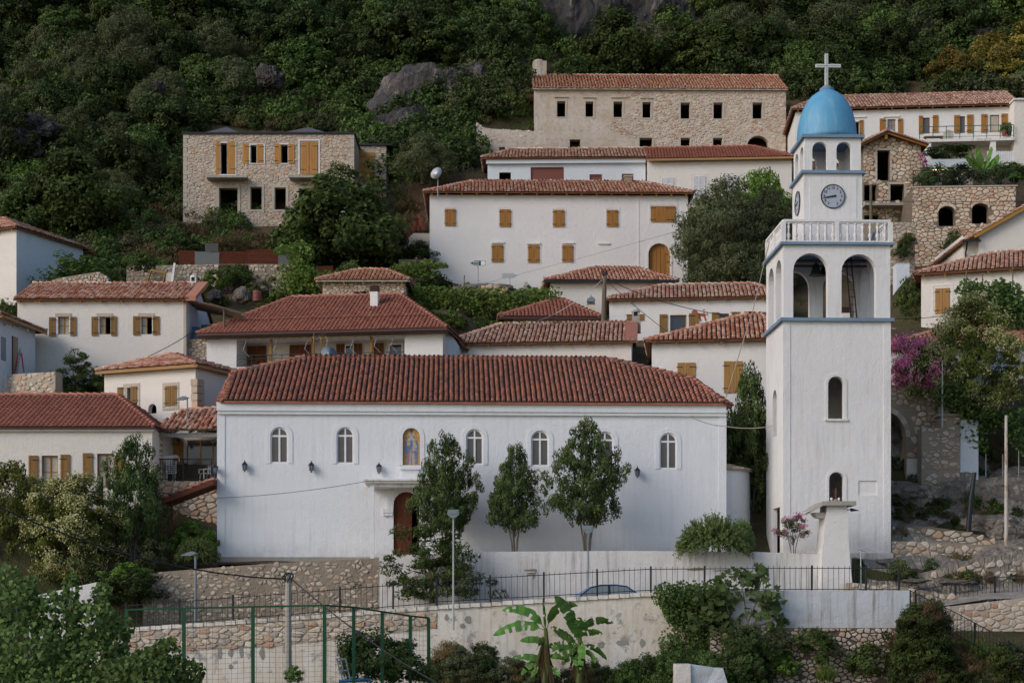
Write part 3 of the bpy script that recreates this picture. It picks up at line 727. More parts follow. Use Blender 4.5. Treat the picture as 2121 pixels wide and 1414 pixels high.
# ------------------------------------------------------------------ the church
CH = House('church', 'long white church with red tiled roof, arched windows and a saint painted above its door', 'church', 452, 1163, 70.6, 2.2, 1502, 836, 9.5)
c = CH; c.xbl = 0.75; c.xbr = c.w
WIN = [(560,884,597,959),(697,884,733,960),(965,888,1001,962),(1100,891,1137,965),(1235,893,1271,968),(1366,896,1402,971)]
wh = []
for p in WIN: h = c.hole(p, 1.0, .12); wh.append(h)
niche = c.hole((834,886,870,963), 1.0, .10)
door = c.hole((815,1018,868,1148), 1.0, .30)
c.walls('church')
for h in wh:
    window(c.t, h['x0'], h['x1'], h['z0'], h['z1'], c.mp, .05, h['rise'], 'white_paint', 'pane_matt', 2, 1, .07)
    ring_arch(c.t, h['x0'], h['x1'], h['z0'], h['z1'], h['rise'], .20, 'church', -.025, name='window_surround')
ring_arch(c.t, niche['x0'], niche['x1'], niche['z0'], niche['z1'], niche['rise'], .20, 'church', -.025, name='niche_surround')
x0, x1, z0, z1 = door['x0'], door['x1'], door['z0'], door['z1']
ring_arch(c.t, x0, x1, z1-(x1-x0)/2-.25, z1, (x1-x0)/2, .32, 'church', -.06, name='door_arch')
mb = MB(); mb.box(x0-.50, x0-.02, -.12, .0, z1-.95, z1-.78); mb.box(x0-.46, x0-.03, -.09, .0, z1-1.08, z1-.95); mb.build('impost', M['church'], c.t)
# door leaf with carved panels, slightly open on the right
o = arc_pts(x0, x1, z1, (x1-x0)/2, 12); xm = x0+(x1-x0)*.72
mb = MB(); lf = [(x0, z0)]+[p for p in o if p[0] <= xm]+[(xm, z1-.05), (xm, z0)]; mb.prism([(p[0], .12, p[1]) for p in lf], (0,.05,0))
dl = mb.build('door', M['wood_red'], c.t)
for k in range(4):
    for j in range(2):
        a = x0+.08+j*.40; b = a+.32; zc = z0+.15+k*.52; q = MB(); t = .035
        for r in (0, .07):
            q.box(a+r, b-r, .105, .119, zc+r, zc+r+t); q.box(a+r, b-r, .105, .119, zc+.44-r-t, zc+.44-r); q.box(a+r, a+r+t, .105, .119, zc+r+t, zc+.44-r-t); q.box(b-r-t, b-r, .105, .119, zc+r+t, zc+.44-r-t)
        q.build('door_panel', M['wood_red'], dl)
# cornice under the eave
mb = MB(); ez = c.fr.uv(468, 852, -.15)[1]; et = c.fr.uv(468, 831, -.15)[1]
mb.box(-.05, c.w+.02, -.18, .0, ez+.04, et); mb.box(-.02, c.w, -.12, .0, ez-.10, ez+.039); mb.build('cornice', M['church'], c.t)
for a, b in ((-.05,.30),(c.w-.30,c.w+.05)): mb = MB(); mb.box(a, b, -.03, -.001, -.6, ez-.1); mb.build('corner_pilaster', M['church'], c.t)
mb = MB(); mb.box(-.08, c.w+.05, -.07, -.031, -1.2, .22); mb.build('plinth', M['concrete'], c.t)
# roof: a hipped front slope whose hips kink outwards near the eaves
fr = c.fr; ze = et+.01; oh = .32
zr = fr.uv(1000, 743, 4.8)[1]; sl = (zr-ze)/(4.8+oh)
def on_front(px, py):                       # pixel on the front slope plane z = ze + sl*(y+oh)
    D = fr.D(px, py); t = (ze+sl*oh-fr.O.z+sl*fr.O.y)/(D.z-sl*D.y); P = fr.O+t*D; return (P.x, P.y, P.z)
E0 = (fr.uv(466, 826, -oh)[0], -oh, ze); E1 = (fr.uv(1499, 838, -oh)[0], -oh, ze)
K0 = on_front(482, 773); K1 = on_front(1436, 786); R0 = on_front(628, 739); R1 = on_front(1262, 745)
R0 = (R0[0], 4.8, zr); R1 = (R1[0], 4.8, zr)
rf = link('roof', None, c.t)
tiles(rf, [E0, E1, K1, R1, R0, K0], nind=300, seed=11, **ROOF['church'])
bl = (-.15, 9.8, ze-.1); br = (c.w+.3, 9.8, ze-.1); L0 = (-.35, .6, ze-.25); L1 = (c.w+.35, .6, ze-.25)
ROOFC = dict(ROOF['church'])
tiles(rf, [bl, (E0[0]-.35, -.1, ze-.05), K0], seed=12, **ROOFC); tiles(rf, [bl, K0, R0], seed=13, **ROOFC)
tiles(rf, [(E0[0]-.35,-.1,ze-.05), E0, K0], seed=14, **ROOFC)
tiles(rf, [(E1[0]+.35,-.1,ze-.05), br, K1], seed=15, **ROOFC); tiles(rf, [K1, br, R1], seed=16, **ROOFC); tiles(rf, [E1, (E1[0]+.35,-.1,ze-.05), K1], seed=17, **ROOFC)
tiles(rf, [br, bl, R0, R1], seed=18, **ROOFC)
for a, b in ((R0, R1), (K0, R0), (E0, K0), (K1, R1), (E1, K1), (bl, R0)): caps(rf, a, b, 'tile_church', .115)
# ledge under the saint, its small shelf and the porch canopy
fz = fr.uv(760, 1000, -1.3)
mb = MB(); q = c.rc(828,966,872,972); mb.box(q[0], q[1], -.16, .0, q[2], q[3]+.02); q = c.rc(832,972,868,994); mb.box(q[0], q[1], -.06, .0, q[2], q[3]); mb.build('niche_sill', M['church'], c.t)
mb = MB(); a = fr.uv(755, 1000, -1.4)[0]; b = fr.uv(905, 1000, -1.4)[0]; zc = fr.uv(760, 1000, -1.4)[1]
mb.box(a, b, -1.45, .0, zc, zc+.10); mb.box(a-.05, b+.05, -1.52, .0, zc+.10, zc+.17); mb.box(a+.2, b-.2, -1.3, -.0, zc-.16, zc)
mb.build('porch_canopy', M['stained'], c.t)
mb = MB(); px_ = fr.uv(771, 1100, -1.3)[0]; mb.box(px_-.09, px_+.09, -1.40, -1.22, -.4, zc-.16); mb.build('porch_post', M['church'], c.t)
mb = MB(); px_ = fr.uv(895, 1100, -1.3)[0]; mb.box(px_-.09, px_+.09, -1.40, -1.22, -.4, zc-.16); mb.build('porch_post', M['church'], c.t)
# the painted saint: flat panel with flat colour pieces (an anonymous bearded bishop in blue robes)
nx0, nx1, nz0, nz1 = niche['x0'], niche['x1'], niche['z0'], niche['z1']; nw = nx1-nx0; nh = nz1-nz0; cxn = (nx0+nx1)/2
for nm, cc in (('icon_gold', (.52,.30,.11)), ('icon_halo', (.62,.50,.28)), ('icon_brown', (.26,.12,.09)), ('icon_blue', (.16,.24,.42)), ('icon_pale', (.44,.42,.42)), ('icon_rose', (.36,.24,.24)), ('icon_skin', (.40,.24,.15)), ('icon_beard', (.42,.45,.50))):
    M[nm] = flat(nm, cc, .8, .2, 0, .35, 9)
mb = MB(); mb.poly([(p[0], .095, p[1]) for p in [(nx0, nz0)]+arc_pts(nx0, nx1, nz1, nw/2, 12)+[(nx1, nz0)]]); pic = mb.build('painted_saint', M['icon_gold'], c.t)
def ic(pts, m, d):
    q = MB(); q.poly([(cxn+u*nw/2, .095-d, nz0+v*nh) for u, v in pts]); q.build('painted_figure', M[m], pic)
def disc(u, v, r, m, d, e=1.): ic([(u+r*math.cos(t*math.pi/8), v+r*e*.5*nw/nh*math.sin(t*math.pi/8)) for t in range(16)], m, d)
disc(0,.85,.36,'icon_halo',.003); ic([(-.55,.03),(-.62,.30),(-.80,.42),(-.72,.62),(-.35,.76),(.35,.76),(.75,.62),(.85,.42),(.70,.30),(.75,.03)],'icon_blue',.004)
ic([(-.60,.03),(-.45,.32),(-.05,.48),(.30,.40),(.55,.20),(.62,.03)],'icon_rose',.006); ic([(-.30,.03),(-.18,.32),(.02,.40),(-.05,.03)],'icon_pale',.008); ic([(.12,.03),(.05,.30),(.30,.34),(.42,.03)],'icon_pale',.008)
ic([(-.42,.72),(-.50,.56),(-.22,.50),(-.10,.74)],'icon_halo',.008); ic([(.42,.72),(.50,.56),(.22,.50),(.10,.74)],'icon_halo',.008)
ic([(.12,.56),(.62,.56),(.62,.40),(.12,.40)],'icon_pale',.010); disc(-.28,.52,.12,'icon_skin',.010); disc(.55,.44,.10,'icon_skin',.012)
ic([(-.18,.86),(.18,.86),(.20,.76),(.08,.68),(-.08,.68),(-.20,.76)],'icon_beard',.010); disc(0,.86,.17,'icon_skin',.009,1.2); ic([(-.19,.89),(.19,.89),(.10,.97),(-.10,.97)],'icon_brown',.011)
ic([(-.34,.68),(-.30,.68),(-.30,.60),(-.34,.60)],'icon_blue',.012); ic([(-.40,.655),(-.24,.655),(-.24,.635),(-.40,.635)],'icon_blue',.012)
ic([(.30,.68),(.34,.68),(.34,.60),(.30,.60)],'icon_blue',.012); ic([(.24,.655),(.40,.655),(.40,.635),(.24,.635)],'icon_blue',.012)
ic([(-.09,.875),(-.04,.875),(-.04,.865),(-.09,.865)],'icon_brown',.013); ic([(.04,.875),(.09,.875),(.09,.865),(.04,.865)],'icon_brown',.013); ic([(-.02,.87),(.02,.87),(.03,.82),(-.03,.82)],'icon_rose',.013)
# lanterns on the church wall: one proto, copied
def lantern(x, z, y, lab, fr_):
    t = thing('wall_lantern', lab, 'lantern', fr_.w((x, y, z)), fr_.a, 'black lanterns along the church wall')
    mb = MB(); mb.lathe([(.02,-.20),(.07,-.16),(.11,.06),(.12,.08)], (0,-.18,0), 6); mb.build('lamp_glass', M['glass_blue'], t)
    mb = MB(); mb.lathe([(.15,.08),(.13,.11),(.05,.20),(.015,.24),(.02,.28),(.0,.30)], (0,-.18,0), 6); mb.lathe([(.05,-.24),(.03,-.20),(.0,-.19)], (0,-.18,0), 6)
    for k in range(6):
        a = k*math.pi/3; mb.bar((.072*math.cos(a), -.18+.072*math.sin(a), -.17), (.118*math.cos(a), -.18+.118*math.sin(a), .08), .018)
    mb.build('lamp_cage', M['iron'], t)
    mb = MB(); mb.tube([(0,-.01,.0),(0,-.08,-.10),(0,-.16,-.22)], .015, 5); mb.box(-.04,.04,-.02,.0,-.1,.1); mb.build('bracket', M['iron'], t); return t
for (px, py), lab in zip([(507,966),(645,967),(785,970),(1320,978)], ['black lantern nearest the left corner of the church', 'black lantern between the two left arched church windows', 'black lantern left of the painted saint above the canopy', 'black lantern on the church wall right of the tall tree']):
    x, z = fr.uv(px, py, -.15); lantern(x, z, -.005, lab, fr)
for (px, py, yy), lab in zip([(448,972,-.1),(443,990,.4)], ['upper lantern on the scrolled bracket at the church corner', 'lower lantern on the scrolled bracket at the church corner']):
    x, z = fr.uv(px, py, yy); lantern(x-.02, z, yy, lab, fr)
# small hanging lamp under the canopy, and the apse behind
x, z = fr.uv(858, 1012, -.7); t = thing('hanging_lamp', 'small dark lamp hanging under the church porch canopy', 'lamp', fr.w((x, -.7, z)), fr.a)
mb = MB(); mb.tube([(0,0,.20),(0,0,.05)], .008, 4); mb.build('chain', M['iron'], t); mb = MB(); mb.lathe([(.01,.06),(.06,.0),(.07,-.12),(.02,-.16)], (0,0,0), 8); mb.build('lamp_shade', M['iron'], t)
af = Fr(1500, 1150, 73.0, 2.2); t = thing('apse', 'rounded white apse with a stone slab roof at the right end of the church', 'apse', af.o, af.a)
ra, rb = .1, af.uv(1559, 1100, 2.3)[0]; zt = af.uv(1540, 975, 1.5)[1]
prof = [(rb*math.sin(k*math.pi/20)**.85 if k < 10 else rb*math.sin(k*math.pi/20)**.85, 3.6-3.6*math.cos(k*math.pi/20)) for k in range(21)]
mb = MB()
for k in range(20): mb.poly([(prof[k][0],prof[k][1],-2),(prof[k+1][0],prof[k+1][1],-2),(prof[k+1][0]*.99,prof[k+1][1],zt),(prof[k][0]*.99,prof[k][1],zt)])
mb.build('wall', M['bluish'], t, smooth=True)
mb = MB(); ap = (-.3, 3.6, zt+.75)
for k in range(20): mb.rn = RNG.random(); mb.poly([(prof[k][0]*1.07,prof[k][1]*1.02-.08,zt),(prof[k+1][0]*1.07,prof[k+1][1]*1.02-.08,zt),ap]); mb.poly([(prof[k][0]*1.07,prof[k][1]*1.02-.08,zt-.1),(prof[k+1][0]*1.07,prof[k+1][1]*1.02-.08,zt-.1),(prof[k+1][0]*1.07,prof[k+1][1]*1.02-.08,zt),(prof[k][0]*1.07,prof[k][1]*1.02-.08,zt)])
rr = mb.build('roof', M['mortar'], t)
for ring in range(6):
    f = 1-ring/6.5; 
    for k in range(0, 20):
        q = MB(); p0, p1 = prof[k], prof[k+1]; f2 = f-.16
        def L(p, g, up): return (ap[0]+(p[0]*1.09-ap[0])*g, ap[1]+(p[1]*1.02-.1-ap[1])*g, zt+(ap[2]-zt)*(1-g)+up)
        a, b, cc, dd = L(p0,f,.06), L(p1,f,.06+RNG.random()*.03), L(p1,f2,.02), L(p0,f2,.02)
        q.poly([a,b,cc,dd]); q.poly([L(p0,f,0),L(p1,f,0),b,a]); q.build('roof_slab', M['stone'], rr)

# ------------------------------------------------------------------ the bell tower
TW = Fr(1623, 1150, 70.0, 1.5); t = thing('bell_tower', 'tall white bell tower with blue ledges, clock, open belfry and blue dome', 'bell tower', TW.o, TW.a)
w = TW.uv(1844, 1150)[0]; dp = w*.86
def Z(py, y=0.): return TW.uv(1700, py, y)[1]
z1_, z2_ = Z(663), Z(505)
def rect(a, b, cc, d, y=0.):
    x0, zt_ = TW.uv(a, b, y); x1, zb_ = TW.uv(cc, d, y); return x0, x1, zb_, zt_
def H(px, ri=1., dep=.35, y=0.):
    a, b, cc, d = rect(*px, y=y); return dict(x0=a, x1=b, z0=cc, z1=d, rise=(b-a)/2*ri, depth=dep)
hs = [H((1715,779,1748,867)), H((1717,977,1748,1066))]
side_map = lambda x, d, z: (d, dp-x, z)                    # left face: x measured from the back to the front
right_map = lambda x, d, z: (w-d, x, z); back_map = lambda x, d, z: (w-x, dp-d, z)
mb = MB(); wall_face(mb, 0, w, -2.5, z1_, hs+[dict(zip(('x0','x1','z0','z1'), rect(1778,995,1817,1025)), depth=.05)], lambda x, d, z: (x, d, z), .35)
a, b, cc, d = rect(1778,995,1817,1025); mb.box(a, b, .05, .06, cc, d)
lh = [dict(x0=dp*.38, x1=dp*.62, z0=Z(895), z1=Z(795), rise=dp*.12, depth=.3)]
wall_face(mb, 0, dp, -2.5, z1_, lh+[dict(x0=dp*.40, x1=dp*.80, z0=Z(1150), z1=Z(1047), rise=0, depth=.2)], side_map, .35); wall_face(mb, 0, dp, -2.5, z1_, [], right_map); wall_face(mb, 0, w, -2.5, z1_, [], back_map)
mb.poly([(0,0,z1_-.05),(w,0,z1_-.05),(w,dp,z1_-.05),(0,dp,z1_-.05)]); mb.box(.05,w-.05,.05,dp-.05,Z(930)-.1,Z(930))
mb.build('shaft_wall', M['tower'], t)
mb = MB()
for x0, x1 in ((-.02,.30),(w-.30,w+.02)): mb = MB(); mb.box(x0, x1, -.025, -.001, -.5, z1_); mb.build('corner_strip', M['tower'], t)
mb = MB(); mb.box(-.10, w+.10, -.10, dp+.1, -2.6, .12); mb.build('plinth', M['stained'], t)
for h in hs: ring_arch(t, h['x0'], h['x1'], h['z0'], h['z1'], h['rise'], .13, 'tower', -.03, name='window_surround')
mb = MB(); h = hs[0]; mb.box(h['x0']-.16, h['x1']+.16, -.08, .0, h['z0']-.10, h['z0']-.001); mb.build('window_sill', M['tower'], t)
def ledge(x0, x1, y0, y1, za, zb, ov=.15): m_ = MB(); m_.box(x0-ov, x1+ov, y0-ov, y1+ov, za, zb); m_.build('ledge', M['blue_trim'], t)
ledge(0, w, 0, dp, z1_-.06, z1_+.09)
# belfry stage, two arches a side, walls with thickness
def stage(x0, x1, y0, y1, za, zb, fronts, sides, th, name, inner=True):
    mb = MB()
    wall_face(mb, x0, x1, za, zb, fronts, lambda x, d, z: (x, y0+d, z), th); wall_face(mb, x0, x1, za, zb, fronts, lambda x, d, z: (x, y1-d, z), th)
    wall_face(mb, y0, y1, za, zb, sides, lambda x, d, z: (x0+d, x, z), th); wall_face(mb, y0, y1, za, zb, sides, lambda x, d, z: (x1-d, x, z), th)
    if inner:
        for (a, b, f, mpp) in ((x0+th, x1-th, fronts, lambda x, d, z: (x, y0+th, z)), (x0+th, x1-th, fronts, lambda x, d, z: (x, y1-th, z)), (y0+th, y1-th, sides, lambda x, d, z: (x0+th, x, z)), (y0+th, y1-th, sides, lambda x, d, z: (x1-th, x, z))):
            ff = [{**h_, 'depth': 0.} for h_ in f]; wall_face(mb, a, b, za, zb, ff, mpp, 0.)
    mb.poly([(x0,y0,zb-.02),(x1,y0,zb-.02),(x1,y1,zb-.02),(x0,y1,zb-.02)]); return mb.build(name, M['tower'], t)
fr2 = [H((1643,524,1715,662)), H((1743,526,1815,664))]
for h in fr2: h['z0'] = z1_+.09
sd2 = [dict(x0=dp*.12, x1=dp*.44, z0=z1_+.09, z1=Z(528), rise=dp*.16, depth=.45), dict(x0=dp*.55, x1=dp*.87, z0=z1_+.09, z1=Z(528), rise=dp*.16, depth=.45)]
stage(0, w, 0, dp, z1_+.09, z2_, fr2, sd2, .42, 'belfry_wall')
ledge(0, w, 0, dp, z2_-.06, z2_+.06)
# bells and their beams hang in the belfry
zc = z2_-.35
mb = MB(); mb.bar((.3,dp*.45,zc), (w-.3,dp*.45,zc), .12); mb.bar((.3,dp*.62,zc-.1), (w-.3,dp*.62,zc-.1), .10); mb.build('bell_beam', M['grey_wood'], t)
for bx, s_, lab in ((TW.uv(1690,560,dp*.45)[0], 1., 'larger dark bell hanging in the left belfry arch'), (TW.uv(1707,560,dp*.6)[0], .72, 'smaller dark bell hanging right of the larger bell')):
    yb_ = dp*.45 if s_ == 1. else dp*.62; bt = thing('bell', lab, 'bell', TW.w((bx, yb_, zc-.12)), TW.a, 'bells in the belfry')
    mb = MB(); mb.lathe([(.03,.0),(.10*s_,-.03),(.17*s_,-.12*s_),(.19*s_,-.30*s_),(.24*s_,-.44*s_),(.33*s_,-.56*s_),(.30*s_,-.57*s_)], (0,0,0), 16); mb.build('bell_body', M['iron'], bt, True)
    mb = MB(); mb.tube([(0,0,-.1),(0,0,-.62*s_)], [.015,.03], 6); mb.box(-.03,.03,-.03,.03,0,.1); mb.build('clapper', M['iron'], bt)
# iron ladder leaning in the right arch
lt = thing('iron_ladder', 'dark iron ladder leaning inside the right belfry arch', 'ladder', TW.w((0,0,0)), TW.a)
A = Vector((TW.uv(1763,664,1.2)[0], 1.2, z1_+.1)); B = Vector((TW.uv(1752,535,1.6)[0], 1.6, z2_-.2))
for dx in (0, .28): mb = MB(); mb.bar(A+Vector((dx,0,0)), B+Vector((dx*.8,0,0)), .05); mb.build('rail', M['iron'], lt)
for k in range(9): f = (k+.5)/9; mb = MB(); p = A.lerp(B, f); mb.bar(p, p+Vector((.28-.05*f,0,0)), .025); mb.build('rung', M['iron'], lt)
# balustrade on the terrace
zb0, zb1 = z2_+.06, Z(456, 0.1)
def rail(p, q, n, posts):
    p = Vector(p); q = Vector(q); d = (q-p); L_ = d.length; u = d/L_
    mb = MB(); mb.bar(p+Vector((0,0,zb1-.05)), q+Vector((0,0,zb1-.05)), .20, .10); mb.bar(p+Vector((0,0,zb1-.13)), q+Vector((0,0,zb1-.13)), .12, .06); mb.bar(p+Vector((0,0,zb0+.04)), q+Vector((0,0,zb0+.04)), .14, .08); mb.build('handrail', M['tower'], t)
    for f in posts: m_ = MB(); c_ = p+d*f; m_.box(c_.x-.10, c_.x+.10, c_.y-.10, c_.y+.10, zb0, zb1-.1); m_.build('post', M['tower'], t)
    for k in range(n):
        f = (k+.7)/(n+.4)
        if any(abs(f-pf)*L_ < .16 for pf in posts): continue
        c_ = p+d*f; ob = link('baluster', BAL, t); ob.location = (c_.x, c_.y, zb0+.08)
hb = zb1-.16-zb0-.08; mb = MB(); mb.lathe([(.07,0),(.07,.05),(.04,.09),(.085,.22*hb/.9),(.085,.33*hb/.9),(.035,.47*hb/.9),(.065,.52*hb/.9),(.035,.57*hb/.9),(.075,.74*hb/.9),(.04,hb-.06),(.07,hb-.04),(.07,hb)], (0,0,0), 8)
_b = mb.build('baluster', M['tower'], t, True); BAL = _b.data; bpy.data.objects.remove(_b)
rail((0,.05,0), (w,.05,0), 14, (0, .5, 1)); rail((.05,.1,0), (.05,dp-.1,0), 11, (.5, 1)); rail((w-.05,.1,0), (w-.05,dp-.1,0), 11, (.5, 1)); rail((.1,dp-.05,0), (w-.1,dp-.05,0), 13, (.5,))
# clock stage
y0 = .95; a, b, _, _ = rect(1665,400,1786,450, y0); dc = (b-a)*.95; zc0, zc1 = z2_+.06, Z(358, y0)
mb = MB(); wall_face(mb, a, b, zc0, zc1, [], lambda x, d, z: (x, y0+d, z)); wall_face(mb, 0, dc, zc0, zc1, [], lambda x, d, z: (a+d, y0+x, z)); wall_face(mb, 0, dc, zc0, zc1, [], lambda x, d, z: (b-d, y0+x, z)); wall_face(mb, a, b, zc0, zc1, [], lambda x, d, z: (x, y0+dc-d, z))
mb.build('clock_wall', M['tower'], t)
mb = MB(); x0, x1, q0, q1 = rect(1677,368,1774,456, y0); mb.box(x0,x1,y0-.02,y0-.001,q0,q1); mb.build('clock_panel', M['tower'], t)
ledge(a, b, y0, y0+dc, zc1-.04, zc1+.09, .13)
def clock(cx_, cz_, r, mtx, lab, hands=True):
    ct = thing('clock', lab, 'clock', (0,0,0), 0, 'clocks on the tower'); ct.matrix_world = mtx
    def disc(r_, y, m, name, par, th=.02):
        q = MB(); q.prism([(r_*math.cos(k*math.pi/24), y, r_*math.sin(k*math.pi/24)) for k in range(48)], (0, th, 0)); return q.build(name, M[m], par)
    f = disc(r*.955, -.035, 'clock_face', 'face', ct)
    q = MB()
    for k in range(48):
        A_, B_ = k*math.pi/24, (k+1)*math.pi/24; P = lambda rr, an, yy: (rr*math.cos(an), yy, rr*math.sin(an))
        q.poly([P(r*.94,A_,-.055), P(r*.94,B_,-.055), P(r,B_,-.055), P(r,A_,-.055)]); q.poly([P(r,A_,-.055), P(r,B_,-.055), P(r,B_,0), P(r,A_,0)]); q.poly([P(r*.94,A_,-.055), P(r*.94,B_,-.055), P(r*.94,B_,-.03), P(r*.94,A_,-.03)])
    q.build('rim', M['iron'], ct)
    for k in (12,1,2,3,4,5,7,8,9,10,11):
        an = math.radians(90-30*k); text_mesh(str(k), r*.29, 'iron', f, Matrix.Translation((.72*r*math.cos(an), -.040, .70*r*math.sin(an))) @ FRONT, .003, name='numeral')
    for k in range(60):
        if 5*6 > k > 27 or 30 < k < 38: continue
        an = math.radians(90-6*k); q = MB(); q.bar((.87*r*math.cos(an), -.038, .87*r*math.sin(an)), ((.90 if k % 5 else .92)*r*math.cos(an), -.038, (.90 if k % 5 else .92)*r*math.sin(an)), .014, .008); q.build('minute_mark', M['iron'], f)
    an = math.radians(90-6*43.4); u = Vector((math.cos(an), 0, math.sin(an))); v = Vector((-u.z, 0, u.x))
    q = MB(); o_ = Vector((.22*r,-.06,.02*r)); o_ = Vector((0,-.062,0)); q.prism([o_-u*.26*r+v*.075*r, o_-u*.26*r-v*.075*r, o_+u*.55*r-v*.045*r, o_+u*.90*r, o_+u*.55*r+v*.045*r], (0,.01,0)); q.build('minute_hand', M['iron'], ct)
    an = math.radians(90-30*8.62); u = Vector((math.cos(an), 0, math.sin(an))); v = Vector((-u.z, 0, u.x)); o_ = Vector((0,-.050,0))
    q = MB(); q.prism([o_-u*.2*r+v*.07*r, o_-u*.2*r-v*.07*r, o_+u*.5*r-v*.05*r, o_+u*.58*r, o_+u*.5*r+v*.05*r], (0,.008,0)); q.build('hour_hand', M['iron'], ct)
M['clock_face'] = flat('clock_face_paint', (.40,.44,.52), .5, .3, 0, .06)
TM = Matrix.Translation(TW.o) @ Matrix.Rotation(TW.a, 4, 'Z')
x, z = TW.uv(1725, 407, y0-.02); rcl = (TW.uv(1750, 407, y0)[0]-TW.uv(1700, 407, y0)[0])/2
clock(x, z, rcl, TM @ Matrix.Translation((x, y0-.021, z)), 'round clock on the front of the tower, hands near quarter to nine')
ym, zm = TW.side(1653, 415, a); 
clock(0, 0, rcl, TM @ Matrix.Translation((a-.001, y0+dc*.5, z)) @ Matrix.Rotation(math.radians(-90), 4, 'Z'), 'round clock seen edge-on on the left face of the tower')
# little lantern stage under the dome
z3a, z3b = zc1+.09, Z(284, y0)
f3 = [H((1683,293,1714,352), 1., .25, y0), H((1733,293,1764,352), 1., .25, y0)]
for h in f3: h['z0'] = z3a
s3 = [dict(x0=y0+dc*.14, x1=y0+dc*.42, z0=z3a, z1=Z(296, y0), rise=dc*.14, depth=.25), dict(x0=y0+dc*.58, x1=y0+dc*.86, z0=z3a, z1=Z(296, y0), rise=dc*.14, depth=.25)]
stage(a+.05, b-.05, y0+.05, y0+dc-.05, z3a, z3b, f3, s3, .25, 'lantern_wall')
ledge(a+.05, b-.05, y0+.05, y0+dc-.05, z3b-.03, z3b+.11, .14)
cxd, cyd = (a+b)/2, y0+dc/2; rd = (TW.uv(1776,280,cyd)[0]-TW.uv(1653,280,cyd)[0])/2; zt = Z(186, cyd)
prof = [(rd*(1-(k/14)**2.15)**.5*.995 if k < 14 else .02, z3b+.11+(zt-z3b-.11)*(k/14)) for k in range(15)]
prof[-1] = (rd*.16, zt); prof[-2] = (rd*.36, prof[-2][1])
mb = MB(); mb.lathe(prof, (cxd, cyd, 0), 48); mb.build('dome', M['dome'], t, True)
mb = MB(); mb.lathe([(.30,zt-.10),(.33,zt-.04),(.33,zt+.04),(.24,zt+.06),(.20,zt+.14),(.06,zt+.20)], (cxd, cyd, 0), 20); mb.build('finial', M['blue_trim'], t)
M['cross_paint'] = flat('cross_white_metal', (.62,.64,.63), .4, .4)
mb = MB(); zx0, zx1 = Z(179, cyd), Z(112, cyd); xx = cxd-.02; zm = Z(137, cyd); mb.box(xx-.075, xx+.075, cyd-.05, cyd+.05, zx0, zx1); 
al, ar_ = TW.uv(1689, 137, cyd)[0], TW.uv(1741, 137, cyd)[0]; mb.box(al, xx-.0755, cyd-.05, cyd+.05, zm-.075, zm+.075); mb.box(xx+.0755, ar_, cyd-.05, cyd+.05, zm-.075, zm+.075)
xt = thing('cross', 'white metal cross standing on top of the blue dome', 'cross', TM @ Vector((0,0,0)), TW.a); mb.build('cross_arms', M['cross_paint'], xt)
mb = MB(); mb.box(xx-.02, xx+.02, cyd-.062, cyd-.051, zx0+.05, zm-.04); mb.box(xx-.02, xx+.02, cyd-.062, cyd-.051, zm+.04, zx1-.05); mb.box(al+.04, ar_-.04, cyd-.062, cyd-.051, zm-.02, zm+.02); mb.build('inset_strip', M['galv'], xt)
mb = MB(); mb.tube([(xx,cyd,zt+.1),(xx,cyd,zx0)], .05, 8); mb.build('stem', M['iron'], xt)

# ------------------------------------------------------------------ the other houses, from the front row up the hill
def mpf(s): return s.mp
def closed_pair(H_, px, mat='wood', n=3, y=-.05, iron=True, split=.5):
    x0, x1, z0, z1 = H_.rc(*px); xm = x0+(x1-x0)*split
    shutter(H_.t, x0, xm-.006, z0, z1, H_.mp, mat, 0, 'l', y, n, iron=iron); shutter(H_.t, xm+.006, x1, z0, z1, H_.mp, mat, 0, 'r', y, n, iron=iron)
def leaf(H_, px, mat='wood', hinge='l', **kw):
    x0, x1, z0, z1 = H_.rc(*px); return shutter(H_.t, x0, x1, z0, z1, H_.mp, mat, kw.pop('ang', 0), hinge, kw.pop('y', -.06), **kw)
def win(H_, px, frame='wood', pane='glass', nx=2, nz=1, y=.14, **kw):
    h = H_.hole(px); window(H_.t, h['x0'], h['x1'], h['z0'], h['z1'], H_.mp, y, 0, frame, pane, nx, nz, **kw); return h
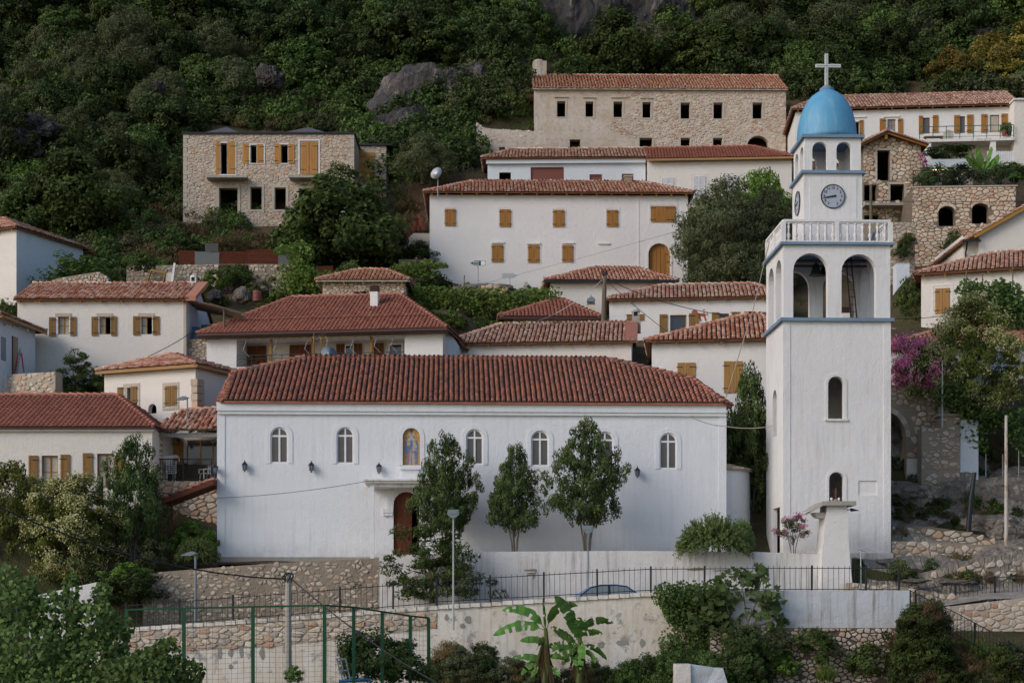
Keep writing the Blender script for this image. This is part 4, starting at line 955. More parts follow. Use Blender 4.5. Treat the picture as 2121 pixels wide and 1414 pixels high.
def chimney(name, label, fr_, px, py_base, py_top, ydep, wd_, mat='white', cap='vent'):
    x, zb = fr_.uv(px, py_base, ydep); zt = fr_.uv(px, py_top, ydep)[1]; t = thing(name, label, 'chimney', fr_.w((x, ydep, zb)), fr_.a); h = zt-zb
    if cap == 'vent':
        mb = MB(); mb.box(-wd_/2, wd_/2, -wd_/2, wd_/2, -.6, h-.35); mb.build('shaft', M[mat], t)
        for k in range(3): m_ = MB(); z = h-.35+k*.11; m_.box(-wd_/2-.03, wd_/2+.03, -wd_/2-.03, wd_/2+.03, z+.05, z+.10); m_.box(-wd_/2+.05, wd_/2-.05, -wd_/2+.05, wd_/2-.05, z, z+.05); m_.build('vent_slab', M['brown_gutter'], t)
    elif cap == 'dome':
        mb = MB(); q = wd_/2; zz = h*.42; mb.box(-q*1.3, q*1.3, -q*1.3, q*1.3, -.6, 0.02); mb.box(-q, q, -q, q, 0.02, zz)
        for sx in (-1, 1):
            for sy in (-1, 1): mb.box(sx*q*.95-.0 if sx < 0 else q*.55, -q*.55 if sx < 0 else q*.95, -q*.95 if sy < 0 else q*.55, -q*.55 if sy < 0 else q*.95, zz, h*.75)
        mb.lathe([(q*1.25, h*.75), (q*1.15, h*.83), (q*.7, h*.95), (q*.15, h)], (0,0,0), 10); mb.build('shaft', M[mat], t)
        m_ = MB(); m_.box(-q*.5, q*.5, -q*.5, q*.5, zz, h*.75); m_.build('flue', M['iron'], t)
    elif cap == 'cowl':
        mb = MB(); q = wd_/2; mb.box(-q, q, -q, q, -.6, h*.5); mb.build('shaft', M[mat], t); m_ = MB(); m_.box(-q*1.15, q*1.15, -q*1.15, q*1.15, h*.5, h*.56); m_.build('collar', M['brown_gutter'], t)
        m_ = MB(); m_.prism([(-q*1.2,-q,h*.64),(q*1.2,-q,h*.64),(q*1.25,-q,h*.78),(.02,-q,h*.95),(-q*1.25,-q,h*.78)], (0,2*q,0)); m_.tube([(0,0,h*.5),(0,0,h*.64)], .03, 5); m_.tube([(0,0,h*.94),(0,0,h*1.06)], .02, 5); m_.build('cowl', M['grey_paint'], t)
    return t

# D: low house at the left, new red hipped roof
D_ = House('house', 'low cream-white house with new red hipped roof and brown shutters at the left edge', 'house', -60, 1040, 72, 0, 315, 884, 8.5)
for px in ((86,943,120,1010), (201,939,236,1010)): win(D_, px, 'wood', 'curtain', 2, 2)
for px, hg in (((60,943,79,1008),'r'), ((126,941,145,1005),'l'), ((172,938,192,997),'r'), ((240,936,259,1000),'l')): leaf(D_, px, 'wood_olive', hg, panelled=True)
D_.walls('warm')
D_.roof('new', (0,884), (-60,822), (243,817), 4.3, oh=.25, ohs=.22, rafters=False, hip=(False, True), nind=300)
mb = MB(); mb.box(-.2, D_.w+.12, -.16, .0, D_.h-.20, D_.h-.02); mb.build('cornice', M['warm'], D_.t)
mb = MB()
for k in range(9): mb.box(D_.w-.42 if k % 2 else D_.w-.30, D_.w+.01, -.02, -.001, D_.h-.55-k*.33, D_.h-.25-k*.33)
mb.build('quoin', M['warm'], D_.t)

# E: veranda between that house and the church
E_ = House('veranda_house', 'small veranda with mossy tiled lean-to roof, glass doors and white chairs left of the church', 'house', 322, 996, 73.5, 0, 470, 898, 6.0)
fr = E_.fr; fl = 0.0
mb = MB(); X1 = E_.w; hy = 2.2
mb.poly([(0,hy,-.1),(X1,hy,-.1),(X1,hy,E_.h+.3),(0,hy,E_.h+.3)]); mb.poly([(0,0,-.1),(0,hy,-.1),(0,hy,E_.h),(0,0,E_.h)]); mb.build('wall', M['bluish'], E_.t)
mb = MB(); mb.box(-.2, X1, -.05, 5, -.12, 0.0); mb.build('floor_slab', M['concrete'], E_.t)
mb = MB(); mb.box(-.25, X1+.2, -.12, .06, E_.h-.16, E_.h+.02); mb.build('lintel_beam', M['concrete'], E_.t)
for k in range(5): m_ = MB(); x = .2+k*.72; m_.bar((x,-.25,E_.h+.06),(x,1.5,E_.h+.4), .09, .1); m_.build('rafter', M['grey_wood'], E_.t)
rf = link('roof', None, E_.t); za = fr.uv(330, 890, -.35)[1]; zb_ = fr.uv(380, 852, 1.9)[1]
tiles(rf, [(-.05,-.35,za),(X1+.1,-.35,za+.1),(X1+.1,1.9,zb_+.15),(.75,1.9,zb_)], 'tile_mix', nind=200, seed=21, jit=.02, under='grey_wood')
caps(rf, (.75,1.9,zb_), (X1+.1,1.9,zb_+.15), 'tile_mix'); 
pil = link('stone_pillar', None, E_.t); k = 0
zz = 0.
while zz < E_.h-.2:
    for i in range(2):
        m_ = MB(); a = -.32+i*.28+(.06 if k % 2 else 0); m_.box(a, a+.26, -.03+RNG.uniform(0,.03), .45, zz+.012, zz+.125); m_.build('brick', M['stone_pale'], pil)
    zz += .135; k += 1
mb = MB(); mb.box(-.34, .26, 0, .42, 0, E_.h-.2); mb.build('pillar_core', M['mortar'], E_.t)
q = E_.rc(388,911,470,994, hy-.02); window(E_.t, q[0], q[1], 0.02, q[3], lambda x, d, z: (x, hy-.1+d, z), .0, 0, 'wood', 'glass', 3, 1, .05)
q = E_.rc(359,907,380,992, hy-.05); shutter(E_.t, q[0], q[1], 0.02, q[3], lambda x, d, z: (x, hy+d, z), 'wood', 0, 'l', -.08, panelled=True)
tr = thing('veranda_railing', 'thin black iron railing along the veranda floor edge', 'railing', E_.fr.w((0,0,0)), E_.fr.a)
xr = fr.uv(438, 960, -.02)[0]
for x in (-.15, fr.uv(380,960)[0], xr): m_ = MB(); m_.box(x-.03, x+.03, -.05, .0, -.35, 1.05); m_.build('post', M['iron'], tr)
m_ = MB(); m_.box(-.15, xr, -.05, 0, 1.0, 1.05); m_.box(-.15, xr, -.04, -.01, .08, .11); m_.build('handrail', M['iron'], tr)
k = 0
while k < 24: m_ = MB(); x = .0+k*.115; m_.box(x, x+.014, -.035, -.02, .11, 1.0); m_.build('baluster', M['iron'], tr); k += 1
def chair(x, y, rz, lab, stack=1, grp=None):
    ct = thing('plastic_chair', lab, 'chair', E_.fr.w((x, y, 0.01)), E_.fr.a+rz, grp)
    for s_ in range(stack):
        o_ = s_*.09; m_ = MB(); m_.box(-.22,.22,-.2,.2,.40+o_,.43+o_); m_.build('seat', M['white_paint'], ct)
        for k in range(4): m_ = MB(); m_.bar((-.18+.12*k,.2,.43+o_),(-.18+.12*k,.27,.80+o_), .05,.02); m_.build('back_slat', M['white_paint'], ct)
        m_ = MB(); m_.bar((-.22,.27,.8+o_),(.22,.27,.8+o_), .06,.03); 
        for sx in (-.23,.23): m_.bar((sx,-.2,.62+o_),(sx,.22,.64+o_), .05,.03); m_.bar((sx,-.2,.42+o_),(sx,-.2,.62+o_), .04,.04)
        m_.build('arm_frame', M['white_paint'], ct)
        if s_ == 0:
            for sx in (-.2,.2):
                for sy in (-.18,.2): m_ = MB(); m_.bar((sx,sy,0),(sx*.95,sy*.95,.40), .035); m_.build('leg', M['white_paint'], ct)
chair(fr.uv(352,990,.8)[0], .8, .5, 'stack of white plastic chairs behind the veranda railing', 5); chair(fr.uv(425,990,.9)[0], .9, -.9, 'single white slatted chair at the right end of the veranda')
dr = thing('clothes_rack', 'white folding clothes drying rack hung over the veranda railing', 'drying rack', E_.fr.w((0,-.05,1.05)), E_.fr.a)
m_ = MB()
for k in range(6): m_.bar((.02,-.1-.07*k,.02),(1.1,-.1-.07*k,.02+.02*k), .012)
m_.build('rods', M['white_paint'], dr); m_ = MB()
for x in (.0,1.12): m_.tube([(x,0,-.15),(x,-.02,.06),(x,-.2,.09),(x,-.5,.05)], .015, 5)
m_.build('side_tube', M['white_paint'], dr)
ln = thing('ceiling_lamp', 'dark hanging lamp under the veranda roof', 'lamp', E_.fr.w((.95,.6,E_.h-.25)), 0); m_ = MB(); m_.lathe([(.02,.12),(.10,.06),(.08,-.06),(.03,-.12)], (0,0,0), 8); m_.build('lamp_body', M['iron'], ln)

# stone retaining wall below the veranda
SW = Fr(350, 1160, 73.2, 0); st = thing('garden_wall', 'high rubble garden wall below the veranda, left of the church', 'wall', SW.o, SW.a)
x1 = SW.uv(452, 1100)[0]; zt = SW.uv(400, 996)[1]; mb = MB(); mb.box(-1.5, x1, .02, .5, -1, zt); wl = mb.build('wall_core', M['mortar'], st)
rubble(wl, -1.5, x1, -.3, zt, lambda x, d, z: (x, .02+d, z), .26, 1.3, 'stone_mid', .03, nind=200, seed=31, proud=(.03,.09))
# small tiled awning on a rusty post
aw = Fr(360, 1165, 70.2, 0); at = thing('side_canopy', 'sloping tiled canopy on a thin rusty post beside the church door', 'canopy', aw.o, 0)
p0 = aw.uv(340, 1035, 0); p1 = aw.uv(446, 1000, 0)
rf = link('roof', None, at); tiles(rf, [(p0[0],-.5,p0[1]),(p0[0],1.4,p0[1]),(p1[0],1.4,p1[1]+.12),(p1[0],-.5,p1[1]+.12)][::-1], 'tile_church', nind=60, seed=33, thick=.22, under='wood_red')
m_ = MB(); a = aw.uv(356, 1100)[0]; m_.tube([(a,0,-.3),(a,0,aw.uv(356,1030)[1])], .05, 8); m_.build('post', M['wood_red'], at); m_ = MB(); b = aw.uv(384,1035)[0]; m_.tube([(a+.05,0,aw.uv(360,1075)[1]),(b,0,aw.uv(384,1035)[1])], .03, 6); m_.build('brace', M['fascia'], at)

# C: small white house with stone window surrounds
C_ = House('house', 'small white house with mixed old tiles and two stone-framed shuttered windows', 'house', 216, 905, 79, -24, 405, 772, 5.5)
C_.hole((307,836,324,856), 1.0, .3)
h = C_.hole((263,802,284,850), depth=.3)
C_.walls('warm', side='warm')
for px in ((256,794,290,842), (337,792,371,842)):
    x0, x1, z0, z1 = C_.rc(*px); 
    for a, b, c_, d in ((x0,x1,z1-.2,z1),(x0,x0+.16,z0,z1-.21),(x1-.16,x1,z0,z1-.21),(x0,x1,z0-.16,z0-.01)): m_ = MB(); m_.box(a,b,-.03,.0,c_,d); m_.build('window_stone', M['dressed'], C_.t)
closed_pair(C_, (343,799,367,840), 'wood_olive'); leaf(C_, (271,800,285,834), 'wood_olive', 'r', n=2); leaf(C_, (244,802,256,822), 'wood_olive', 'r')
C_.roof('mix', (205,768), (340,738), (364,735), 2.7, oh=.3, nind=300, rafters=False, fascia='fascia', jit=.025)
pq = link('corner_stones', None, C_.t); zt = C_.fr.uv(408,772)[1]
for k in range(9): m_ = MB(); m_.box(C_.w-.12-RNG.random()*.12, C_.w+.16, -.06-RNG.random()*.05, .5, -.6+k*.36, -.6+k*.36+.33); m_.build('stone', M['stone_mid'], pq)

# B: long white house with three open windows
B_ = House('house', 'long white house with three shuttered windows and old tile gable roof at left', 'house', 36, 800, 84, 0, 386, 622, 6.5)
for px, fw in (((120,656,143,692),'c'), ((206,656,229,692),'o'), ((292,656,315,692),'o')):
    h = B_.hole(px, depth=.3); x0, x1, z0, z1 = h['x0'], h['x1'], h['z0'], h['z1']
    window(B_.t, x0, x1 if fw == 'c' else x0+(x1-x0)*.5, z0, z1, B_.mp, .15, 0, 'wood', 'curtain', 2 if fw == 'c' else 1, 2, .04)
    m_ = MB(); m_.box(x0-.15, x1+.12, -.035, .0, z1+.01, z1+.19); m_.build('window_lintel', M['dressed'], B_.t)
    m_ = MB(); m_.box(x0-.12, x0-.01, -.02, .0, z0-.05, z1); m_.box(x1+.01, x1+.1, -.02, .0, z0-.05, z1); m_.build('window_jamb', M['white'], B_.t)
for px, hg in (((102,657,115,696),'r'), ((146,656,158,695),'l'), ((190,656,203,695),'r'), ((230,655,242,695),'l'), ((276,655,290,694),'r'), ((317,655,330,693),'l')): leaf(B_, px, 'wood_olive', hg, panelled=True)
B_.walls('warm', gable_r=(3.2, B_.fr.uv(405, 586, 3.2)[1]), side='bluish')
B_.roof('mix', (30,619), (72,590), (410,588), 3.2, oh=.25, ohs=.15, hip=(False, False), nind=300)
m_ = MB(); m_.box(B_.w-.15, B_.w+.0, -.04, .0, -.6, B_.h-.1); m_.build('corner_stones', M['dressed'], B_.t)
mb = MB(); sl = (B_.zr-B_.ze)/(3.2+.25)
for k in range(2): pass
mb.poly([(B_.w+.02,-.27,B_.ze+.14),(B_.w+.55,-.27,B_.ze+.14),(B_.w+.55,3.2,B_.zr+.16),(B_.w+.02,3.2,B_.zr+.16)]); mb.poly([(B_.w+.55,-.27,B_.ze-.1),(B_.w+.55,3.2,B_.zr-.08),(B_.w+.55,3.2,B_.zr+.16),(B_.w+.55,-.27,B_.ze+.14)]); mb.poly([(B_.w+.02,-.27,B_.ze-.1),(B_.w+.55,-.27,B_.ze-.1),(B_.w+.55,-.27,B_.ze+.14),(B_.w+.02,-.27,B_.ze+.14)])
mb.build('verge', M['tile_bright'], B_.t)
chimney('chimney', 'small white arched chimney at the right end of the long house roof', B_.fr, 401, 594, 569, 3.2, .36, 'white', 'dome')
# lean-to of poles and the little terrace beside it
lt = thing('pole_shelter', 'rough pole roof sheltering the yard right of the long white house', 'shelter', B_.fr.w((B_.w, 0, 0)), 0)
fr = B_.fr; za, zb_ = fr.uv(386,624,.2)[1], fr.uv(505,652,.2)[1]; xe = fr.uv(505,640,.2)[0]
for k in range(14):
    m_ = MB(); y = -.1+k*.23; j = RNG.uniform(-.04,.04); m_.tube([(0.02,y,za+j+.05),((xe-B_.w)*.5,y+j,(za+zb_)/2+.10+j),(xe-B_.w+RNG.uniform(-.3,.2),y,zb_+j)], [.06,.055,.04], 6); m_.build('pole', M['grey_wood'], lt)
for x, y in ((2.0,.1),(2.0,2.6)): m_ = MB(); m_.tube([(x,y,-1),(x,y,(za+zb_)/2)], .06, 6); m_.build('post', M['grey_wood'], lt)
yt = thing('yard_wall', 'short rubble wall under the pole shelter', 'wall', fr.w((B_.w, .3, 0)), 0); zt = fr.uv(400,702,.3)[1]; x1 = fr.uv(440,700,.3)[0]-B_.w
mb = MB(); mb.box(0.03, x1, .02, .4, -2, zt); wl = mb.build('wall_core', M['mortar'], yt); rubble(wl, .03, x1, -1.2, zt, lambda x,d,z:(x,.02+d,z), .16, 1.4, 'stone', .02, nind=80, seed=41)
mb = MB(); mb.box(0.03, x1, .4, 3.2, -.5, zt); mb.build('floor_slab', M['concrete'], yt)
dz = zt; d_ = thing('water_drum', 'dark green drum standing under the pole shelter', 'drum', fr.w((B_.w+.75, 1.6, dz)), 0); m_ = MB(); m_.lathe([(.28,0),(.30,.3),(.30,.62),(.28,.9),(.29,.92)], (0,0,0), 14); m_.build('drum_body', M['iron_green'], d_); m_ = MB(); m_.lathe([(.29,.92),(.27,.95),(.05,.96)], (0,0,0), 14); m_.build('lid', M['iron'], d_)
M['blue_plastic'] = flat('blue_plastic', (.03,.10,.20), .5)
d_ = thing('blue_chair', 'blue plastic chair beside the drum under the pole shelter', 'chair', fr.w((B_.w+.38, .9, dz)), .4)
m_ = MB(); m_.box(-.2,.2,-.2,.2,.38,.42); m_.build('seat', M['blue_plastic'], d_); m_ = MB(); m_.bar((0,.2,.42),(0,.27,.8), .4, .03); m_.build('backrest', M['blue_plastic'], d_)
for sx in (-.18,.18):
    for sy in (-.18,.18): m_ = MB(); m_.bar((sx,sy,0),(sx,sy,.38), .035); m_.build('leg', M['blue_plastic'], d_)

# A: tall white house at the far left edge
A_ = House('house', 'tall white house cropped by the left edge, blue-shaded side wall', 'house', -70, 640, 97.5, -24, 34, 480, 6.2)
A_.walls('warm', side='bluish'); A_.roof('mix', (-40,478), (-60,458), (10,457), 3.0, oh=.3, nind=200)  # side wall has its blue shade in the plaster colour
for k in range(12): m_ = MB(); y = .3+k*.5; m_.box(A_.w-.02, A_.w+.28, y, y+.09, A_.h-.12, A_.h-.02); m_.build('rafter_end', M['wood_red'], A_.t)
# A2: low house at the left edge
Z_ = House('house', 'low whitewashed house at the left edge with string lights and a ladder', 'house', -160, 815, 79.3, -7, -4, 655, 4.4)
fr = Z_.fr; Z_.walls('bluish', side='bluish')
ys = lambda px, py: fr.side(px, py, Z_.w)
def side_box(y0, y1, z0, z1, out, mat, name): m_ = MB(); m_.box(Z_.w-.02 if out > 0 else Z_.w-.01, Z_.w+abs(out), y0, y1, z0, z1); return m_.build(name, M[mat], Z_.t)
a, b = ys(2,745), ys(12,700); side_box(a[0], b[0], a[1], b[1], .015, 'grey_paint', 'window')
a, b = ys(26,775), ys(37,700); side_box(a[0], b[0], a[1], b[1], .015, 'mortar', 'doorway'); side_box(a[0]-.08, a[0], a[1], b[1], .04, 'wood_red', 'door_frame')
Z_.roof('mix', (-60,652), (-150,638), (-60,638), 2.2, oh=.45, ohs=.45, nind=150, rafters=False, fascia='fascia')
rw = Fr(4, 815, 79.5, -20); rt = thing('garden_wall', 'low rubble wall with whitewashed post at the far left, below the ladder', 'wall', rw.o, rw.a); zt = rw.uv(20,775)[1]
mb = MB(); mb.box(-.4, 3.2, .02, .6, -1.5, zt); wl = mb.build('wall_core', M['mortar_pale'], rt); rubble(wl, -.4, 3.2, -.6, zt, lambda x,d,z:(x,.02+d,z), .20, 1.5, 'stone_pale', .05, nind=90, seed=43, keep=.75)
m_ = MB(); m_.box(.05, .32, -.08, .02, -.6, zt); m_.build('whitewashed_post', M['bluish'], rt)
ld = thing('step_ladder', 'red and white step ladder leaning in the corner at far left', 'ladder', W(38, 778, 80.3), math.radians(-30))
P = lambda px, py: (W(px, py, 80.3)-W(38, 778, 80.3))
M['red_paint'] = flat('red_paint', (.42,.06,.05), .5)
for (a, b, mt) in (((27,772),(38,732),'red_paint'), ((34,772),(45,728),'galv'), ((47,732),(54,772),'red_paint'), ((44,722),(38,734),'galv')):
    m_ = MB(); m_.bar(P(*a), P(*b), .05); m_.build('rail', M[mt], ld)
for k in range(5): m_ = MB(); f = k/5+.08; m_.bar(P(27+11*f,772-40*f), P(34+11*f,772-44*f), .03); m_.build('rung', M['galv'], ld)
sl_ = thing('string_lights', 'black cable of small bulbs strung below the left house eave', 'string lights', W(0,672,80), 0); m_ = MB(); pts = [W(-6+16*k, 668+3.4*k-(0 if k > 3 else 2), 79.3)-W(0,672,80) for k in range(5)]; m_.tube(pts, .012, 4); m_.build('cable', M['iron'], sl_)
for p in pts[1:]: m_ = MB(); m_.lathe([(.02,0),(.045,-.07),(.03,-.13)], (p.x,p.y,p.z), 6); m_.build('bulb', M['glass_blue'], sl_)

# F: two-storey house with long balcony under a new red roof
F_ = House('house', 'white house with long shaded balcony, cream awnings and new red hipped roof', 'house', 428, 812, 84, -8, 917, 688, 9, sink=.0)
bx = F_.rc(490,692,838,764); F_.h = F_.fr.uv(917, 684)[1]; h = dict(x0=bx[0], x1=bx[1], z0=F_.fr.uv(490,760)[1], z1=F_.h-.35, rise=0, depth=1.6)
F_.h = F_.fr.uv(600, 690)[1]; F_.holes.append(h); h['z1'] = F_.h-.22
zc = F_.fr.uv(428,787)[1]
mb = MB(); wall_face(mb, 0, F_.w, zc, F_.h, [h], F_.mp, 1.6); mb.box(0,F_.w,0.01,F_.d,zc-.1,zc); mb.build('wall', M['white'], F_.t)
mb = MB(); mb.poly([(0,0,zc),(0,F_.d,zc),(0,F_.d,F_.h),(0,0,F_.h)]); mb.poly([(F_.w,0,zc),(F_.w,F_.d,zc),(F_.w,F_.d,F_.h),(F_.w,0,F_.h)]); mb.poly([(0,F_.d,zc),(F_.w,F_.d,zc),(F_.w,F_.d,F_.h),(0,F_.d,F_.h)]); mb.box(.6,F_.w-.3,1.0,F_.d,-3,zc-.1); mb.build('side_wall', M['warm'], F_.t)
bw = lambda x, d, z: (x, 1.6+d, z)
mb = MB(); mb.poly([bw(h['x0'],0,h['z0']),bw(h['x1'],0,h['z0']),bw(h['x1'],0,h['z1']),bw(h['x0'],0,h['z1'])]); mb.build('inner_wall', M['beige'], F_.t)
def fx(px): return F_.fr.uv(px, 720, 1.55)[0]
for a, b in ((512,552),(600,644),(697,714),(733,750),(774,795)): shutter(F_.t, fx(a), fx((a+b)/2)-.01, h['z0']+.05, h['z1']-.15, bw, 'wood_brown', 0, 'l', -.09, louvre=True, iron=False); shutter(F_.t, fx((a+b)/2)+.01, fx(b), h['z0']+.05, h['z1']-.15, bw, 'wood_brown', 0, 'r', -.09, louvre=True, iron=False)
for a, b in ((714,733),(805,834)): window(F_.t, fx(a), fx(b), h['z0']+.05, h['z1']-.2, bw, -.07, 0, 'white_paint', 'glass', 1, 1, .06)
for px in (561, 724-75, 769): x = F_.fr.uv(px, 720, .15)[0]; m_ = MB(); m_.box(x-.06, x+.06, .1, .22, h['z0'], h['z1']); m_.build('balcony_post', M['wood'], F_.t)
# pitched roof with lower skirt
F_.roof('new', (428,691), (605,621), (830,607), 4.6, oh=.5, ohs=.35, nind=300, rafters=False)
mb = MB(); mb.box(-.35, F_.w+.35, -.62, -.50, F_.ze-.13, F_.ze-.01); mb.box(-.3, F_.w+.3, -.5, .0, F_.ze-.20, F_.ze-.13); mb.build('gutter', M['brown_gutter'], F_.t)
# right side: the lower wing and its gable
mb = MB(); xr0, xr1 = F_.w, F_.fr.uv(955, 700, 3.5)[0]; mb.poly([(xr0+.01,1.,zc),(xr1,3.5,zc),(xr1,3.5,F_.h-.5),(xr0+.01,1.,F_.h+.4)]); mb.box(xr0, xr1, 3.5, F_.d, -2, F_.h-.5); mb.build('side_wing', M['bluish'], F_.t)  # wing's cool shade comes from its bluish plaster colour
rf = link('roof', None, F_.t); tiles(rf, [(xr1+.3,3.2,F_.h-.55),(xr1+.3,F_.d+.3,F_.h-.55),(xr0-.6,F_.d+.3,F_.h+.75),(xr0-.6,3.2,F_.h+.75)], 'tile_new', seed=52, **{k: v for k, v in ROOF['new'].items() if k != 'mat'})
# skirt line: a step across the roof where the upper pitch starts
sk = (F_.zr-F_.ze)/(4.6+.5); mb = MB(); y = 1.1; z = F_.ze+sk*(y+.5)+.06
xa_, xb_ = -.35+(F_.R0[0]+.35)*(y+.5)/5.1, F_.w+.35-(F_.w+.35-F_.R1[0])*(y+.5)/5.1
n_ = int((xb_-xa_)/.225); me = PROTO[(.20,.06,.33)][1]['tile_new']
for k in range(n_): o_ = link('tile', me, F_.rf); o_.matrix_local = Matrix.Translation((xa_+.1+k*.225, y, z)) @ Matrix.Rotation(math.atan(sk), 4, 'X')
chimney('chimney', 'tall white chimney with brown slatted vent on the red balcony house roof', F_.fr, 776, 652, 592, 3.0, .42, 'white', 'vent')
# awnings and their arms
def awning(a, b, top, drop, lab):
    t_ = thing('awning', lab, 'awning', F_.fr.w((0,0,0)), F_.fr.a, 'cream awnings over the balcony'); x0 = F_.fr.uv(a,700,-.1)[0]; x1 = F_.fr.uv(b,700,-.1)[0]; zt_ = F_.fr.uv(a,top,-.1)[1]
    n = int((x1-x0)/.09); m_ = MB()
    for k in range(n):
        u0, u1 = x0+(x1-x0)*k/n, x0+(x1-x0)*(k+1)/n; g = lambda u: zt_-drop-.05*abs(math.sin((u-x0)*math.pi/.42)); m_.poly([(u0,-.14,g(u0)),(u1,-.14,g(u1)),(u1,-.10,zt_),(u0,-.10,zt_)]); m_.poly([(u0,-.10,zt_),(u1,-.10,zt_),(u1,.02,zt_+.05),(u0,.02,zt_+.05)])
    m_.build('valance', M['awning'], t_); m_ = MB(); m_.tube([(x0,-.12,zt_),(x1,-.12,zt_)], .03, 6); m_.build('roller', M['awning'], t_)
    for k in range(2 if x1-x0 < 3 else 3):
        x = x0+(x1-x0)*(k+.35)/(2 if x1-x0 < 3 else 2.7); m_ = MB(); m_.tube([(x+.12,-.15,zt_-.05),(x-.12,-.28,zt_-.85),(x+.18,-.1,zt_-1.18)], .02, 5); m_.build('folding_arm', M['galv'], t_)
M['awning'] = flat('awning_canvas', (.44,.38,.26), .85)
awning(488, 660, 694, .22, 'left cream scalloped awning over the balcony'); awning(662, 766, 690, .24, 'middle cream scalloped awning over the balcony'); awning(769, 838, 684, .34, 'right cream awning hanging lower than the others')
br = thing('balcony_railing', 'black iron balcony railing with crossed panels', 'railing', F_.fr.w((0,0,0)), F_.fr.a); x0, x1 = h['x0'], h['x1']; zb = h['z0']; zr_ = F_.fr.uv(600,733,0.)[1]
m_ = MB(); m_.box(x0, x1, .0, .04, zr_-.03, zr_); m_.box(x0, x1, .01, .03, zr_-.22, zr_-.20); m_.box(x0, x1, .01, .03, zb+.08, zb+.10); m_.build('handrail', M['iron'], br)
n = 11
for k in range(n):
    a = x0+(x1-x0)*k/n; b = x0+(x1-x0)*(k+1)/n; m_ = MB(); m_.box(a-.015,a+.015,0,.03,zb,zr_); m_.build('post', M['iron'], br)
    m_ = MB(); m_.bar((a,.02,zb+.1),((a+b)/2,.02,zr_-.22), .014); m_.bar(((a+b)/2,.02,zr_-.22),(b,.02,zb+.1), .014); m_.build('cross_bar', M['iron'], br)
# dish and antenna in front of the balcony
def dish(px, py, Y, r, tilt, az, lab, mat='white_paint', pole=1.2, text=None):
    o_ = W(px, py, Y); t_ = thing('satellite_dish', lab, 'satellite dish', o_, az); d_ = MB(); n = 20
    rings = [(r*k/5, .22*r*(k/5)**2) for k in range(6)]; d_.lathe([(max(.01, a), b) for a, b in rings], (0,0,0), n)
    ob = d_.build('reflector', M[mat], t_, True); ob.rotation_euler = (math.radians(90)-tilt, 0, 0)
    if text: text_mesh(text, r*.28, 'grey_paint', ob, Matrix.Translation((0, 0, .04*r)) @ Matrix.Rotation(0, 4, 'X'), .002)
    m_ = MB(); m_.tube([(0,.05,0),(0,.12,-.15),(0,.12,-pole)], .03, 6); m_.build('mast', M['galv'], t_)
    m_ = MB(); m_.tube([(0,-.02,-r*.95),(0,-r*.9,-r*.35)], .012, 5); m_.build('feed_arm', M['galv'], t_); m_ = MB(); m_.tube([(0,-r*.86,-r*.42),(0,-r*.95,-r*.30)], .04, 8); m_.build('receiver_head', M['galv'], t_); return t_
dish(681, 733, 80.5, .40, .35, .25, 'pale blue-grey satellite dish above the church ridge', 'glass_blue', 2.0, 'DIGITAL')
an = thing('tv_antenna', 'yellow-ended grid TV antenna beside the pale dish', 'antenna', W(650, 735, 80.5), 0); P = lambda px, py, d=0.: W(px, py, 80.5+d)-W(650, 735, 80.5)
M['yellow'] = flat('yellow_plastic', (.60,.32,.03), .5)
m_ = MB(); m_.tube([P(652,760), P(650,690)], .03, 6); m_.build('mast', M['grey_wood'], an); m_ = MB(); m_.bar(P(648,707), P(678,702), .03); m_.build('boom', M['iron'], an)
for k in range(7): m_ = MB(); m_.bar(P(652+3.5*k,697-1.2*k,-.2), P(654+3.5*k,711-1.2*k,.2), .02); m_.build('element', M['galv'], an)
for px in (649, 664, 676): m_ = MB(); m_.tube([P(px-2,697,-.1), P(px+1,702,-.15), P(px+1,712,-.1)], .022, 5); m_.build('end_cap', M['yellow'], an)

# G: long old-tiled roof behind the church
G_ = House('house', 'white house with long speckled old-tile roof and blue-shaded gable', 'house', 925, 770, 86, -5, 1308, 714, 7)
m_ = None
G_.walls('warm', gable_r=(3.5, G_.fr.uv(1330, 668, 3.5)[1]), side='bluish')  # gable shade painted as bluish plaster
G_.roof('old', (915,712), (1035,676), (1318,666), 3.5, oh=.3, ohs=.2, hip=(True, False), nind=300)
sl = (G_.zr-G_.ze)/3.8; mb = MB(); x = G_.w+.2
mb.poly([(x-.55,-.3,G_.ze+.16),(x+.12,-.3,G_.ze+.16),(x+.12,3.5,G_.zr+.18),(x-.55,3.5,G_.zr+.18)]); mb.poly([(x+.12,-.3,G_.ze-.08),(x+.12,3.5,G_.zr-.06),(x+.12,3.5,G_.zr+.18),(x+.12,-.3,G_.ze+.16)]); mb.poly([(x-.55,-.3,G_.ze-.08),(x+.12,-.3,G_.ze-.08),(x+.12,-.3,G_.ze+.16),(x-.55,-.3,G_.ze+.16)]); mb.build('verge', M['tile_new'], G_.t)
chimney('chimney', 'grey round-topped chimney at the right end of the speckled roof', G_.fr, 1317, 667, 640, 3.3, .42, 'concrete', 'dome')
x0, x1, z0, z1 = G_.rc(1228,744,1268,752); m_ = MB(); m_.box(x0,x1,-.03,0,z0,z1); m_.build('vent', M['mortar'], G_.t)

# H: house right of it with two tall pale shutters
H_ = House('house', 'white house behind the church with two pale closed shutters and pyramidal old roof', 'house', 1350, 925, 80.5, -7, 1640, 706, 9)
H_.hole((1548,878,1580,900), depth=.2)
H_.walls('white'); closed_pair(H_, (1403,751,1440,815), 'wood_pale', y=-.06); closed_pair(H_, (1499,748,1538,813), 'wood_pale', y=-.06)
H_.roof('mix', (1340,706), (1545,653), (1575,652), 4.6, oh=.35, nind=300)

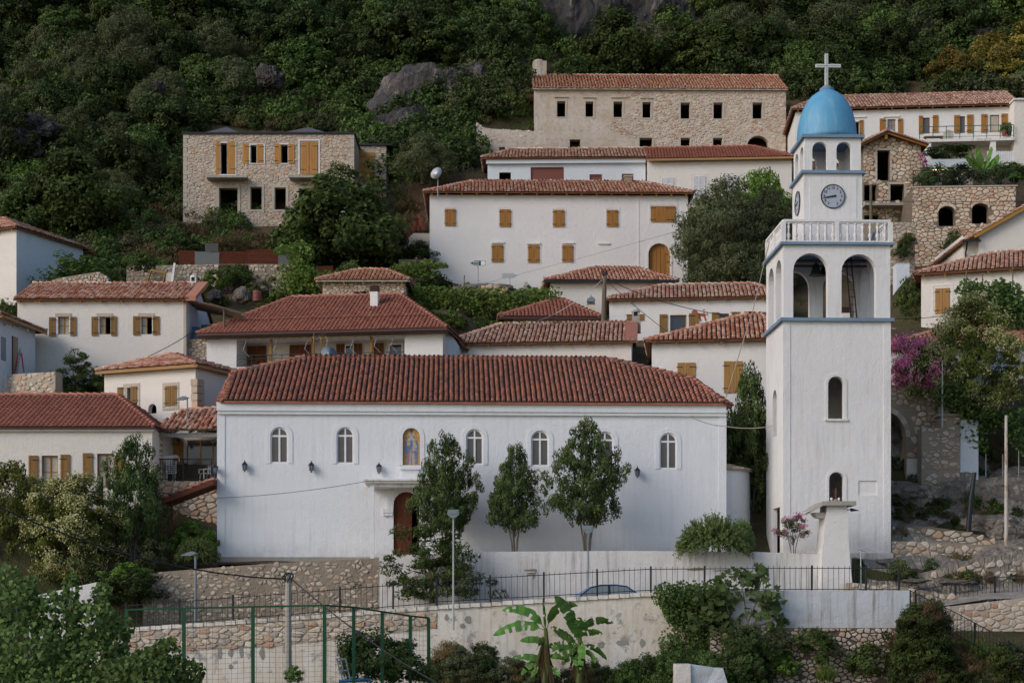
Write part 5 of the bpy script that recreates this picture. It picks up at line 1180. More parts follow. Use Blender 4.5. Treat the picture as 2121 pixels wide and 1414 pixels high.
# I: cream house with little red pyramid roof
I_ = House('house', 'small cream house with new red pyramid roof beside the utility pole', 'house', 1045, 705, 92, 2, 1232, 657, 6)
I_.walls('cream'); I_.roof('new', (1040,655), (1155,620), (1162,620), 3.0, oh=.35, nind=300, rafters=False, fascia='brown_gutter')
mb = MB(); q = I_.rc(1041,659,1062,665); mb.box(q[0], q[1], -.2, .0, q[2], q[3]); mb.build('step_ledge', M['brown_gutter'], I_.t)
chimney('chimney', 'cream chimney with dark metal cowl beside the utility pole', I_.fr, 1224, 650, 612, 4.2, .40, 'cream', 'cowl')

# J: the house with the painted lion
J_ = House('house', 'white house with red painted lion, open brown windows and speckled roof', 'house', 1262, 735, 93, -5.5, 1625, 621, 7)
for px in ((1388,652,1422,692), (1490,649,1510,667), (1567,646,1610,668)): win(J_, px, 'wood', 'glass', 1, 1, .12, fw=.06)
for px, hg, kw in (((1366,651,1382,694),'r',dict(panelled=True)), ((1427,649,1447,685),'l',dict(panelled=True)), ((1474,647,1490,670),'r',dict(n=2)), ((1515,646,1534,655),'l',{}), ((1541,645,1560,656),'r',{}), ((1298,651,1334,664),'l',{})):
    leaf(J_, px, 'wood_olive', hg, **kw)
J_.walls('white', gable_r=(3.5, J_.fr.uv(1640, 592, 3.5)[1]+.5), side='bluish')
J_.roof('old', (1255,620), (1372,591), (1560,589), 3.5, oh=.3, nind=300)
M['lion_red'] = flat('lion_red_paint', (.40,.115,.08), .9, .2, 0, .3, 4)
x0, x1, z0, z1 = J_.rc(1432,641,1466,665); li = lambda u, v: (x0+u*(x1-x0), z0+v*(z1-z0))
def lion(pts, nm='painted_lion'): m_ = MB(); m_.poly([(p[0], -.006, p[1]) for p in [li(*q) for q in pts]]); return m_.build(nm, M['lion_red'], J_.t)
lion([(.0,.62),(.03,.9),(.16,1.0),(.32,.94),(.42,.72),(.40,.45),(.30,.30),(.12,.28),(.02,.4)]); lion([(.40,.45),(.42,.72),(.62,.66),(.80,.72),(.88,.60),(.86,.42),(.70,.38)])
lion([(.44,.45),(.56,.42),(.60,.12),(.66,.02),(.52,.0),(.50,.14),(.46,.24)]); lion([(.74,.46),(.87,.46),(.90,.20),(.98,.04),(.84,.0),(.80,.18)]); lion([(.20,.32),(.32,.34),(.34,.10),(.40,.0),(.26,.0),(.24,.14)])
m_ = MB(); tp = [li(*q) for q in ((.86,.58),(.97,.50),(1.0,.66),(.90,.76),(.72,.82),(.70,.94),(.84,1.0))]
for a, b in zip(tp[:-1], tp[1:]): m_.bar((a[0],-.008,a[1]),(b[0],-.008,b[1]), .006, .05)
m_.build('painted_tail', M['lion_red'], J_.t)

# K: hipped roof with the pole in front
K_ = House('house', 'low hipped old-tile house with dark gutter behind the utility pole', 'house', 1140, 672, 98, 1, 1392, 582, 7)
K_.walls('warm'); K_.roof('mix', (1130,580), (1232,556), (1318,555), 3.5, oh=.35, nind=300, rafters=False)
mb = MB(); mb.box(-.35, K_.w+.35, -.45, -.33, K_.ze-.14, K_.ze-.01); mb.build('gutter', M['iron'], K_.t)

# X: stone outbuilding under trees
X_ = House('stone_outbuilding', 'small rubble-stone outbuilding with orange-brown hipped tiles amid green vines', 'outbuilding', 668, 650, 93, 0, 838, 584, 6)
X_.hole((733,604,764,625), depth=.25)
wl = X_.walls('mortar', side='mortar'); hh = X_.holes[0]
rubble(wl, 0, X_.w, -.8, X_.h, X_.mp, .17, 1.5, 'stone_mid', .02, [(hh['x0']-.05,hh['x1']+.05,hh['z0'],hh['z1'])], nind=150, seed=61)
rubble(wl, 0, X_.d, -.8, X_.h, lambda x, d, z: (X_.w-d, x, z), .20, 1.5, 'stone', .02, nind=0, seed=62)
X_.roof('bright', (655,580), (742,561), (800,558), 3.0, oh=.35, ohs=.35, nind=300)

# L: big white house
L_ = House('house', 'large white two-storey house with ochre shutters and arched wooden door', 'house', 890, 606, 105, 1.0, 1425, 403, 8.5)
for px in ((922,433,944,468), (1035,434,1058,470), (1146,435,1169,470), (1257,435,1280,470), (1019,507,1042,543), (1094,508,1117,544), (1165,508,1187,543)):
    L_.band((px[0]-1, px[1]-3, px[2]+1, px[3]), 'white', -.015, t=.09); closed_pair(L_, px, 'wood', n=2, y=-.07)
x0, x1, z0, z1 = L_.rc(1348,427,1399,460); xm = x0+(x1-x0)*.33; L_.band((1347,424,1400,460), 'white', -.015, t=.09)
shutter(L_.t, x0, xm-.006, z0, z1, L_.mp, 'wood', 0, 'l', -.07, 2); shutter(L_.t, xm+.006, x1, z0, z1, L_.mp, 'wood', 0, 'r', -.07, 4)
for a, b, c_ in ((1018,1044,501), (1091,1119,503), (1165,1189,502), (1238,1263,503)): L_.lintel((a, c_, b, c_+3), 'white')
dh = L_.hole((1343,504,1388,572), 1.0, .35)
L_.walls('white', side='warm')
o_ = arc_pts(dh['x0'], dh['x1'], dh['z1'], dh['rise'], 12); m_ = MB(); m_.prism([(p[0],.2,p[1]) for p in [(dh['x0'],dh['z0'])]+o_+[(dh['x1'],dh['z0'])]], (0,.05,0)); dd = m_.build('door', M['wood'], L_.t)
for k in range(5): m_ = MB(); x = dh['x0']+(dh['x1']-dh['x0'])*(k+.5)/5; m_.box(x-.10,x+.10,.175,.199,dh['z0'],dh['z1']-.25-abs(k-2)*.16); m_.build('plank', M['wood'], dd)
ring_arch(L_.t, dh['x0'], dh['x1'], dh['z0']-.3, dh['z1'], dh['rise'], .14, 'white', -.03, name='door_surround')
xk = L_.fr.uv(1324, 500)[0]; mb = MB(); mb.box(xk, L_.w-.001, -.10, .0, 1.5, L_.h-.05) if False else mb.box(xk-.12, xk, -.02, -.001, -.5, L_.h-.02); mb.build('corner_strip', M['white'], L_.t)
L_.roof('mix', (880,397), (980,378), (1330,376), 4.0, oh=.4, ohs=.35, nind=300)
chimney('chimney', 'short square masonry chimney on the big house roof', L_.fr, 1302, 378, 366, 4.0, .5, 'concrete', 'none') if False else None
ch = thing('chimney', 'short square masonry chimney on the big white house roof', 'chimney', L_.fr.w((L_.fr.uv(1301,376,4.)[0], 4., L_.zr-.1)), 0); m_ = MB(); m_.box(-.26,.26,-.26,.26,-.3,.42); m_.build('shaft', M['mortar'], ch); m_ = MB(); m_.box(-.32,.32,-.32,.32,.42,.5); m_.build('cap', M['mortar_pale'], ch)

# M: the two white houses above
M1 = House('house', 'white modern house with brown roller shutters below the stone mansion', 'house', 1010, 400, 115, -1.5, 1337, 331, 8)
for px in ((1034,357,1058,384), (1099,346,1168,384), (1221,361,1247,384), (1288,360,1312,384)):
    h = M1.hole(px, depth=.2)
    if px[0] == 1034: continue
    m_ = MB(); m_.box(h['x0'],h['x1'],.10,.14,h['z0'] if px[0] != 1099 else h['z0'],h['z1']); m_.build('roller_shutter', M['roller'], M1.t)
    m_ = MB(); 
    for a, b in ((h['x0'],h['x0']+.08),(h['x1']-.08,h['x1'])): m_.box(a,b,.04,.10,h['z0'],h['z1'])
    m_.box(h['x0']+.08,h['x1']-.08,.04,.10,h['z1']-.1,h['z1']); m_.build('window_frame', M['roller'], M1.t)
x0, x1, z0, z1 = M1.rc(1102,371,1134,384); m_ = MB(); m_.box(x0,x1,.08,.099,z0,z1); m_.build('pane', M['glass'], M1.t)
M1.walls('bluish', side='bluish')
mb = MB(); mb.box(-.1, M1.w, -.25, .0, M1.h-.35, M1.h-.05); mb.build('eave_soffit', M['bluish'], M1.t)
M1.roof('old', (1000,327), (1062,310), (1350,308), 4.0, oh=.4, ohs=.4, nind=300, rafters=False, hip=(True, False))
M2 = House('house', 'off-white house with closed white louvred shutters and new red roof', 'house', 1341, 415, 113.5, -3.5, 1640, 330, 7)
M2.walls('warm')
for px in ((1370,368,1395,395), (1436,365,1461,404), (1502,363,1528,400)):
    M2.band((px[0]-3, px[1]-3, px[2]+3, px[3]), 'warm', -.015, t=.08); x0, x1, z0, z1 = M2.rc(*px); xm = (x0+x1)/2
    shutter(M2.t, x0, xm-.01, z0, z1, M2.mp, 'louvre_white', 0, 'l', -.06, louvre=True, iron=False); shutter(M2.t, xm+.01, x1, z0, z1, M2.mp, 'louvre_white', 0, 'r', -.06, louvre=True, iron=False)
M2.roof('new', (1340,329), (1352,307), (1560,305), 3.5, oh=.4, ohs=.1, nind=300, rafters=False, fascia='fascia', hip=(False, True))

# N: the large stone mansion
N_ = House('stone_mansion', 'long ruined stone mansion with empty black windows and orange tiled roof', 'mansion', 1107, 325, 125, 0.5, 1628, 181, 9)
W7 = [(1154,210,1171,242), (1213,211,1229,242), (1271,211,1289,243), (1331,212,1348,244), (1410,213,1429,246), (1478,213,1497,246), (1559,213,1579,246)]
W7b = [(1180,289,1202,325), (1325,286,1351,325), (1410,286,1429,325), (1477,286,1496,325)]
hs = [N_.hole(p, depth=.6) for p in W7]+[N_.hole(p, depth=.6) for p in W7b]+[N_.hole((1548,281,1592,325), .9, .6)]
wl = N_.walls('ruin', side='ruin'); xs_ = N_.fr.uv(1262, 250)[0]
sk = [(h['x0']-.17, h['x1']+.17, h['z0']-.15, h['z1']+.17) for h in hs]
rubble(wl, xs_, N_.w, -.3, N_.h-.3, N_.mp, .20, 1.5, 'stone_pink', .04, sk, lambda x, z: x > xs_+1.5+1.5*math.sin(z*1.9)-(z-2)*.3, 300, (.015,.05), 71, keep=.9)
for i, h in enumerate(hs):
    if i == 7 or i == 11: continue
    a, b, c_, d = h['x0'], h['x1'], h['z0'], h['z1']; m_ = MB()
    for q in ((a-.14,a-.01,c_-.1,d+.14),(b+.01,b+.14,c_-.1,d+.14),(a-.009,b+.009,d+.01,d+.14),(a-.009,b+.009,c_-.12,c_-.01)): m_.box(q[0],q[1],-.03,.0,q[2],q[3])
    m_.build('window_surround', M['dressed'], N_.t)
    if i < 4: m_ = MB(); m_.box(a-.22,b+.22,-.10,.0,d+.30,d+.36); m_.build('drip_mould', M['dressed'], N_.t)
mb = MB(); mb.box(-.08, N_.w+.05, -.10, .0, N_.h-.28, N_.h-.16); mb.box(-.1, N_.w+.08, -.15, .0, N_.h-.10, N_.h-.01); mb.build('cornice', M['dressed'], N_.t)
N_.roof('bright', (1110,183), (1112,157), (1624,158), 4.5, oh=.25, ohs=.15, hip=(False, False), nind=300, rafters=False, jit=.02)
# O: ruin at its left
O_ = Fr(987, 350, 122, 3); ot = thing('ruined_wall', 'roofless crumbling stone ruin left of the stone mansion', 'ruin', O_.o, O_.a)
top = [(0, O_.uv(987,253)[1]), (O_.uv(1003,265)[0], O_.uv(1003,266)[1]), (O_.uv(1020,270)[0], O_.uv(1020,269)[1]), (O_.uv(1060,268)[0], O_.uv(1060,270)[1]), (O_.uv(1100,272)[0], O_.uv(1100,272)[1]), (O_.uv(1140,273)[0], O_.uv(1140,274)[1])]
ow = top[-1][0]; zt = min(p[1] for p in top); q1 = (O_.uv(1034,0)[0], O_.uv(1046,0)[0], O_.uv(0,309)[1], O_.uv(0,289)[1]); q2 = (O_.uv(1089,0)[0], O_.uv(1101,0)[0], O_.uv(0,310)[1], O_.uv(0,292)[1])
mb = MB(); wall_face(mb, 0, ow, -3, zt, [dict(x0=q[0],x1=q[1],z0=q[2],z1=q[3],rise=0,depth=.5) for q in (q1,q2)], lambda x,d,z:(x,d,z)); mb.poly([(0,0,zt)]+[(ow,0,zt)]+[(p[0],0,p[1]) for p in top[::-1]])
mb.poly([(p[0],0,p[1]) for p in top]+[(p[0],.6,p[1]) for p in top[::-1]]); mb.poly([(0,0,-3),(0,0,top[0][1]),(-.1,.9,top[0][1]-.2),(-.2,4,zt-1.2),(-.2,4,-3)]); wl = mb.build('wall', M['ruin'], ot)
for a, q in (('a', q1), ('b', q2)): m_ = MB(); m_.poly([(q[0],.45,q[2]),(q[1],.45,q[2]),(q[1],.45,q[3]),(q[0],.45,q[3])]); m_.build('blocked_window', M['grey_paint'], ot)
rubble(wl, .1, ow, -.5, zt-.1, lambda x,d,z:(x,d,z), .24, 1.3, 'stone_pale', .06, [(q[0]-.05,q[1]+.05,q[2]-.05,q[3]+.05) for q in (q1,q2)], None, 40, (.005,.03), 73, keep=.35)
for k in range(26): m_ = MB(); x = .1+ow*k/26; zz = np.interp(x, [p[0] for p in top], [p[1] for p in top]); r_ = RNG.uniform(.08,.17); m_.lathe([(r_*.5,-.1),(r_,0),(r_*.7,r_*.8)], (x,.25,zz), 6); m_.build('coping_stone', M['stone_pale'], wl)
tp = Fr(1107, 160, 129, 0); tt = thing('ruined_turret', 'broken round stone turret rising behind the mansion roof', 'turret', tp.o, 0); mb = MB(); h_ = tp.uv(1107,122)[1]; mb.lathe([(.85,-2),(.72,0),(.58,h_*.6),(.50,h_),(.32,h_+.15),(.1,h_+.1)], (.35,.8,0), 14); wl = mb.build('wall', M['ruin'], tt); m_ = MB(); m_.box(.70,1.0,.2,.9,-1,h_-.1); m_.build('buttress', M['mortar_pale'], tt)

# P: the stone house at left with new shutters
P_ = House('stone_house', 'unfinished pink-beige stone house with new orange shutters, two balcony slabs', 'house', 380, 478, 115, 0, 733, 278, 9)
up = [(457,297,470,361), (519,301,531,338), (582,300,596,338)]
dn = [(454,390,492,478), (519,388,542,434), (569,389,592,434), (619,391,660,478)]
hs = [P_.hole(p, depth=.5) for p in up+dn]
wl = P_.walls('mortar_pink', side='mortar_pink')
sk = [(h['x0']-.22, h['x1']+.22, h['z0']-.12, h['z1']+.22) for h in hs]; q = P_.rc(620,295,657,362); sk.append((q[0]-.15,q[1]+.15,q[2]-.1,q[3]+.15))
rubble(wl, .35, P_.w-.3, -.2, P_.h-.05, P_.mp, .18, 1.7, 'stone_pink', .03, sk, None, 300, (.012,.045), 81, keep=.93, jit=.6)
for k in range(22):
    for x in (0, P_.w): m_ = MB(); ww = .42 if k % 2 else .26; m_.box(x-.02 if not x else x-ww, ww if not x else x+.02, -.035, .2, -.2+k*.33, -.2+k*.33+.31); m_.build('quoin_stone', M['dressed'], wl)
for i, h in enumerate(hs):
    a, b, c_, d = h['x0'], h['x1'], h['z0'], h['z1']; w_ = .10 if i < 3 else .20; mt = 'louvre_white' if i < 3 else 'dressed'
    if i < 3: b = P_.fr.uv({0:487,1:546,2:596}[i], 300)[0]; 
    m_ = MB()
    for qq in ((a-w_,a-.01,c_,d+w_),(b+.01,b+w_,c_,d+w_),(a-.009,b+.009,d+.01,d+w_),(a-w_,b+w_,c_-w_*.8,c_-.01)): m_.box(qq[0],qq[1],-.05,.0,qq[2],qq[3])
    m_.build('window_surround', M[mt], P_.t)
leaf(P_, (447,292,456,361), 'wood_new', 'r', n=2); leaf(P_, (471,294,488,360), 'wood_new', 'r'); leaf(P_, (503,298,516,340), 'wood_new', 'r'); leaf(P_, (532,299,545,339), 'wood_new', 'r'); leaf(P_, (569,299,582,339), 'wood_new', 'l'); leaf(P_, (597,299,610,339), 'wood_new', 'l')
leaf(P_, (624,294,640,361), 'wood_new', 'l'); leaf(P_, (641,294,657,361), 'wood_new', 'r')
q = P_.rc(621,292,660,362); m_ = MB(); m_.box(q[0]-.1,q[0],-.05,0,q[2],q[3]+.1); m_.box(q[1],q[1]+.1,-.05,0,q[2],q[3]+.1); m_.box(q[0],q[1],-.05,0,q[3],q[3]+.1); m_.build('window_surround', M['louvre_white'], P_.t)
for a, b in ((427,511), (598,680)):
    x0 = P_.fr.uv(a,362,-1.)[0]; x1 = P_.fr.uv(b,362,-1.)[0]; z = P_.fr.uv(a,363,-1.)[1]; m_ = MB(); m_.box(x0,x1,-1.0,.0,z-.16,z); m_.build('balcony_slab', M['concrete'], P_.t)
mb = MB(); mb.box(-.10, P_.w+.12, -.12, P_.d+.1, P_.h-.02, P_.h+.12); mb.build('flat_roof', M['iron'], P_.t)
for a, b in ((415,520),(575,700)):
    x0 = P_.fr.uv(a,272,3)[0]; x1 = P_.fr.uv(b,272,3)[0]; m_ = MB(); xc = (x0+x1)/2; ap = P_.fr.uv((a+b)/2,265,3.5)[1]; z = P_.h+.12
    for p_, r_ in (((x0,.6,z),(x1,.6,z)),((x1,.6,z),(x1,6,z)),((x1,6,z),(x0,6,z)),((x0,6,z),(x0,.6,z))): m_.poly([p_, r_, (xc,3.3,ap)])
    m_.build('roof_pyramid', M['roof_metal'], P_.t)
P2 = House('house_wing', 'narrow stone wing with tall orange shutters right of the unfinished stone house', 'house wing', 745, 480, 119, 0, 800, 302, 5)
P2.xbr = P2.w+.4
wl = P2.walls('mortar_pink', side='mortar_pink'); leaf(P2, (740,309,752,371), 'wood_new', 'l'); leaf(P2, (747,316,761,378), 'wood_new', 'l'); leaf(P2, (762,316,776,378), 'wood_new', 'r')
rubble(wl, 0, P2.w, -.5, P2.h-.05, P2.mp, .18, 1.7, 'stone_pink', .03, [(P2.rc(740,309,780,380)[0], P2.rc(740,309,780,380)[1], P2.rc(740,309,780,380)[2], P2.rc(740,309,780,380)[3])], None, 120, (.015,.05), 83)
mb = MB(); mb.box(-.1, P2.w+.35, -.2, P2.d+.1, P2.h-.02, P2.h+.10); mb.build('flat_roof', M['iron'], P2.t); mb = MB(); z = P2.fr.uv(760,388,-.6)[1]; mb.box(-.2,P2.w,-.6,0,z-.15,z); mb.build('balcony_slab', M['concrete'], P2.t)

# Q: long white house at top right
Q_ = House('house', 'long white house at top right with brown shutters and green balcony railing', 'house', 1648, 350, 119, -4.5, 2104, 232, 8)
q1 = win(Q_, (1838,247,1855,282), 'wood', 'glass_blue', 2, 3, .12, fw=.05)
hd = [Q_.hole((1765,252,1780,290), depth=.3), Q_.hole((1911,244,1926,277), depth=.2), Q_.hole((1988,241,1999,276), depth=.2), Q_.hole((2050,238,2070,274), depth=.2)]
for h in hd[1:]: window(Q_.t, h['x0'], h['x1'], h['z0'], h['z1'], Q_.mp, .08, 0, 'roller', 'curtain' if h is hd[3] else 'pane_matt', 1, 1, .05)
for px, hg in (((1822,246,1834,282),'r'), ((1860,246,1870,281),'l'), ((1780,249,1788,281),'l'), ((1903,240,1911,278),'r'), ((1932,239,1943,275),'l'), ((1976,239,1988,276),'r'), ((2003,238,2016,276),'l'), ((2032,237,2045,275),'r'), ((2074,236,2087,275),'l')): leaf(Q_, px, 'wood', hg, panelled=True)
for px in ((1829,240,1863,243), (1768,241,1793,244)): Q_.lintel(px, 'white')
Q_.walls('white'); Q_.xbl = 0
Q_.roof('old', (1640,226), (1700,204), (2125,188), 4.0, oh=.35, ohs=.3, hip=(True, False), nind=300)
z = Q_.fr.uv(1910,289,-1.5)[1]; xa = Q_.fr.uv(1905,290,-1.5)[0]; xb = Q_.fr.uv(2100,290,-1.5)[0]; m_ = MB(); m_.box(xa,xb,-1.5,0,z-.2,z); m_.build('balcony_slab', M['stained'], Q_.t)
for px in (1922, 2056): x = Q_.fr.uv(px,310,-1.2)[0]; m_ = MB(); m_.box(x-.2,x+.2,-1.4,-1.0,-1,z-.2); m_.build('pillar', M['white'], Q_.t)
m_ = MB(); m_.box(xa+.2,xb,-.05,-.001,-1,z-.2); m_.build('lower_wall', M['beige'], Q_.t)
x0, x1, z0, z1 = Q_.rc(1936,306,1946,326,-.06); window(Q_.t, x0, x1, z0, z1, Q_.mp, -.12, 0, 'white_paint', 'glass_blue', 1, 1, .06)
gr = thing('balcony_railing', 'green metal balcony railing on the top right white house', 'railing', Q_.fr.w((0,0,0)), Q_.fr.a)
m_ = MB(); m_.box(xa,xb,-1.47,-1.43,z+.92,z+.97); m_.box(xa,xb,-1.46,-1.44,z+.5,z+.53); m_.box(xa,xb,-1.46,-1.44,z+.15,z+.18); m_.build('handrail', M['iron_green'], gr)
for k in range(8): x = xa+(xb-xa)*k/7; m_ = MB(); m_.box(x-.025,x+.025,-1.47,-1.43,z,z+.92); m_.build('post', M['iron_green'], gr)
ov = thing('outdoor_oven', 'rounded beige oven on the green-railed balcony', 'oven', Q_.fr.w((Q_.fr.uv(1963,283,-.9)[0],-.9,z)), Q_.fr.a); m_ = MB(); o_ = [(-.37,0)]+arc_pts(-.37,.37,.75,.3,8)+[(.37,0)]; m_.prism([(p[0],-.3,p[1]) for p in o_], (0,.6,0)); m_.build('oven_body', M['beige'], ov)
tb = thing('bench', 'low brown bench left of the oven on the balcony', 'bench', Q_.fr.w((Q_.fr.uv(1935,283,-.9)[0],-.9,z)), Q_.fr.a); m_ = MB(); m_.box(-.75,.6,-.2,.2,.28,.36); m_.build('seat', M['wood_brown'], tb)
for sx in (-.65,.5): m_ = MB(); m_.box(sx-.04,sx+.04,-.18,.18,0,.28); m_.build('leg', M['wood_brown'], tb)
Qe = House('house', 'plain white house corner at the right edge behind the terrace', 'house', 2101, 350, 116.5, 0, 2200, 208, 6); Qe.walls('warm')
mb = MB(); mb.box(-.1, Qe.w, -.15, 6.1, Qe.h, Qe.h+.12); mb.build('flat_roof', M['white'], Qe.t)

# R: unfinished stone gable house
R_ = House('stone_house', 'unfinished stone gable house with empty doorways right of the clock stage', 'house', 1788, 500, 108, 0, 1908, 300, 7)
hs = [R_.hole((1817,312,1843,374), depth=.5), R_.hole((1844,382,1873,416), depth=.5), R_.hole((1790,383,1816,416), depth=.5), R_.hole((1790,446,1820,460), depth=.5), R_.hole((1864,446,1888,460), depth=.5)]
zg = R_.fr.uv(1832,279)[1]; xg = R_.fr.uv(1832,279)[0]
wl = R_.walls('mortar_mid', side='mortar_mid'); m_ = MB(); m_.poly([(0,0,R_.h),(R_.w,0,R_.h),(xg,0,zg)]); m_.build('gable', M['mortar_mid'], R_.t)
sk = [(h['x0']-.12,h['x1']+.12,h['z0']-.1,h['z1']+.12) for h in hs]
rubble(wl, 0, R_.w, -.5, zg-.2, R_.mp, .25, 1.35, 'stone_mid', .025, sk, lambda x, z: z < R_.h+(zg-R_.h)*(x/xg if x < xg else (R_.w-x)/(R_.w-xg))-.1, 300, (.02,.06), 91)
for h in hs[:2]:
    m_ = MB()
    for k in range(7):
        zz = h['z0']+(h['z1']-h['z0'])*k/7; ww = .22 if k % 2 else .14; m_.box(h['x0']-ww,h['x0']-.005,-.045,0,zz,zz+(h['z1']-h['z0'])/7-.02); m_.box(h['x1']+.005,h['x1']+ww,-.045,0,zz,zz+(h['z1']-h['z0'])/7-.02)
    m_.box(h['x0']-.2,h['x1']+.2,-.045,0,h['z1']+.01,h['z1']+.16); m_.build('window_surround', M['dressed'], R_.t)
rf = link('roof', None, R_.t); za = R_.h-.0
A0, A1 = (-.5,-.6,za-.15), (-.5,7,za-.15); B0, B1 = (R_.w+.35,-.6,za-.12), (R_.w+.35,7,za-.12); T0, T1 = (xg,-.6,zg+.12), (xg,7,zg+.12)
tiles(rf, [A0,A1,T1,T0], 'tile_old', seed=93, sp=.3, nind=20); tiles(rf, [B0,B1,T1,T0], 'tile_old', seed=94, sp=.3, nind=20); caps(rf, T0, T1, 'tile_old')
for a, b in ((A0,T0),(T0,B0)): caps(rf, a, b, 'tile_old', .10, .26, rise=-.0)
for a, b in (((-.45,-.55,za-.25),(xg,-.55,zg-.0)), ((xg,-.55,zg-.0),(R_.w+.3,-.55,za-.22))): m_ = MB(); m_.bar(a, b, .06, .16); m_.build('barge_board', M['wood'], R_.t)
m_ = MB(); m_.box(xg-.1,xg+.1,-.5,0,zg-.45,zg-.1); m_.build('ridge_beam', M['wood'], R_.t)
z = R_.fr.uv(1800,420,-1.)[1]; m_ = MB(); m_.box(-.1,R_.w-.3,-1.,0,z-.16,z); m_.build('balcony_slab', M['concrete'], R_.t)

# S: garden terrace with arches
S_ = Fr(1889, 560, 104, -3); stt = thing('stone_terrace', 'tall rubble-stone terrace wall with two dark arched openings at right', 'terrace', S_.o, S_.a)
sw = S_.uv(2104,500)[0]; zt = S_.uv(1895,389)[1]; zt2 = S_.uv(2100,375)[1]
ah = []
for px in ((1944,427,1978,468), (2013,421,2048,463)): a, z1q = S_.uv(px[0],px[1]); b, z0q = S_.uv(px[2],px[3]); ah.append(dict(x0=a,x1=b,z0=z0q,z1=z1q,rise=.35,depth=.6))
mb = MB(); wall_face(mb, 0, sw, -3, zt, ah, lambda x,d,z:(x,d,z)); mb.poly([(0,0,-3),(0,12,-3),(0,12,zt),(0,0,zt)]); mb.poly([(sw,0,-3),(sw,9,-3),(sw,9,zt),(sw,0,zt)]); mb.poly([(0,12,-3),(sw,12,-3),(sw,12,zt),(0,12,zt)]); wl = mb.build('wall', M['mortar_mid'], stt)
m_ = MB(); m_.box(0,sw,.6,12,zt-.02,zt); m_.build('terrace_floor', M['mortar'], stt)
rubble(wl, 0, sw, -.8, zt, lambda x,d,z:(x,d,z), .22, 1.6, 'stone_mid', .024, [(h['x0']-.12,h['x1']+.12,h['z0']-.05,h['z1']+.05) for h in ah], None, 300, (.02,.06), 95)
rubble(wl, 0, 6, -.8, zt, lambda x,d,z:(sw-d,x,z), .3, 1.3, 'stone', .04, None, None, 0, (.02,.05), 96)
for h in ah:
    o_ = arc_pts(h['x0'],h['x1'],h['z1'],h['rise'],7); 
    for k in range(7): p, r_ = o_[k], o_[k+1]; cxx = (h['x0']+h['x1'])/2; cz = h['z1']-1.2; e_ = lambda v: (cxx+(v[0]-cxx)*1.16, cz+(v[1]-cz)*1.16); m_ = MB(); m_.prism([(p[0],-.05,p[1]),(r_[0],-.05,r_[1]),(e_(r_)[0],-.05,e_(r_)[1]),(e_(p)[0],-.05,e_(p)[1])], (0,.06,0)); m_.build('arch_stone', M['stone_pale'], wl)
m_ = MB(); m_.box(-.05,sw+.1,-.08,.35,zt,zt+.08); m_.build('coping', M['lime'], stt)
tr = thing('terrace_railing', 'dark iron bar railing on top of the stone terrace', 'railing', S_.w((0,0,zt+.08)), S_.a)
for k in range(5): x = .1+(sw-.2)*k/4; m_ = MB(); m_.box(x-.03,x+.03,.1,.16,0,1.1); m_.build('post', M['iron'], tr)
m_ = MB(); m_.box(.1,sw,.11,.15,1.05,1.09); m_.box(.1,sw,.12,.14,.08,.11); m_.build('handrail', M['iron'], tr)
for k in range(44): x = .1+(sw-.2)*k/44; m_ = MB(); m_.box(x-.008,x+.008,.12,.14,.11,1.05); m_.build('bar', M['iron'], tr)
# planter wall with a warm light strip
PW = Fr(1925, 395, 111, -3); pt = thing('planter', 'white garden planter wall with glowing warm light strip beneath', 'planter', PW.o, PW.a); a, z1q = PW.uv(1928,330); b, z0q = PW.uv(2016,350)
m_ = MB(); m_.box(a,b,0,.7,z0q,z1q); m_.build('planter_wall', M['bluish'], pt); m_ = MB(); m_.box(a,b,.1,.5,-1.5,z0q-.05); m_.build('lower_wall', M['mortar_pale'], pt)
e_ = NT('warm_led', .5); e_.b.inputs['Emission Color'].default_value = (1,.55,.15,1); e_.b.inputs['Emission Strength'].default_value = 2.2; M['led'] = e_.m
m_ = MB(); m_.box(a+.1,b-.05,.02,.09,z0q-.05,z0q-.01); m_.build('light_strip', M['led'], pt)
wg = Fr(2030, 395, 113, 0); gt = thing('white_gate', 'white slatted double gate behind the banana plant', 'gate', wg.o, 0); x0 = wg.uv(2045,0)[0]; x1 = wg.uv(2100,0)[0]; z0q, z1q = wg.uv(0,345)[1], wg.uv(0,313)[1]
for k in range(14): m_ = MB(); x = x0+(x1-x0)*k/14; m_.box(x,x+.10,0,.03,z0q,z1q); m_.build('slat', M['white_paint'], gt)
m_ = MB(); m_.box(x0,x1,.03,.06,z0q+.1,z0q+.18); m_.box(x0,x1,.03,.06,z1q-.2,z1q-.12); m_.build('cross_rail', M['white_paint'], gt)
# lower wall between gable house and terrace and white pillar
LW = Fr(1838, 640, 99, 0); lt = thing('garden_wall', 'rough retaining wall with hanging shrubs right of the belfry', 'wall', LW.o, 0); a, zt = LW.uv(1838,460); b = LW.uv(1895,460)[0]
mb = MB(); mb.box(-2, b, .02, .6, -2, zt); wl = mb.build('wall_core', M['mortar'], lt); rubble(wl, -.5, b, -1.2, zt, lambda x,d,z:(x,.02+d,z), .24, 1.3, 'stone', .03, None, None, 200, (.02,.06), 97)
wp = Fr(1857, 640, 95, 0); pt = thing('white_pillar', 'white rendered pillar beside the lower rubble wall at right', 'pillar', wp.o, 0); x1, z1q = wp.uv(1884,545); m_ = MB(); m_.box(0,x1,0,.9,-1.5,z1q); m_.build('shaft', M['bluish'], pt); m_ = MB(); m_.box(-.03,x1+.03,-.03,.93,z1q,z1q+.05); m_.build('cap', M['concrete'], pt)

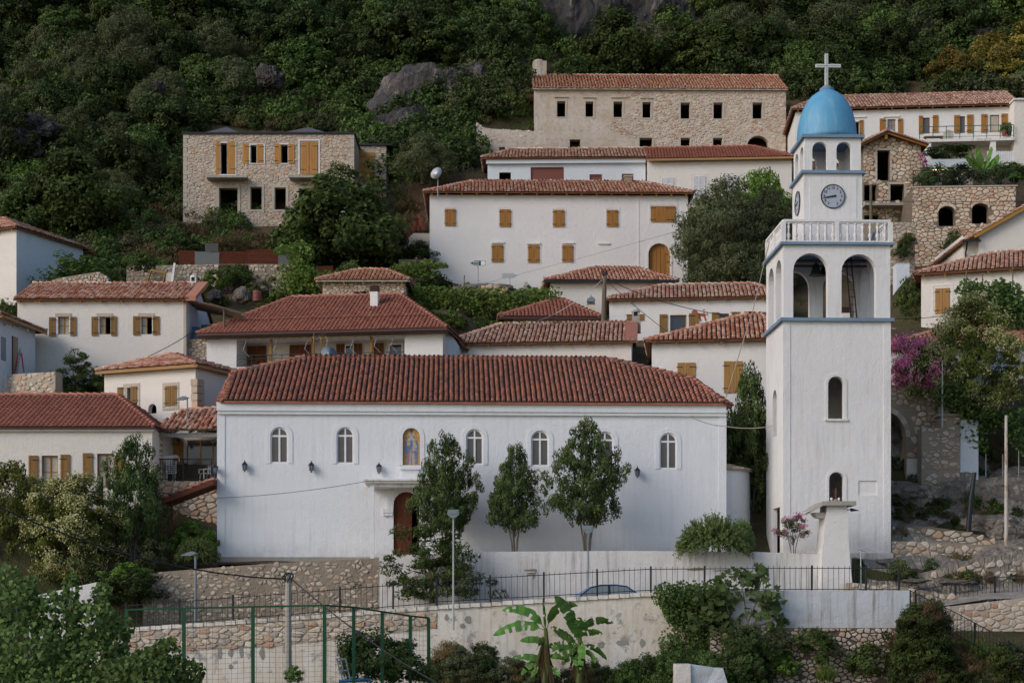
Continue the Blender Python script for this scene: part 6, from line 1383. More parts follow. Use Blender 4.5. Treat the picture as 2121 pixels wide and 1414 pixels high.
# T, U, V: right-hand houses
T_ = House('house', 'tall white house at right edge with old tiled gable and yellow barge board', 'house', 1999, 570, 97, 0, 2180, 492, 8)
T_.h = T_.fr.uv(2030,480)[1]
m_ = MB(); x2 = T_.fr.uv(2028,490)[0]; xg = T_.fr.uv(2180,395)[0]; zg = T_.fr.uv(2180,398)[1]; zl = T_.fr.uv(2028,483)[1]
m_.poly([(0,.5,-3),(x2,.5,-3),(x2,.5,zl-.1),(0,.5,zl-.1)]); m_.poly([(x2,0,-3),(xg,0,-3),(xg,0,zg),(x2,0,zl)]); m_.poly([(x2,0,-3),(x2,.5,-3),(x2,.5,zl),(x2,0,zl)]); m_.poly([(0,.5,-3),(0,8,-3),(0,8,zl),(0,.5,zl)]); m_.build('wall', M['warm'], T_.t)
rf = link('roof', None, T_.t); a0 = (-.15,-.3,zl-.55); sl_ = (zg-zl)/(xg-x2)
tiles(rf, [(-.2,-.3,zl-sl_*(x2+.2)+.05),(-.2,8,zl-sl_*(x2+.2)+.05),(xg,8,zg+.1),(xg,-.3,zg+.1)], 'tile_old', nind=150, seed=99)
m_ = MB(); m_.bar((x2-.4,-.33,zl-sl_*.4-.08),(xg,-.33,zg-.05), .06, .18); m_.build('barge_board', M['rafter'], T_.t)
m_ = MB(); m_.bar((-.25,-.35,zl-sl_*x2-.05),(x2,-.35,zl-sl_*x2-.05), .12, .12); m_.tube([(.05,-.3,zl-sl_*x2-.1),(.15,.2,zl-.9),(.15,.4,zl-1.1),(.15,.4,-2)], .05, 6); m_.build('gutter_pipe', M['iron'], T_.t)
U_ = House('house', 'white house at right with tall ochre shutter behind the grapevine', 'house', 1908, 740, 87.5, -18, 2190, 567, 8)
closed_pair(U_, (1937,597,1967,650), 'wood_pale', 3); U_.band((1934,592,1970,650), 'white', -.02, t=.1)
U_.hole((2068,586,2095,700), depth=.3); U_.hole((2018,592,2035,600), depth=.2)
U_.walls('warm'); leaf(U_, (2070,610,2080,690), 'wood', 'l', y=.1)
U_.roof('old', (1895,567), (2060,530), (2170,512), 4.2, oh=.4, nind=300)
V_ = House('house', 'white house with orange-brown tiles behind the flowering tree, lower right', 'house', 1848, 880, 80, -10, 2046, 716, 8)
V_.walls('warm', side='bluish'); V_.roof('bright', (1838,717), (1990,672), (2030,668), 4., oh=.35, nind=300, jit=.03)
V2 = House('house', 'bluish white house at the lower right edge behind the flowering tree', 'house', 2040, 900, 82, 0, 2190, 712, 7)
V2.walls('bluish'); V2.roof('bright', (2035,710), (2050,680), (2180,676), 3.5, oh=.35, nind=200, hip=(False, False), jit=.03)
V3 = House('stone_outbuilding', 'little old-tiled shed just right of the belfry', 'shed', 1835, 720, 88, 0, 1872, 690, 4)
V3.walls('bluish'); V3.roof('old', (1832,684), (1838,676), (1860,676), 2., oh=.25, nind=40)
# white house glimpsed through the belfry and the brick chimney there
chimney('chimney', 'small red brick chimney seen through the right belfry arch', Fr(1752, 668, 84, 0), 1752, 668, 636, 0, .45, 'white', 'vent')

# W: wall with the dark arched passage
W_ = Fr(1838, 1010, 77, 0); wt = thing('arched_wall', 'rubble wall with dark arched passage right of the bell tower', 'wall', W_.o, 0)
x1 = W_.uv(1948,900)[0]; zt = W_.uv(1900,797)[1]; za = W_.uv(1870,852)[1]; xh = W_.uv(1876,900)[0]
hh = dict(x0=-1.2, x1=xh, z0=-1., z1=za, rise=1.25, depth=3.2)
mb = MB(); wall_face(mb, -1.6, x1, -2.5, zt, [hh], lambda x,d,z:(x,d,z), 3.2); mb.box(-1.6,x1,.02,3.2,zt-.02,zt); mb.poly([(x1,0,-2.5),(x1,4,-2.5),(x1,4,zt),(x1,0,zt)]); wl = mb.build('wall', M['mortar'], wt)
rubble(wl, -1.4, x1, .2, zt, lambda x,d,z:(x,d,z), .25, 1.25, 'stone_mid', .05, None, lambda x, z: not (x < xh+.30 and z < za+.25) , 220, (.02,.06), 101, keep=.9)
o_ = arc_pts(hh['x0'],hh['x1'],hh['z1'],hh['rise'],13)
for k in range(13): p, r_ = o_[k], o_[k+1]; cxx = (hh['x0']+xh)/2; cz = hh['z1']-1.25; e_ = lambda v: (cxx+(v[0]-cxx)*1.22, cz+(v[1]-cz)*1.2); m_ = MB(); m_.prism([(p[0],-.05,p[1]),(r_[0],-.05,r_[1]),(e_(r_)[0],-.04,e_(r_)[1]),(e_(p)[0],-.04,e_(p)[1])], (0,.06,0)); m_.build('arch_stone', M['stone'], wl)
m_ = MB(); q = W_.uv(1878,950)[0]; m_.box(q,W_.uv(1909,950)[0],-.12,.02,-2,W_.uv(1900,950)[1]); m_.build('white_patch', M['warm'], wt)
GP = Fr(1909, 1010, 75.5, 0); gp = thing('gate_pillar', 'mossy stone gate pillar with slab top beside the flowering tree', 'pillar', GP.o, 0); x1, z1q = GP.uv(1948,886); x2, z2q = GP.uv(1989,842)
mb = MB(); mb.box(0,x1,0,.8,-1.5,z1q); wl = mb.build('low_pier', M['mortar'], gp); mb = MB(); mb.box(x1+.001,x2,.0,.9,-1.5,z2q); w2 = mb.build('high_pier', M['mortar'], gp); m_ = MB(); m_.box(x1-.1,x2+.1,-.08,1.,z2q-.45,z2q-.34); m_.build('string_course', M['concrete'], gp)
rubble(wl, 0, x1, -.5, z1q, lambda x,d,z:(x,d,z), .2, 1.5, 'stone', .03, nind=40, seed=103, keep=.7); rubble(w2, x1, x2, -.5, z2q-.5, lambda x,d,z:(x,d,z), .2, 1.5, 'stone', .03, nind=50, seed=104, keep=.6)
m_ = MB(); m_.box(x2+.001,x2+.9,.1,.35,-1.5,z2q-.6); m_.build('side_wing', M['bluish'], gp)

# ------------------------------------------------------------------ street, retaining walls, fences
def pwall(name, label, Y, top, ybot, mort, stone=None, size=.24, nind=200, th=.45, seed=1, deg=0., keep=1., asp=1.35, proud=(.02,.06), gap=.03, cope=None, cat='wall', inside=None, sub=None, grp=None, build_core=True):
    """free-standing wall at depth Y whose top edge follows the pixels in top"""
    f = Fr(top[0][0], ybot, Y, deg); t = thing(name, label, cat, f.o, f.a, grp); T = [f.uv(*p) for p in top]; z0 = -1.2
    mb = MB(); n = len(T)
    for a, b in zip(T[:-1], T[1:]):
        mb.poly([(a[0],.01,z0),(b[0],.01,z0),(b[0],.01,b[1]),(a[0],.01,a[1])]); mb.poly([(a[0],.01,a[1]),(b[0],.01,b[1]),(b[0],th,b[1]),(a[0],th,a[1])]); mb.poly([(a[0],th,z0),(b[0],th,z0),(b[0],th,b[1]),(a[0],th,a[1])])
    for p in (T[0], T[-1]): mb.poly([(p[0],.01,z0),(p[0],th,z0),(p[0],th,p[1]),(p[0],.01,p[1])])
    wl = mb.build('wall_core', M[mort], t); tx = [p[0] for p in T]; tzz = [p[1] for p in T]
    if stone: rubble(wl, tx[0], tx[-1], z0*.4, max(tzz), lambda x,d,z:(x,.01+d,z), size, asp, stone, gap, None, lambda x, z: z < np.interp(x, tx, tzz)-size*.3 and (inside is None or inside(x, z)), nind, proud, seed, keep=keep)
    if cope:
        for k in range(int((tx[-1]-tx[0])/.42)):
            x = tx[0]+.42*k; z = np.interp(x+.2, tx, tzz); m_ = MB(); m_.mi = 0; j = RNG.uniform(-.02,.03); m_.prism([(x+.01,-.07,z-.10),(x+.40,-.07-j,z-.10),(x+.39,-.06,z+.05+j),(x+.02,-.06,z+.05)], (0,.42,0)); m_.build('coping_stone', M[cope], wl)
    return f, t, wl, T
M['mortar_grey'] = plaster('bare_grey_mortar', (.34,.325,.30), .2, .4, .05)
# lower retaining wall: flaking plaster with stone courses at its left
f1, t1, w1, T1 = pwall('retaining_wall', 'long flaking cream retaining wall below the street fence', 62, [(180,1308),(560,1282),(905,1256),(1340,1229),(1600,1232)], 1500, 'flaking', None, th=.5, cope='flaking')
z_ = lambda px, py: f1.uv(px, py)
for b in w1.children: pass
mb = MB(); a, b = z_(500,1352), z_(905,1300); 
BX = [z_(p, 1300)[0] for p in (180,560,905)]; BTop = [z_(180,1308)[1]-.08, z_(560,1284)[1]-.08, z_(905,1262)[1]-.1]; BBot = [z_(180,1356)[1], z_(560,1338)[1], z_(905,1300)[1]]
for k in range(2): mb.poly([(BX[k],-.01,BBot[k]),(BX[k+1],-.01,BBot[k+1]),(BX[k+1],-.01,BTop[k+1]),(BX[k],-.01,BTop[k])])
mm = mb.build('stone_band', M['mortar_pale'], t1)
rubble(mm, BX[0], BX[2], min(BBot), max(BTop), lambda x,d,z:(x,-.01+d,z), .17, 2.3, 'stone_pale', .025, None, lambda x, z: np.interp(x, BX, BBot)+.05 < z < np.interp(x, BX, BTop)-.05, 300, (.02,.07), 111)
# white stained parapet block and the rough wall under it at right
BW = Fr(1592, 1300, 61.0, 2); bt = thing('parapet_block', 'streaky bluish-white concrete parapet block at lower right', 'wall', BW.o, BW.a); x1, zt = BW.uv(1884,1228)[0], BW.uv(1600,1222)[1]
zb = BW.uv(1884,1302)[1]; m_ = MB(); m_.box(-1.5, x1, 0, 1.3, zb-.3, zt); m_.build('parapet', M['stained'], bt)
M['stained_blue'] = plaster('stained_bluish_plaster', (.60,.64,.69), .12, .28, .05, .7)
bt.children[0].data.materials[0] = M['stained_blue']
pwall('retaining_wall', 'rough rubble wall with tufts below the white parapet block', 60.7, [(1470,1300),(1870,1300),(1885,1330)], 1440, 'mortar_dark', 'stone', .17, 300, .8, 113, keep=.9, proud=(.03,.12), gap=.03)
# upper retaining wall: rubble left, whitewashed right
pwall('retaining_wall', 'grey rubble retaining wall below the left half of the church', 67, [(296,1190),(330,1184),(560,1166),(786,1155)], 1262, 'mortar', 'stone', .17, 300, .5, 115, keep=.62, gap=.05, proud=(.01,.045), asp=1.5)
f2, t2, w2, T2 = pwall('churchyard_wall', 'stained white churchyard wall with bare patches behind the street', 66.95, [(786,1152),(900,1147),(1000,1142),(1300,1140),(1560,1142),(1700,1147),(1764,1150)], 1255, 'stained', None, th=.5)
for px, py, w_, h_, s_ in ((1100,1180,24,5,.2),(1098,1190,18,3,.3),(1440,1178,38,7,.1),(1490,1181,30,3,.0),(986,1225,8,16,.5)):
    x, z = f2.uv(px, py); m_ = MB(); ww = w_*67/F/2; hh_ = h_*67/F/2; m_.poly([(x-ww,-.004,z-hh_*.4),(x-ww*.3,-.004,z-hh_),(x+ww*.8,-.004,z-hh_*.7),(x+ww,-.004,z+hh_*.6),(x+ww*.4,-.004,z+hh_),(x-ww*.5,-.004,z+hh_*.5)]); m_.build('bare_patch', M['mortar'], t2)
for px, py, w_, h_ in ((455,1352,9,26),(478,1352,11,18),(500,1350,9,22),(522,1350,9,24),(543,1352,12,26),(590,1345,9,20),(478,1380,10,10),(925,1278,9,14),(970,1283,14,20),(958,1296,12,12),(1290,1330,26,14),(1330,1330,12,18),(1245,1335,16,16),(700,1350,8,16)):
    x, z = f1.uv(px, py); m_ = MB(); ww = w_*62/F/2; hh_ = h_*62/F/2; m_.poly([(x+ww*math.cos(a_)*RNG.uniform(.75,1.2),-.003,z+hh_*math.sin(a_)*RNG.uniform(.75,1.2)) for a_ in [k*math.pi/5 for k in range(10)]]); m_.build('bare_patch', M['mortar_grey'], t1)
for (a, b) in (((1086,1180),(1111,1180)), ((1111,1180),(1104,1198)), ((1094,1187),(1108,1186))):
    p, q = f2.uv(*a), f2.uv(*b); m_ = MB(); m_.bar((p[0],-.007,p[1]),(q[0],-.007,q[1]), .01, .045); m_.build('scratched_mark', M['mortar'], t2)
# buttress with slab at the end of the churchyard wall
BT = Fr(1700, 1232, 66.6, 0); bt = thing('buttress', 'curved white buttress with slab top in front of the bell tower', 'buttress', BT.o, 0); pts = [(1700,1235),(1703,1147),(1709,1090),(1713,1046),(1754,1046),(1757,1070),(1757,1110),(1761,1160),(1768,1235)]
m_ = MB(); m_.prism([(BT.uv(*p)[0], 0, BT.uv(*p)[1]) for p in pts], (0,1.5,0)); m_.build('pier', M['white'], bt)
z, z2 = BT.uv(1700,1047)[1], BT.uv(1700,1038)[1]; xa, xb, xc = BT.uv(1703,0)[0], BT.uv(1771,0)[0], BT.uv(1676,0)[0]
m_ = MB(); m_.box(xa,xb,-.25,1.7,z+.005,z2); m_.poly([(xa,-.25,z2),(xa,1.7,z2),(xc,1.9,z2-.38),(xc,-.1,z2-.38)]); m_.poly([(xa,-.25,z),(xa,1.7,z),(xc,1.9,z2-.52),(xc,-.1,z2-.52)]); m_.poly([(xa,-.25,z),(xa,-.25,z2),(xc,-.1,z2-.38),(xc,-.1,z2-.52)]); m_.build('slab', M['concrete'], bt)
m_ = MB(); q = [BT.uv(1688,1060),BT.uv(1712,1060),BT.uv(1710,1072),BT.uv(1696,1070)]; m_.prism([(p[0],.3,p[1]) for p in q], (0,.8,0)); m_.build('corbel', M['warm'], bt)
cr = thing('small_cross', 'small rusty cross with two white flowers on the buttress slab', 'cross', BT.w((BT.uv(1737,1038)[0],.6,z2)), 0); m_ = MB(); m_.box(-.025,.025,-.02,.02,.1,.62); m_.build('upright', M['rust'], cr); m_ = MB(); m_.box(-.08,-.026,-.02,.02,.40,.45); m_.box(.026,.08,-.02,.02,.40,.45); m_.build('arm', M['rust'], cr); m_ = MB(); m_.lathe([(.16,0),(.14,.1),(.05,.14)], (0,0,0), 7); m_.build('stone_base', M['mortar'], cr)
for dx in (-.2,.12): m_ = MB(); m_.lathe([(.01,.05),(.05,.12),(.05,.17),(.01,.2)], (dx,-.1,0), 6); m_.build('flower', M['white_paint'], cr)
fl = thing('floodlight', 'black floodlight fixed to the right side of the buttress', 'floodlight', BT.w((BT.uv(1760,1055)[0],.3,BT.uv(1760,1055)[1])), 0); m_ = MB(); m_.tube([(-.1,0,.0),(.12,0,.02)], .02, 5); m_.build('arm', M['iron'], fl); m_ = MB(); m_.prism([(.1,-.1,.08),(.45,-.12,-.02),(.14,-.1,-.06)], (0,.25,0)); m_.build('lamp_head', M['iron'], fl)
lw = pwall('garden_wall', 'short piece of white wall showing behind the foreground foliage at left', 64.5, [(60,1236),(130,1220),(200,1205)], 1262, 'white', None, th=.4)

def railing(label, pts, h, step, post_every, name='iron_fence', mat='iron', over=.10, post=.07, cat='fence', bw=.016, grp=None):
    """pts: (px, py, Y) of the foot line"""
    P = [W(*p) for p in pts]; o = P[0]; t = thing(name, label, cat, o, 0, grp); m_ = MB()
    for a, b in zip(P[:-1], P[1:]):
        u = Vector((0,0,1)); m_.bar(a-o+u*(h-over), b-o+u*(h-over), .03, .03); m_.bar(a-o+u*.12, b-o+u*.12, .03, .03)
    m_.build('rail', M[mat], t)
    L = [0.]; 
    for a, b in zip(P[:-1], P[1:]): L.append(L[-1]+(b-a).length)
    at = lambda s_: next((P[i].lerp(P[i+1], (s_-L[i])/(L[i+1]-L[i])) for i in range(len(P)-1) if s_ <= L[i+1]+1e-6), P[-1])
    m_ = MB(); m_.box(-bw/2,bw/2,-bw/2,bw/2,.02,h); bm_ = m_.build('bar', M[mat], t); me = bm_.data; bpy.data.objects.remove(bm_)
    m_ = MB(); m_.box(-post/2,post/2,-post/2,post/2,-.1,h+.02); pm_ = m_.build('post', M[mat], t); mp_ = pm_.data; bpy.data.objects.remove(pm_)
    n = int(L[-1]/step)
    for k in range(n+1):
        ob = link('post' if k % post_every == 0 else 'bar', mp_ if k % post_every == 0 else me, t); ob.location = at(min(k*step, L[-1]))-o; ob.rotation_euler = (RNG.gauss(0,.006), RNG.gauss(0,.012), 0)
    ob = link('post', mp_, t); ob.location = P[-1]-o
    return t
railing('long black picket fence along the street edge', [(262,1303,62.3),(560,1281,62.3),(905,1254,62.3)], 1.05, .212, 10)
railing('black picket fence in front of the parked car', [(905,1252,62.2),(1340,1228,62.2),(1590,1226,62.2),(1862,1226,62.0)], 1.05, .212, 10)
railing('black railing across the rocky path at lower right', [(1896,1276,65.0),(2045,1250,65.6),(2200,1240,66.2)], 1.08, .20, 9, over=.0)
railing('black railing descending along the steps at lower right', [(1884,1272,62.0),(1985,1322,60.6),(2200,1440,57.5)], .95, .17, 9, over=.0)
# parked car behind the fence
def car(px, ybase_z, Y, lab):
    t = thing('parked_car', lab, 'car', Vector(((px-CX)*Y/F, Y, ybase_z)), 0.0); L_, Wd = 4.35, 1.72
    body = [(-2.15,.32),(-2.17,.62),(-2.08,.86),(-1.45,.93),(.95,.92),(1.95,.76),(2.15,.58),(2.15,.30)]
    m_ = MB(); m_.prism([(x,-Wd/2,z) for x, z in body], (0,Wd,0)); m_.build('body', M['car_paint'], t)
    cab = [(-1.62,.92),(-1.02,1.28),(-.55,1.41),(.10,1.43),(.55,1.37),(1.22,.93)]; sy = [.80,.68,.63,.63,.66,.78]; m_ = MB()
    A_ = [(x,-s_,z) for (x, z), s_ in zip(cab, sy)]; B_ = [(x,s_,z) for (x, z), s_ in zip(cab, sy)]
    for k in range(5): m_.poly([A_[k],A_[k+1],B_[k+1],B_[k]])
    m_.poly(A_); m_.poly(B_[::-1]); m_.build('roof', M['car_paint'], t, False)
    for sg in (-1, 1):
        for g in ([(-1.28,.95,.80),(-.88,1.26,.695),(-.50,1.34,.665),(-.22,1.35,.665),(-.22,.95,.785)], [(-.12,.95,.785),(-.12,1.35,.665),(.12,1.36,.66),(.50,1.30,.68),(.98,.96,.79)]):
            m_ = MB(); m_.poly([(x, sg*(y+.012), z) for x, z, y in g]); w_ = m_.build('window', M['glass_car'], t)
        m_ = MB(); m_.tube([(-1.35,sg*.815,.945),(-.92,sg*.705,1.29),(-.50,sg*.675,1.375),(.12,sg*.67,1.385),(.53,sg*.69,1.33),(1.08,sg*.80,.95)], .022, 5); m_.bar((-.17,sg*.80,.95),(-.17,sg*.675,1.37), .09, .02); m_.build('window_trim', M['iron'], t)
        m_ = MB(); m_.box(.78,.95,sg*.84-.06+(.1 if sg > 0 else -.1),sg*.84+.06+(.1 if sg > 0 else -.1),.95,1.07); m_.build('mirror', M['car_paint'], t)
        for x in (-1.32, 1.33):
            m_ = MB(); m_.lathe([(.2,-.1),(.31,-.1),(.32,0),(.31,.1),(.2,.1)], (0,0,0), 18); w_ = m_.build('wheel', M['iron'], t); w_.location = (x, sg*.78, .31); w_.rotation_euler = (math.pi/2,0,0)
            m_ = MB(); m_.lathe([(.05,-.11),(.19,-.105),(.19,.105),(.05,.11)], (0,0,0), 12); m_.build('rim', M['galv'], w_)
    for x, nm in ((2.13,'headlight'),(-2.14,'tail_light')):
        for sg in (-.6,.6): m_ = MB(); m_.box(x,x+.03 if x > 0 else x-.03,sg-.16,sg+.16,.58,.70); m_.build(nm, M['glass_blue' if x > 0 else 'red_paint'], t)
    return t
_n = NT('car_paint_blue', .22, .5); _n.b.inputs['Metallic'].default_value = .5; _n.col((.34,.43,.62)); M['car_paint'] = _n.m
car(1268, float(street_z(4.))-1.0, 64.2, 'blue-grey sedan parked behind the street fence')
# road sign rail etc: lamps and poles
def lamp_post(px, y0, y1, Y, lab, side=-1, mat='grey_paint', head='wedge', r=.05):
    o = W(px, y0, Y); h = (y0-y1)*Y/F; t = thing('street_lamp', lab, 'street lamp', o, 0, None); m_ = MB(); m_.tube([(0,0,-.5),(0,0,h*.3),(0,0,h)], [r*1.3,r,r*.8], 8); m_.build('pole', M[mat], t)
    m_ = MB()
    if head == 'wedge': m_.prism([(side*-.08,-.12,h+.05),(side*.10,-.12,h+.13),(side*.20,-.12,h+.12),(side*.62,-.12,h-.04),(side*.2,-.12,h-.05)], (0,.24,0))
    else: m_.prism([(-.20,-.12,h+.28),(.20,-.12,h+.28),(.24,-.12,h+.10),(.06,-.12,h-.05),(-.06,-.12,h-.05),(-.24,-.12,h+.10)], (0,.26,0))
    m_.build('lamp_head', M['grey_paint' if head == 'box' else mat], t)
    if head == 'box': m_ = MB(); m_.box(-.17,.17,-.135,-.121,h+.10,h+.24); m_.build('lens', M['glass_car'], t)
    return t
lamp_post(405,1290,1148,63.4,'grey street lamp standing before the rubble wall at left', -1); lamp_post(1218,1226,1102,64.9,'slim grey street lamp in front of the tallest churchyard tree', 1, head='box', r=.03)
lamp_post(939,1278,1070,61.6,'tall galvanised street lamp with square head by the feathery tree', 1, 'galv', 'box', .035); lamp_post(388,862,826,74,'small grey lamp above the veranda roof', -1, r=.035)
lamp_post(1783,1232,1140,62.6,'thin pole with small tilted lamp before the tower base', 1, 'galv', 'wedge', .03)
def pole(px, y0, y1, Y, r, lab, mat='grey_wood', name='utility_pole', lean=0., cat='pole', wires=False):
    o = W(px, y0, Y); h = (y0-y1)*Y/F; t = thing(name, lab, cat, o, 0); m_ = MB(); m_.tube([(0,0,-1),(lean*.5,0,h*.5),(lean,0,h)], [r*1.15,r,r*.85], 9); m_.build('shaft', M[mat], t)
    if wires:
        m_ = MB()
        for k in range(9): a = RNG.uniform(0,6.28); m_.tube([(lean+.12*math.cos(a),.12*math.sin(a),h-.3),(lean+.22*math.cos(a+1),.22*math.sin(a+1),h-.05+RNG.uniform(-.1,.15)),(lean+.1*math.cos(a+2),.1*math.sin(a+2),h+.05)], .018, 4)
        m_.build('wire_bundle', M['iron'], t)
    return t
pole(597,1420,1188,56,.12,'concrete utility pole in front of the lower wall','concrete',wires=True); pole(208,1115,990,69.3,.14,'weathered wooden pole between the trees at left'); pole(1249,672,562,89,.13,'weathered wooden utility pole with tangled wires behind the speckled roof', lean=.12, wires=True)
pole(1804,470,384,106,.10,'wooden pole in front of the unfinished gable house'); pole(2084,1118,860,70.5,.075,'tall rusty white pole at the right edge','rust_pole'); pole(2003,1090,978,72,.11,'black pipe leaning against the rocky bank','iron','leaning_pipe',.35,'pipe')
pole(1952,842,746,75.2,.035,'thin white metal post beside the flowering tree','galv','metal_post')
for k, (px, y0, y1) in enumerate(((1925,964,925),(1940,975,938),(1977,988,943),(2005,988,943),(2042,985,940),(2077,985,940),(2110,980,932))):
    pole(px, y0, y1, 75.8, .022, ['bent thin metal post left of the row by the gate pillar','second thin metal post in the row from the gate pillar','third thin metal post from the left on the bank','fourth thin metal post from the left on the bank','fifth thin metal post, left of the rusty pole','sixth thin metal post, just behind the rusty pole','rightmost thin metal post at the right edge'][k], 'galv', 'metal_post')
# sports court fence
CF = thing('court_fence', 'dark green sports court fence with netting in the foreground', 'fence', W(262,1414,52), 0); o = W(262,1414,52)
PP = [(262,1262,52),(381,1259,52),(524,1256,52),(672,1253,52),(733,1257,53.2),(792,1266,54.2),(850,1275,55.2),(888,1279,56)]
for k, (px, py, Y) in enumerate(PP): p = W(px, py, Y)-o; m_ = MB(); m_.box(p.x-.055,p.x+.055,p.y-.05,p.y+.05,-3.4,p.z); m_.build('post', M['green_paint'], CF)
for a, b in zip(PP[:-1], PP[1:]): m_ = MB(); m_.bar(W(*a)-o, W(*b)-o, .06, .06); m_.build('top_rail', M['green_paint'], CF)
m_ = MB(); M['net'] = flat('green_netting', (.03,.06,.045), .8)
for a, b in zip(PP[:-1], PP[1:]):
    A_, B_ = W(*a)-o, W(*b)-o; L_ = (B_-A_).length; n = int(L_/.20)
    for k in range(n):
        p = A_.lerp(B_, (k+.5)/n); s_ = RNG.uniform(-.03,.03); m_.bar((p.x,p.y+.06,p.z), (p.x+s_,p.y+.06,-3.2), .007)
    for j in range(20):
        z = -.17*j-.12; pr = A_
        for k in range(1, 7): q = A_.lerp(B_, k/6); m_.bar((pr.x,pr.y+.06,pr.z+z-.04*math.sin(math.pi*(k-1)/6)), (q.x,q.y+.06,q.z+z-.04*math.sin(math.pi*k/6)), .007); pr = q
m_.build('net', M['net'], CF, kind='stuff')
gl = thing('goal_frame', 'pale metal frame leaning behind the court fence', 'frame', W(700,1414,54), 0); P = lambda px, py: W(px,py,54)-W(700,1414,54)
for a, b in (((697,1363),(712,1414)), ((697,1363),(716,1364)), ((716,1364),(727,1414)), ((705,1364),(714,1400)), ((700,1385),(722,1388)), ((712,1389),(716,1414))): m_ = MB(); m_.bar(P(*a), P(*b), .045); m_.build('tube', M['glass_blue'], gl)
M['blue_tube'] = flat('blue_bar', (.02,.12,.28), .5)
gb = thing('blue_bar', 'blue metal bar at the very bottom beside the court fence', 'bar', W(700,1414,53.5), 0); m_ = MB(); q = W(702,1410,53.5)-W(700,1414,53.5); r_ = W(766,1407,53.5)-W(700,1414,53.5); m_.tube([q, r_, r_+Vector((.1,0,-.5))], .06, 8); m_.build('tube', M['blue_tube'], gb)
# white box-like structure at the bottom
WB = Fr(1397, 1414, 58.5, 0); wb = thing('concrete_block', 'white sloped concrete block at the bottom edge below the fig', 'block', WB.o, 0); a, b, c_, d = WB.uv(1399,1375), WB.uv(1430,1375), WB.uv(1482,1383), WB.uv(1500,1384)
m_ = MB(); m_.prism([(0,0,-1.5),(a[0],0,a[1]),(b[0],0,b[1]),(b[0]+.05,0,-1.5)], (0,.8,0)); m_.build('end_face', M['warm'], wb); m_ = MB(); m_.prism([(b[0]+.051,.15,-1.5),(b[0]+.001,.1,b[1]),(c_[0],.3,c_[1]),(d[0],.3,d[1]),(d[0]+.6,.3,-1.5)], (0,.6,0)); m_.build('wall', M['bluish'], wb)

# rocks, paths and rubble steps at the right
def rock(px, py, Y, sx, sy, sz, lab, mat='rock_warm', seed=0, sub=4, cat='rock', name='rock', rot=0., amp=.42):
    key = ('rock', seed, sub, mat, amp)
    if key not in PROTO:
        import bmesh; bm = bmesh.new(); bmesh.ops.create_icosphere(bm, subdivisions=sub, radius=1.)
        for v in bm.verts:
            p = v.co.copy(); q = p+Vector((seed*3.1, seed*1.7, 0)); d = noise.fractal(q*.9, 1., 2.1, 5)*amp+noise.fractal(q*4.5, 1., 2.1, 3)*.09+noise.ridged_multi_fractal(q*1.6, .9, 2.2, 4, 1., 2.)*amp*.28; v.co = p*(1+d-.12)
        me = bpy.data.meshes.new(name); bm.to_mesh(me); bm.free(); me.materials.append(M[mat]); PROTO[key] = me
    o = link(name, PROTO[key]); o.location = W(px, py, Y); o.scale = (sx, sy, sz); o.rotation_euler = (0, 0, rot); return tag(o, lab, cat)
pwall('retaining_wall', 'low rubble step wall right of the tower base, upper of two', 71.6, [(1848,1088),(1930,1091),(2000,1100),(2062,1119)], 1130, 'mortar_mid', 'stone', .23, 120, .9, 121, asp=1.6)
pwall('retaining_wall', 'low rubble wall of big round stones right of the tower base', 70.2, [(1846,1120),(1960,1124),(2040,1128),(2120,1132)], 1175, 'mortar', 'stone', .25, 200, 1.4, 122, gap=.035)
pwall('retaining_wall', 'low path-side rubble wall behind the end of the street fence', 65.2, [(1764,1206),(1850,1212),(1950,1228),(2010,1236)], 1280, 'mortar', 'stone', .20, 120, 1.2, 123, gap=.035)
pwall('retaining_wall', 'small rubble wedge under the rising path', 67.2, [(1880,1195),(1950,1178),(2010,1160),(2060,1150),(2130,1146)], 1225, 'dust', 'stone', .24, 120, 1.0, 124, keep=.6, gap=.05)
pwall('retaining_wall', 'tan rubble wall beside the descending steps at lower right', 63.2, [(1905,1268),(1960,1258),(2045,1248),(2180,1232)], 1345, 'mortar_pink', 'stone_pink', .22, 260, 1., 125, gap=.03, asp=1.6)
def path(label_pts, nm='path'):
    m_ = MB(); L_ = label_pts
    for (a, b) in zip(L_[:-1], L_[1:]): m_.poly([W(*a[0]), W(*b[0]), W(*b[1]), W(*a[1])])
    ob = m_.build(nm, M['path'], smooth=True); tag(ob, kind='structure')
path([((1905,1262,64.0),(1960,1228,66.5)),((2045,1240,64.4),(2050,1218,66.6)),((2200,1236,65),(2200,1212,67))])
rock(2085,1190,69.9,1.7,1.4,1.15,'large weathered rock outcrop at the right edge above the railing',seed=1); rock(1985,1195,69.2,1.1,.9,.6,'dark rock face under the rising path',seed=2); rock(2105,1225,68.,1.1,1.,.7,'rounded boulder at right edge behind the upper railing',seed=3)
rock(1897,1203,66.6,.55,.4,.12,'flat pale slab lying left on the path edge','mortar_pale' if False else 'rock_warm',4,3); rock(1968,1204,66.2,.5,.4,.13,'flat pale slab on the path, left of the pair','rock_warm',5,3); rock(1996,1206,66.2,.45,.35,.12,'flat pale slab on the path, right of the pair','rock_warm',6,3)
for k, (px, py, Y, sx, sz, lab) in enumerate(((1990,1040,76.2,2.2,1.3,'rock mass in the bank behind the leaning black pipe'),(2090,1045,75.5,2.4,1.4,'rock mass in the bank behind the rusty pole'),(1900,1030,76.4,1.5,.7,'rock ledge below the arched passage'),(2065,1095,73.2,1.6,.7,'grey rock knuckle at the foot of the rusty pole'),(2110,1010,77,1.9,.9,'upper bank rock at the right edge'),(1950,1010,77.2,1.6,.5,'narrow rock rim below the gate pillar'))):
    rock(px, py, Y, sx, 1.0, sz, lab, 'rock_warm', 7+k)
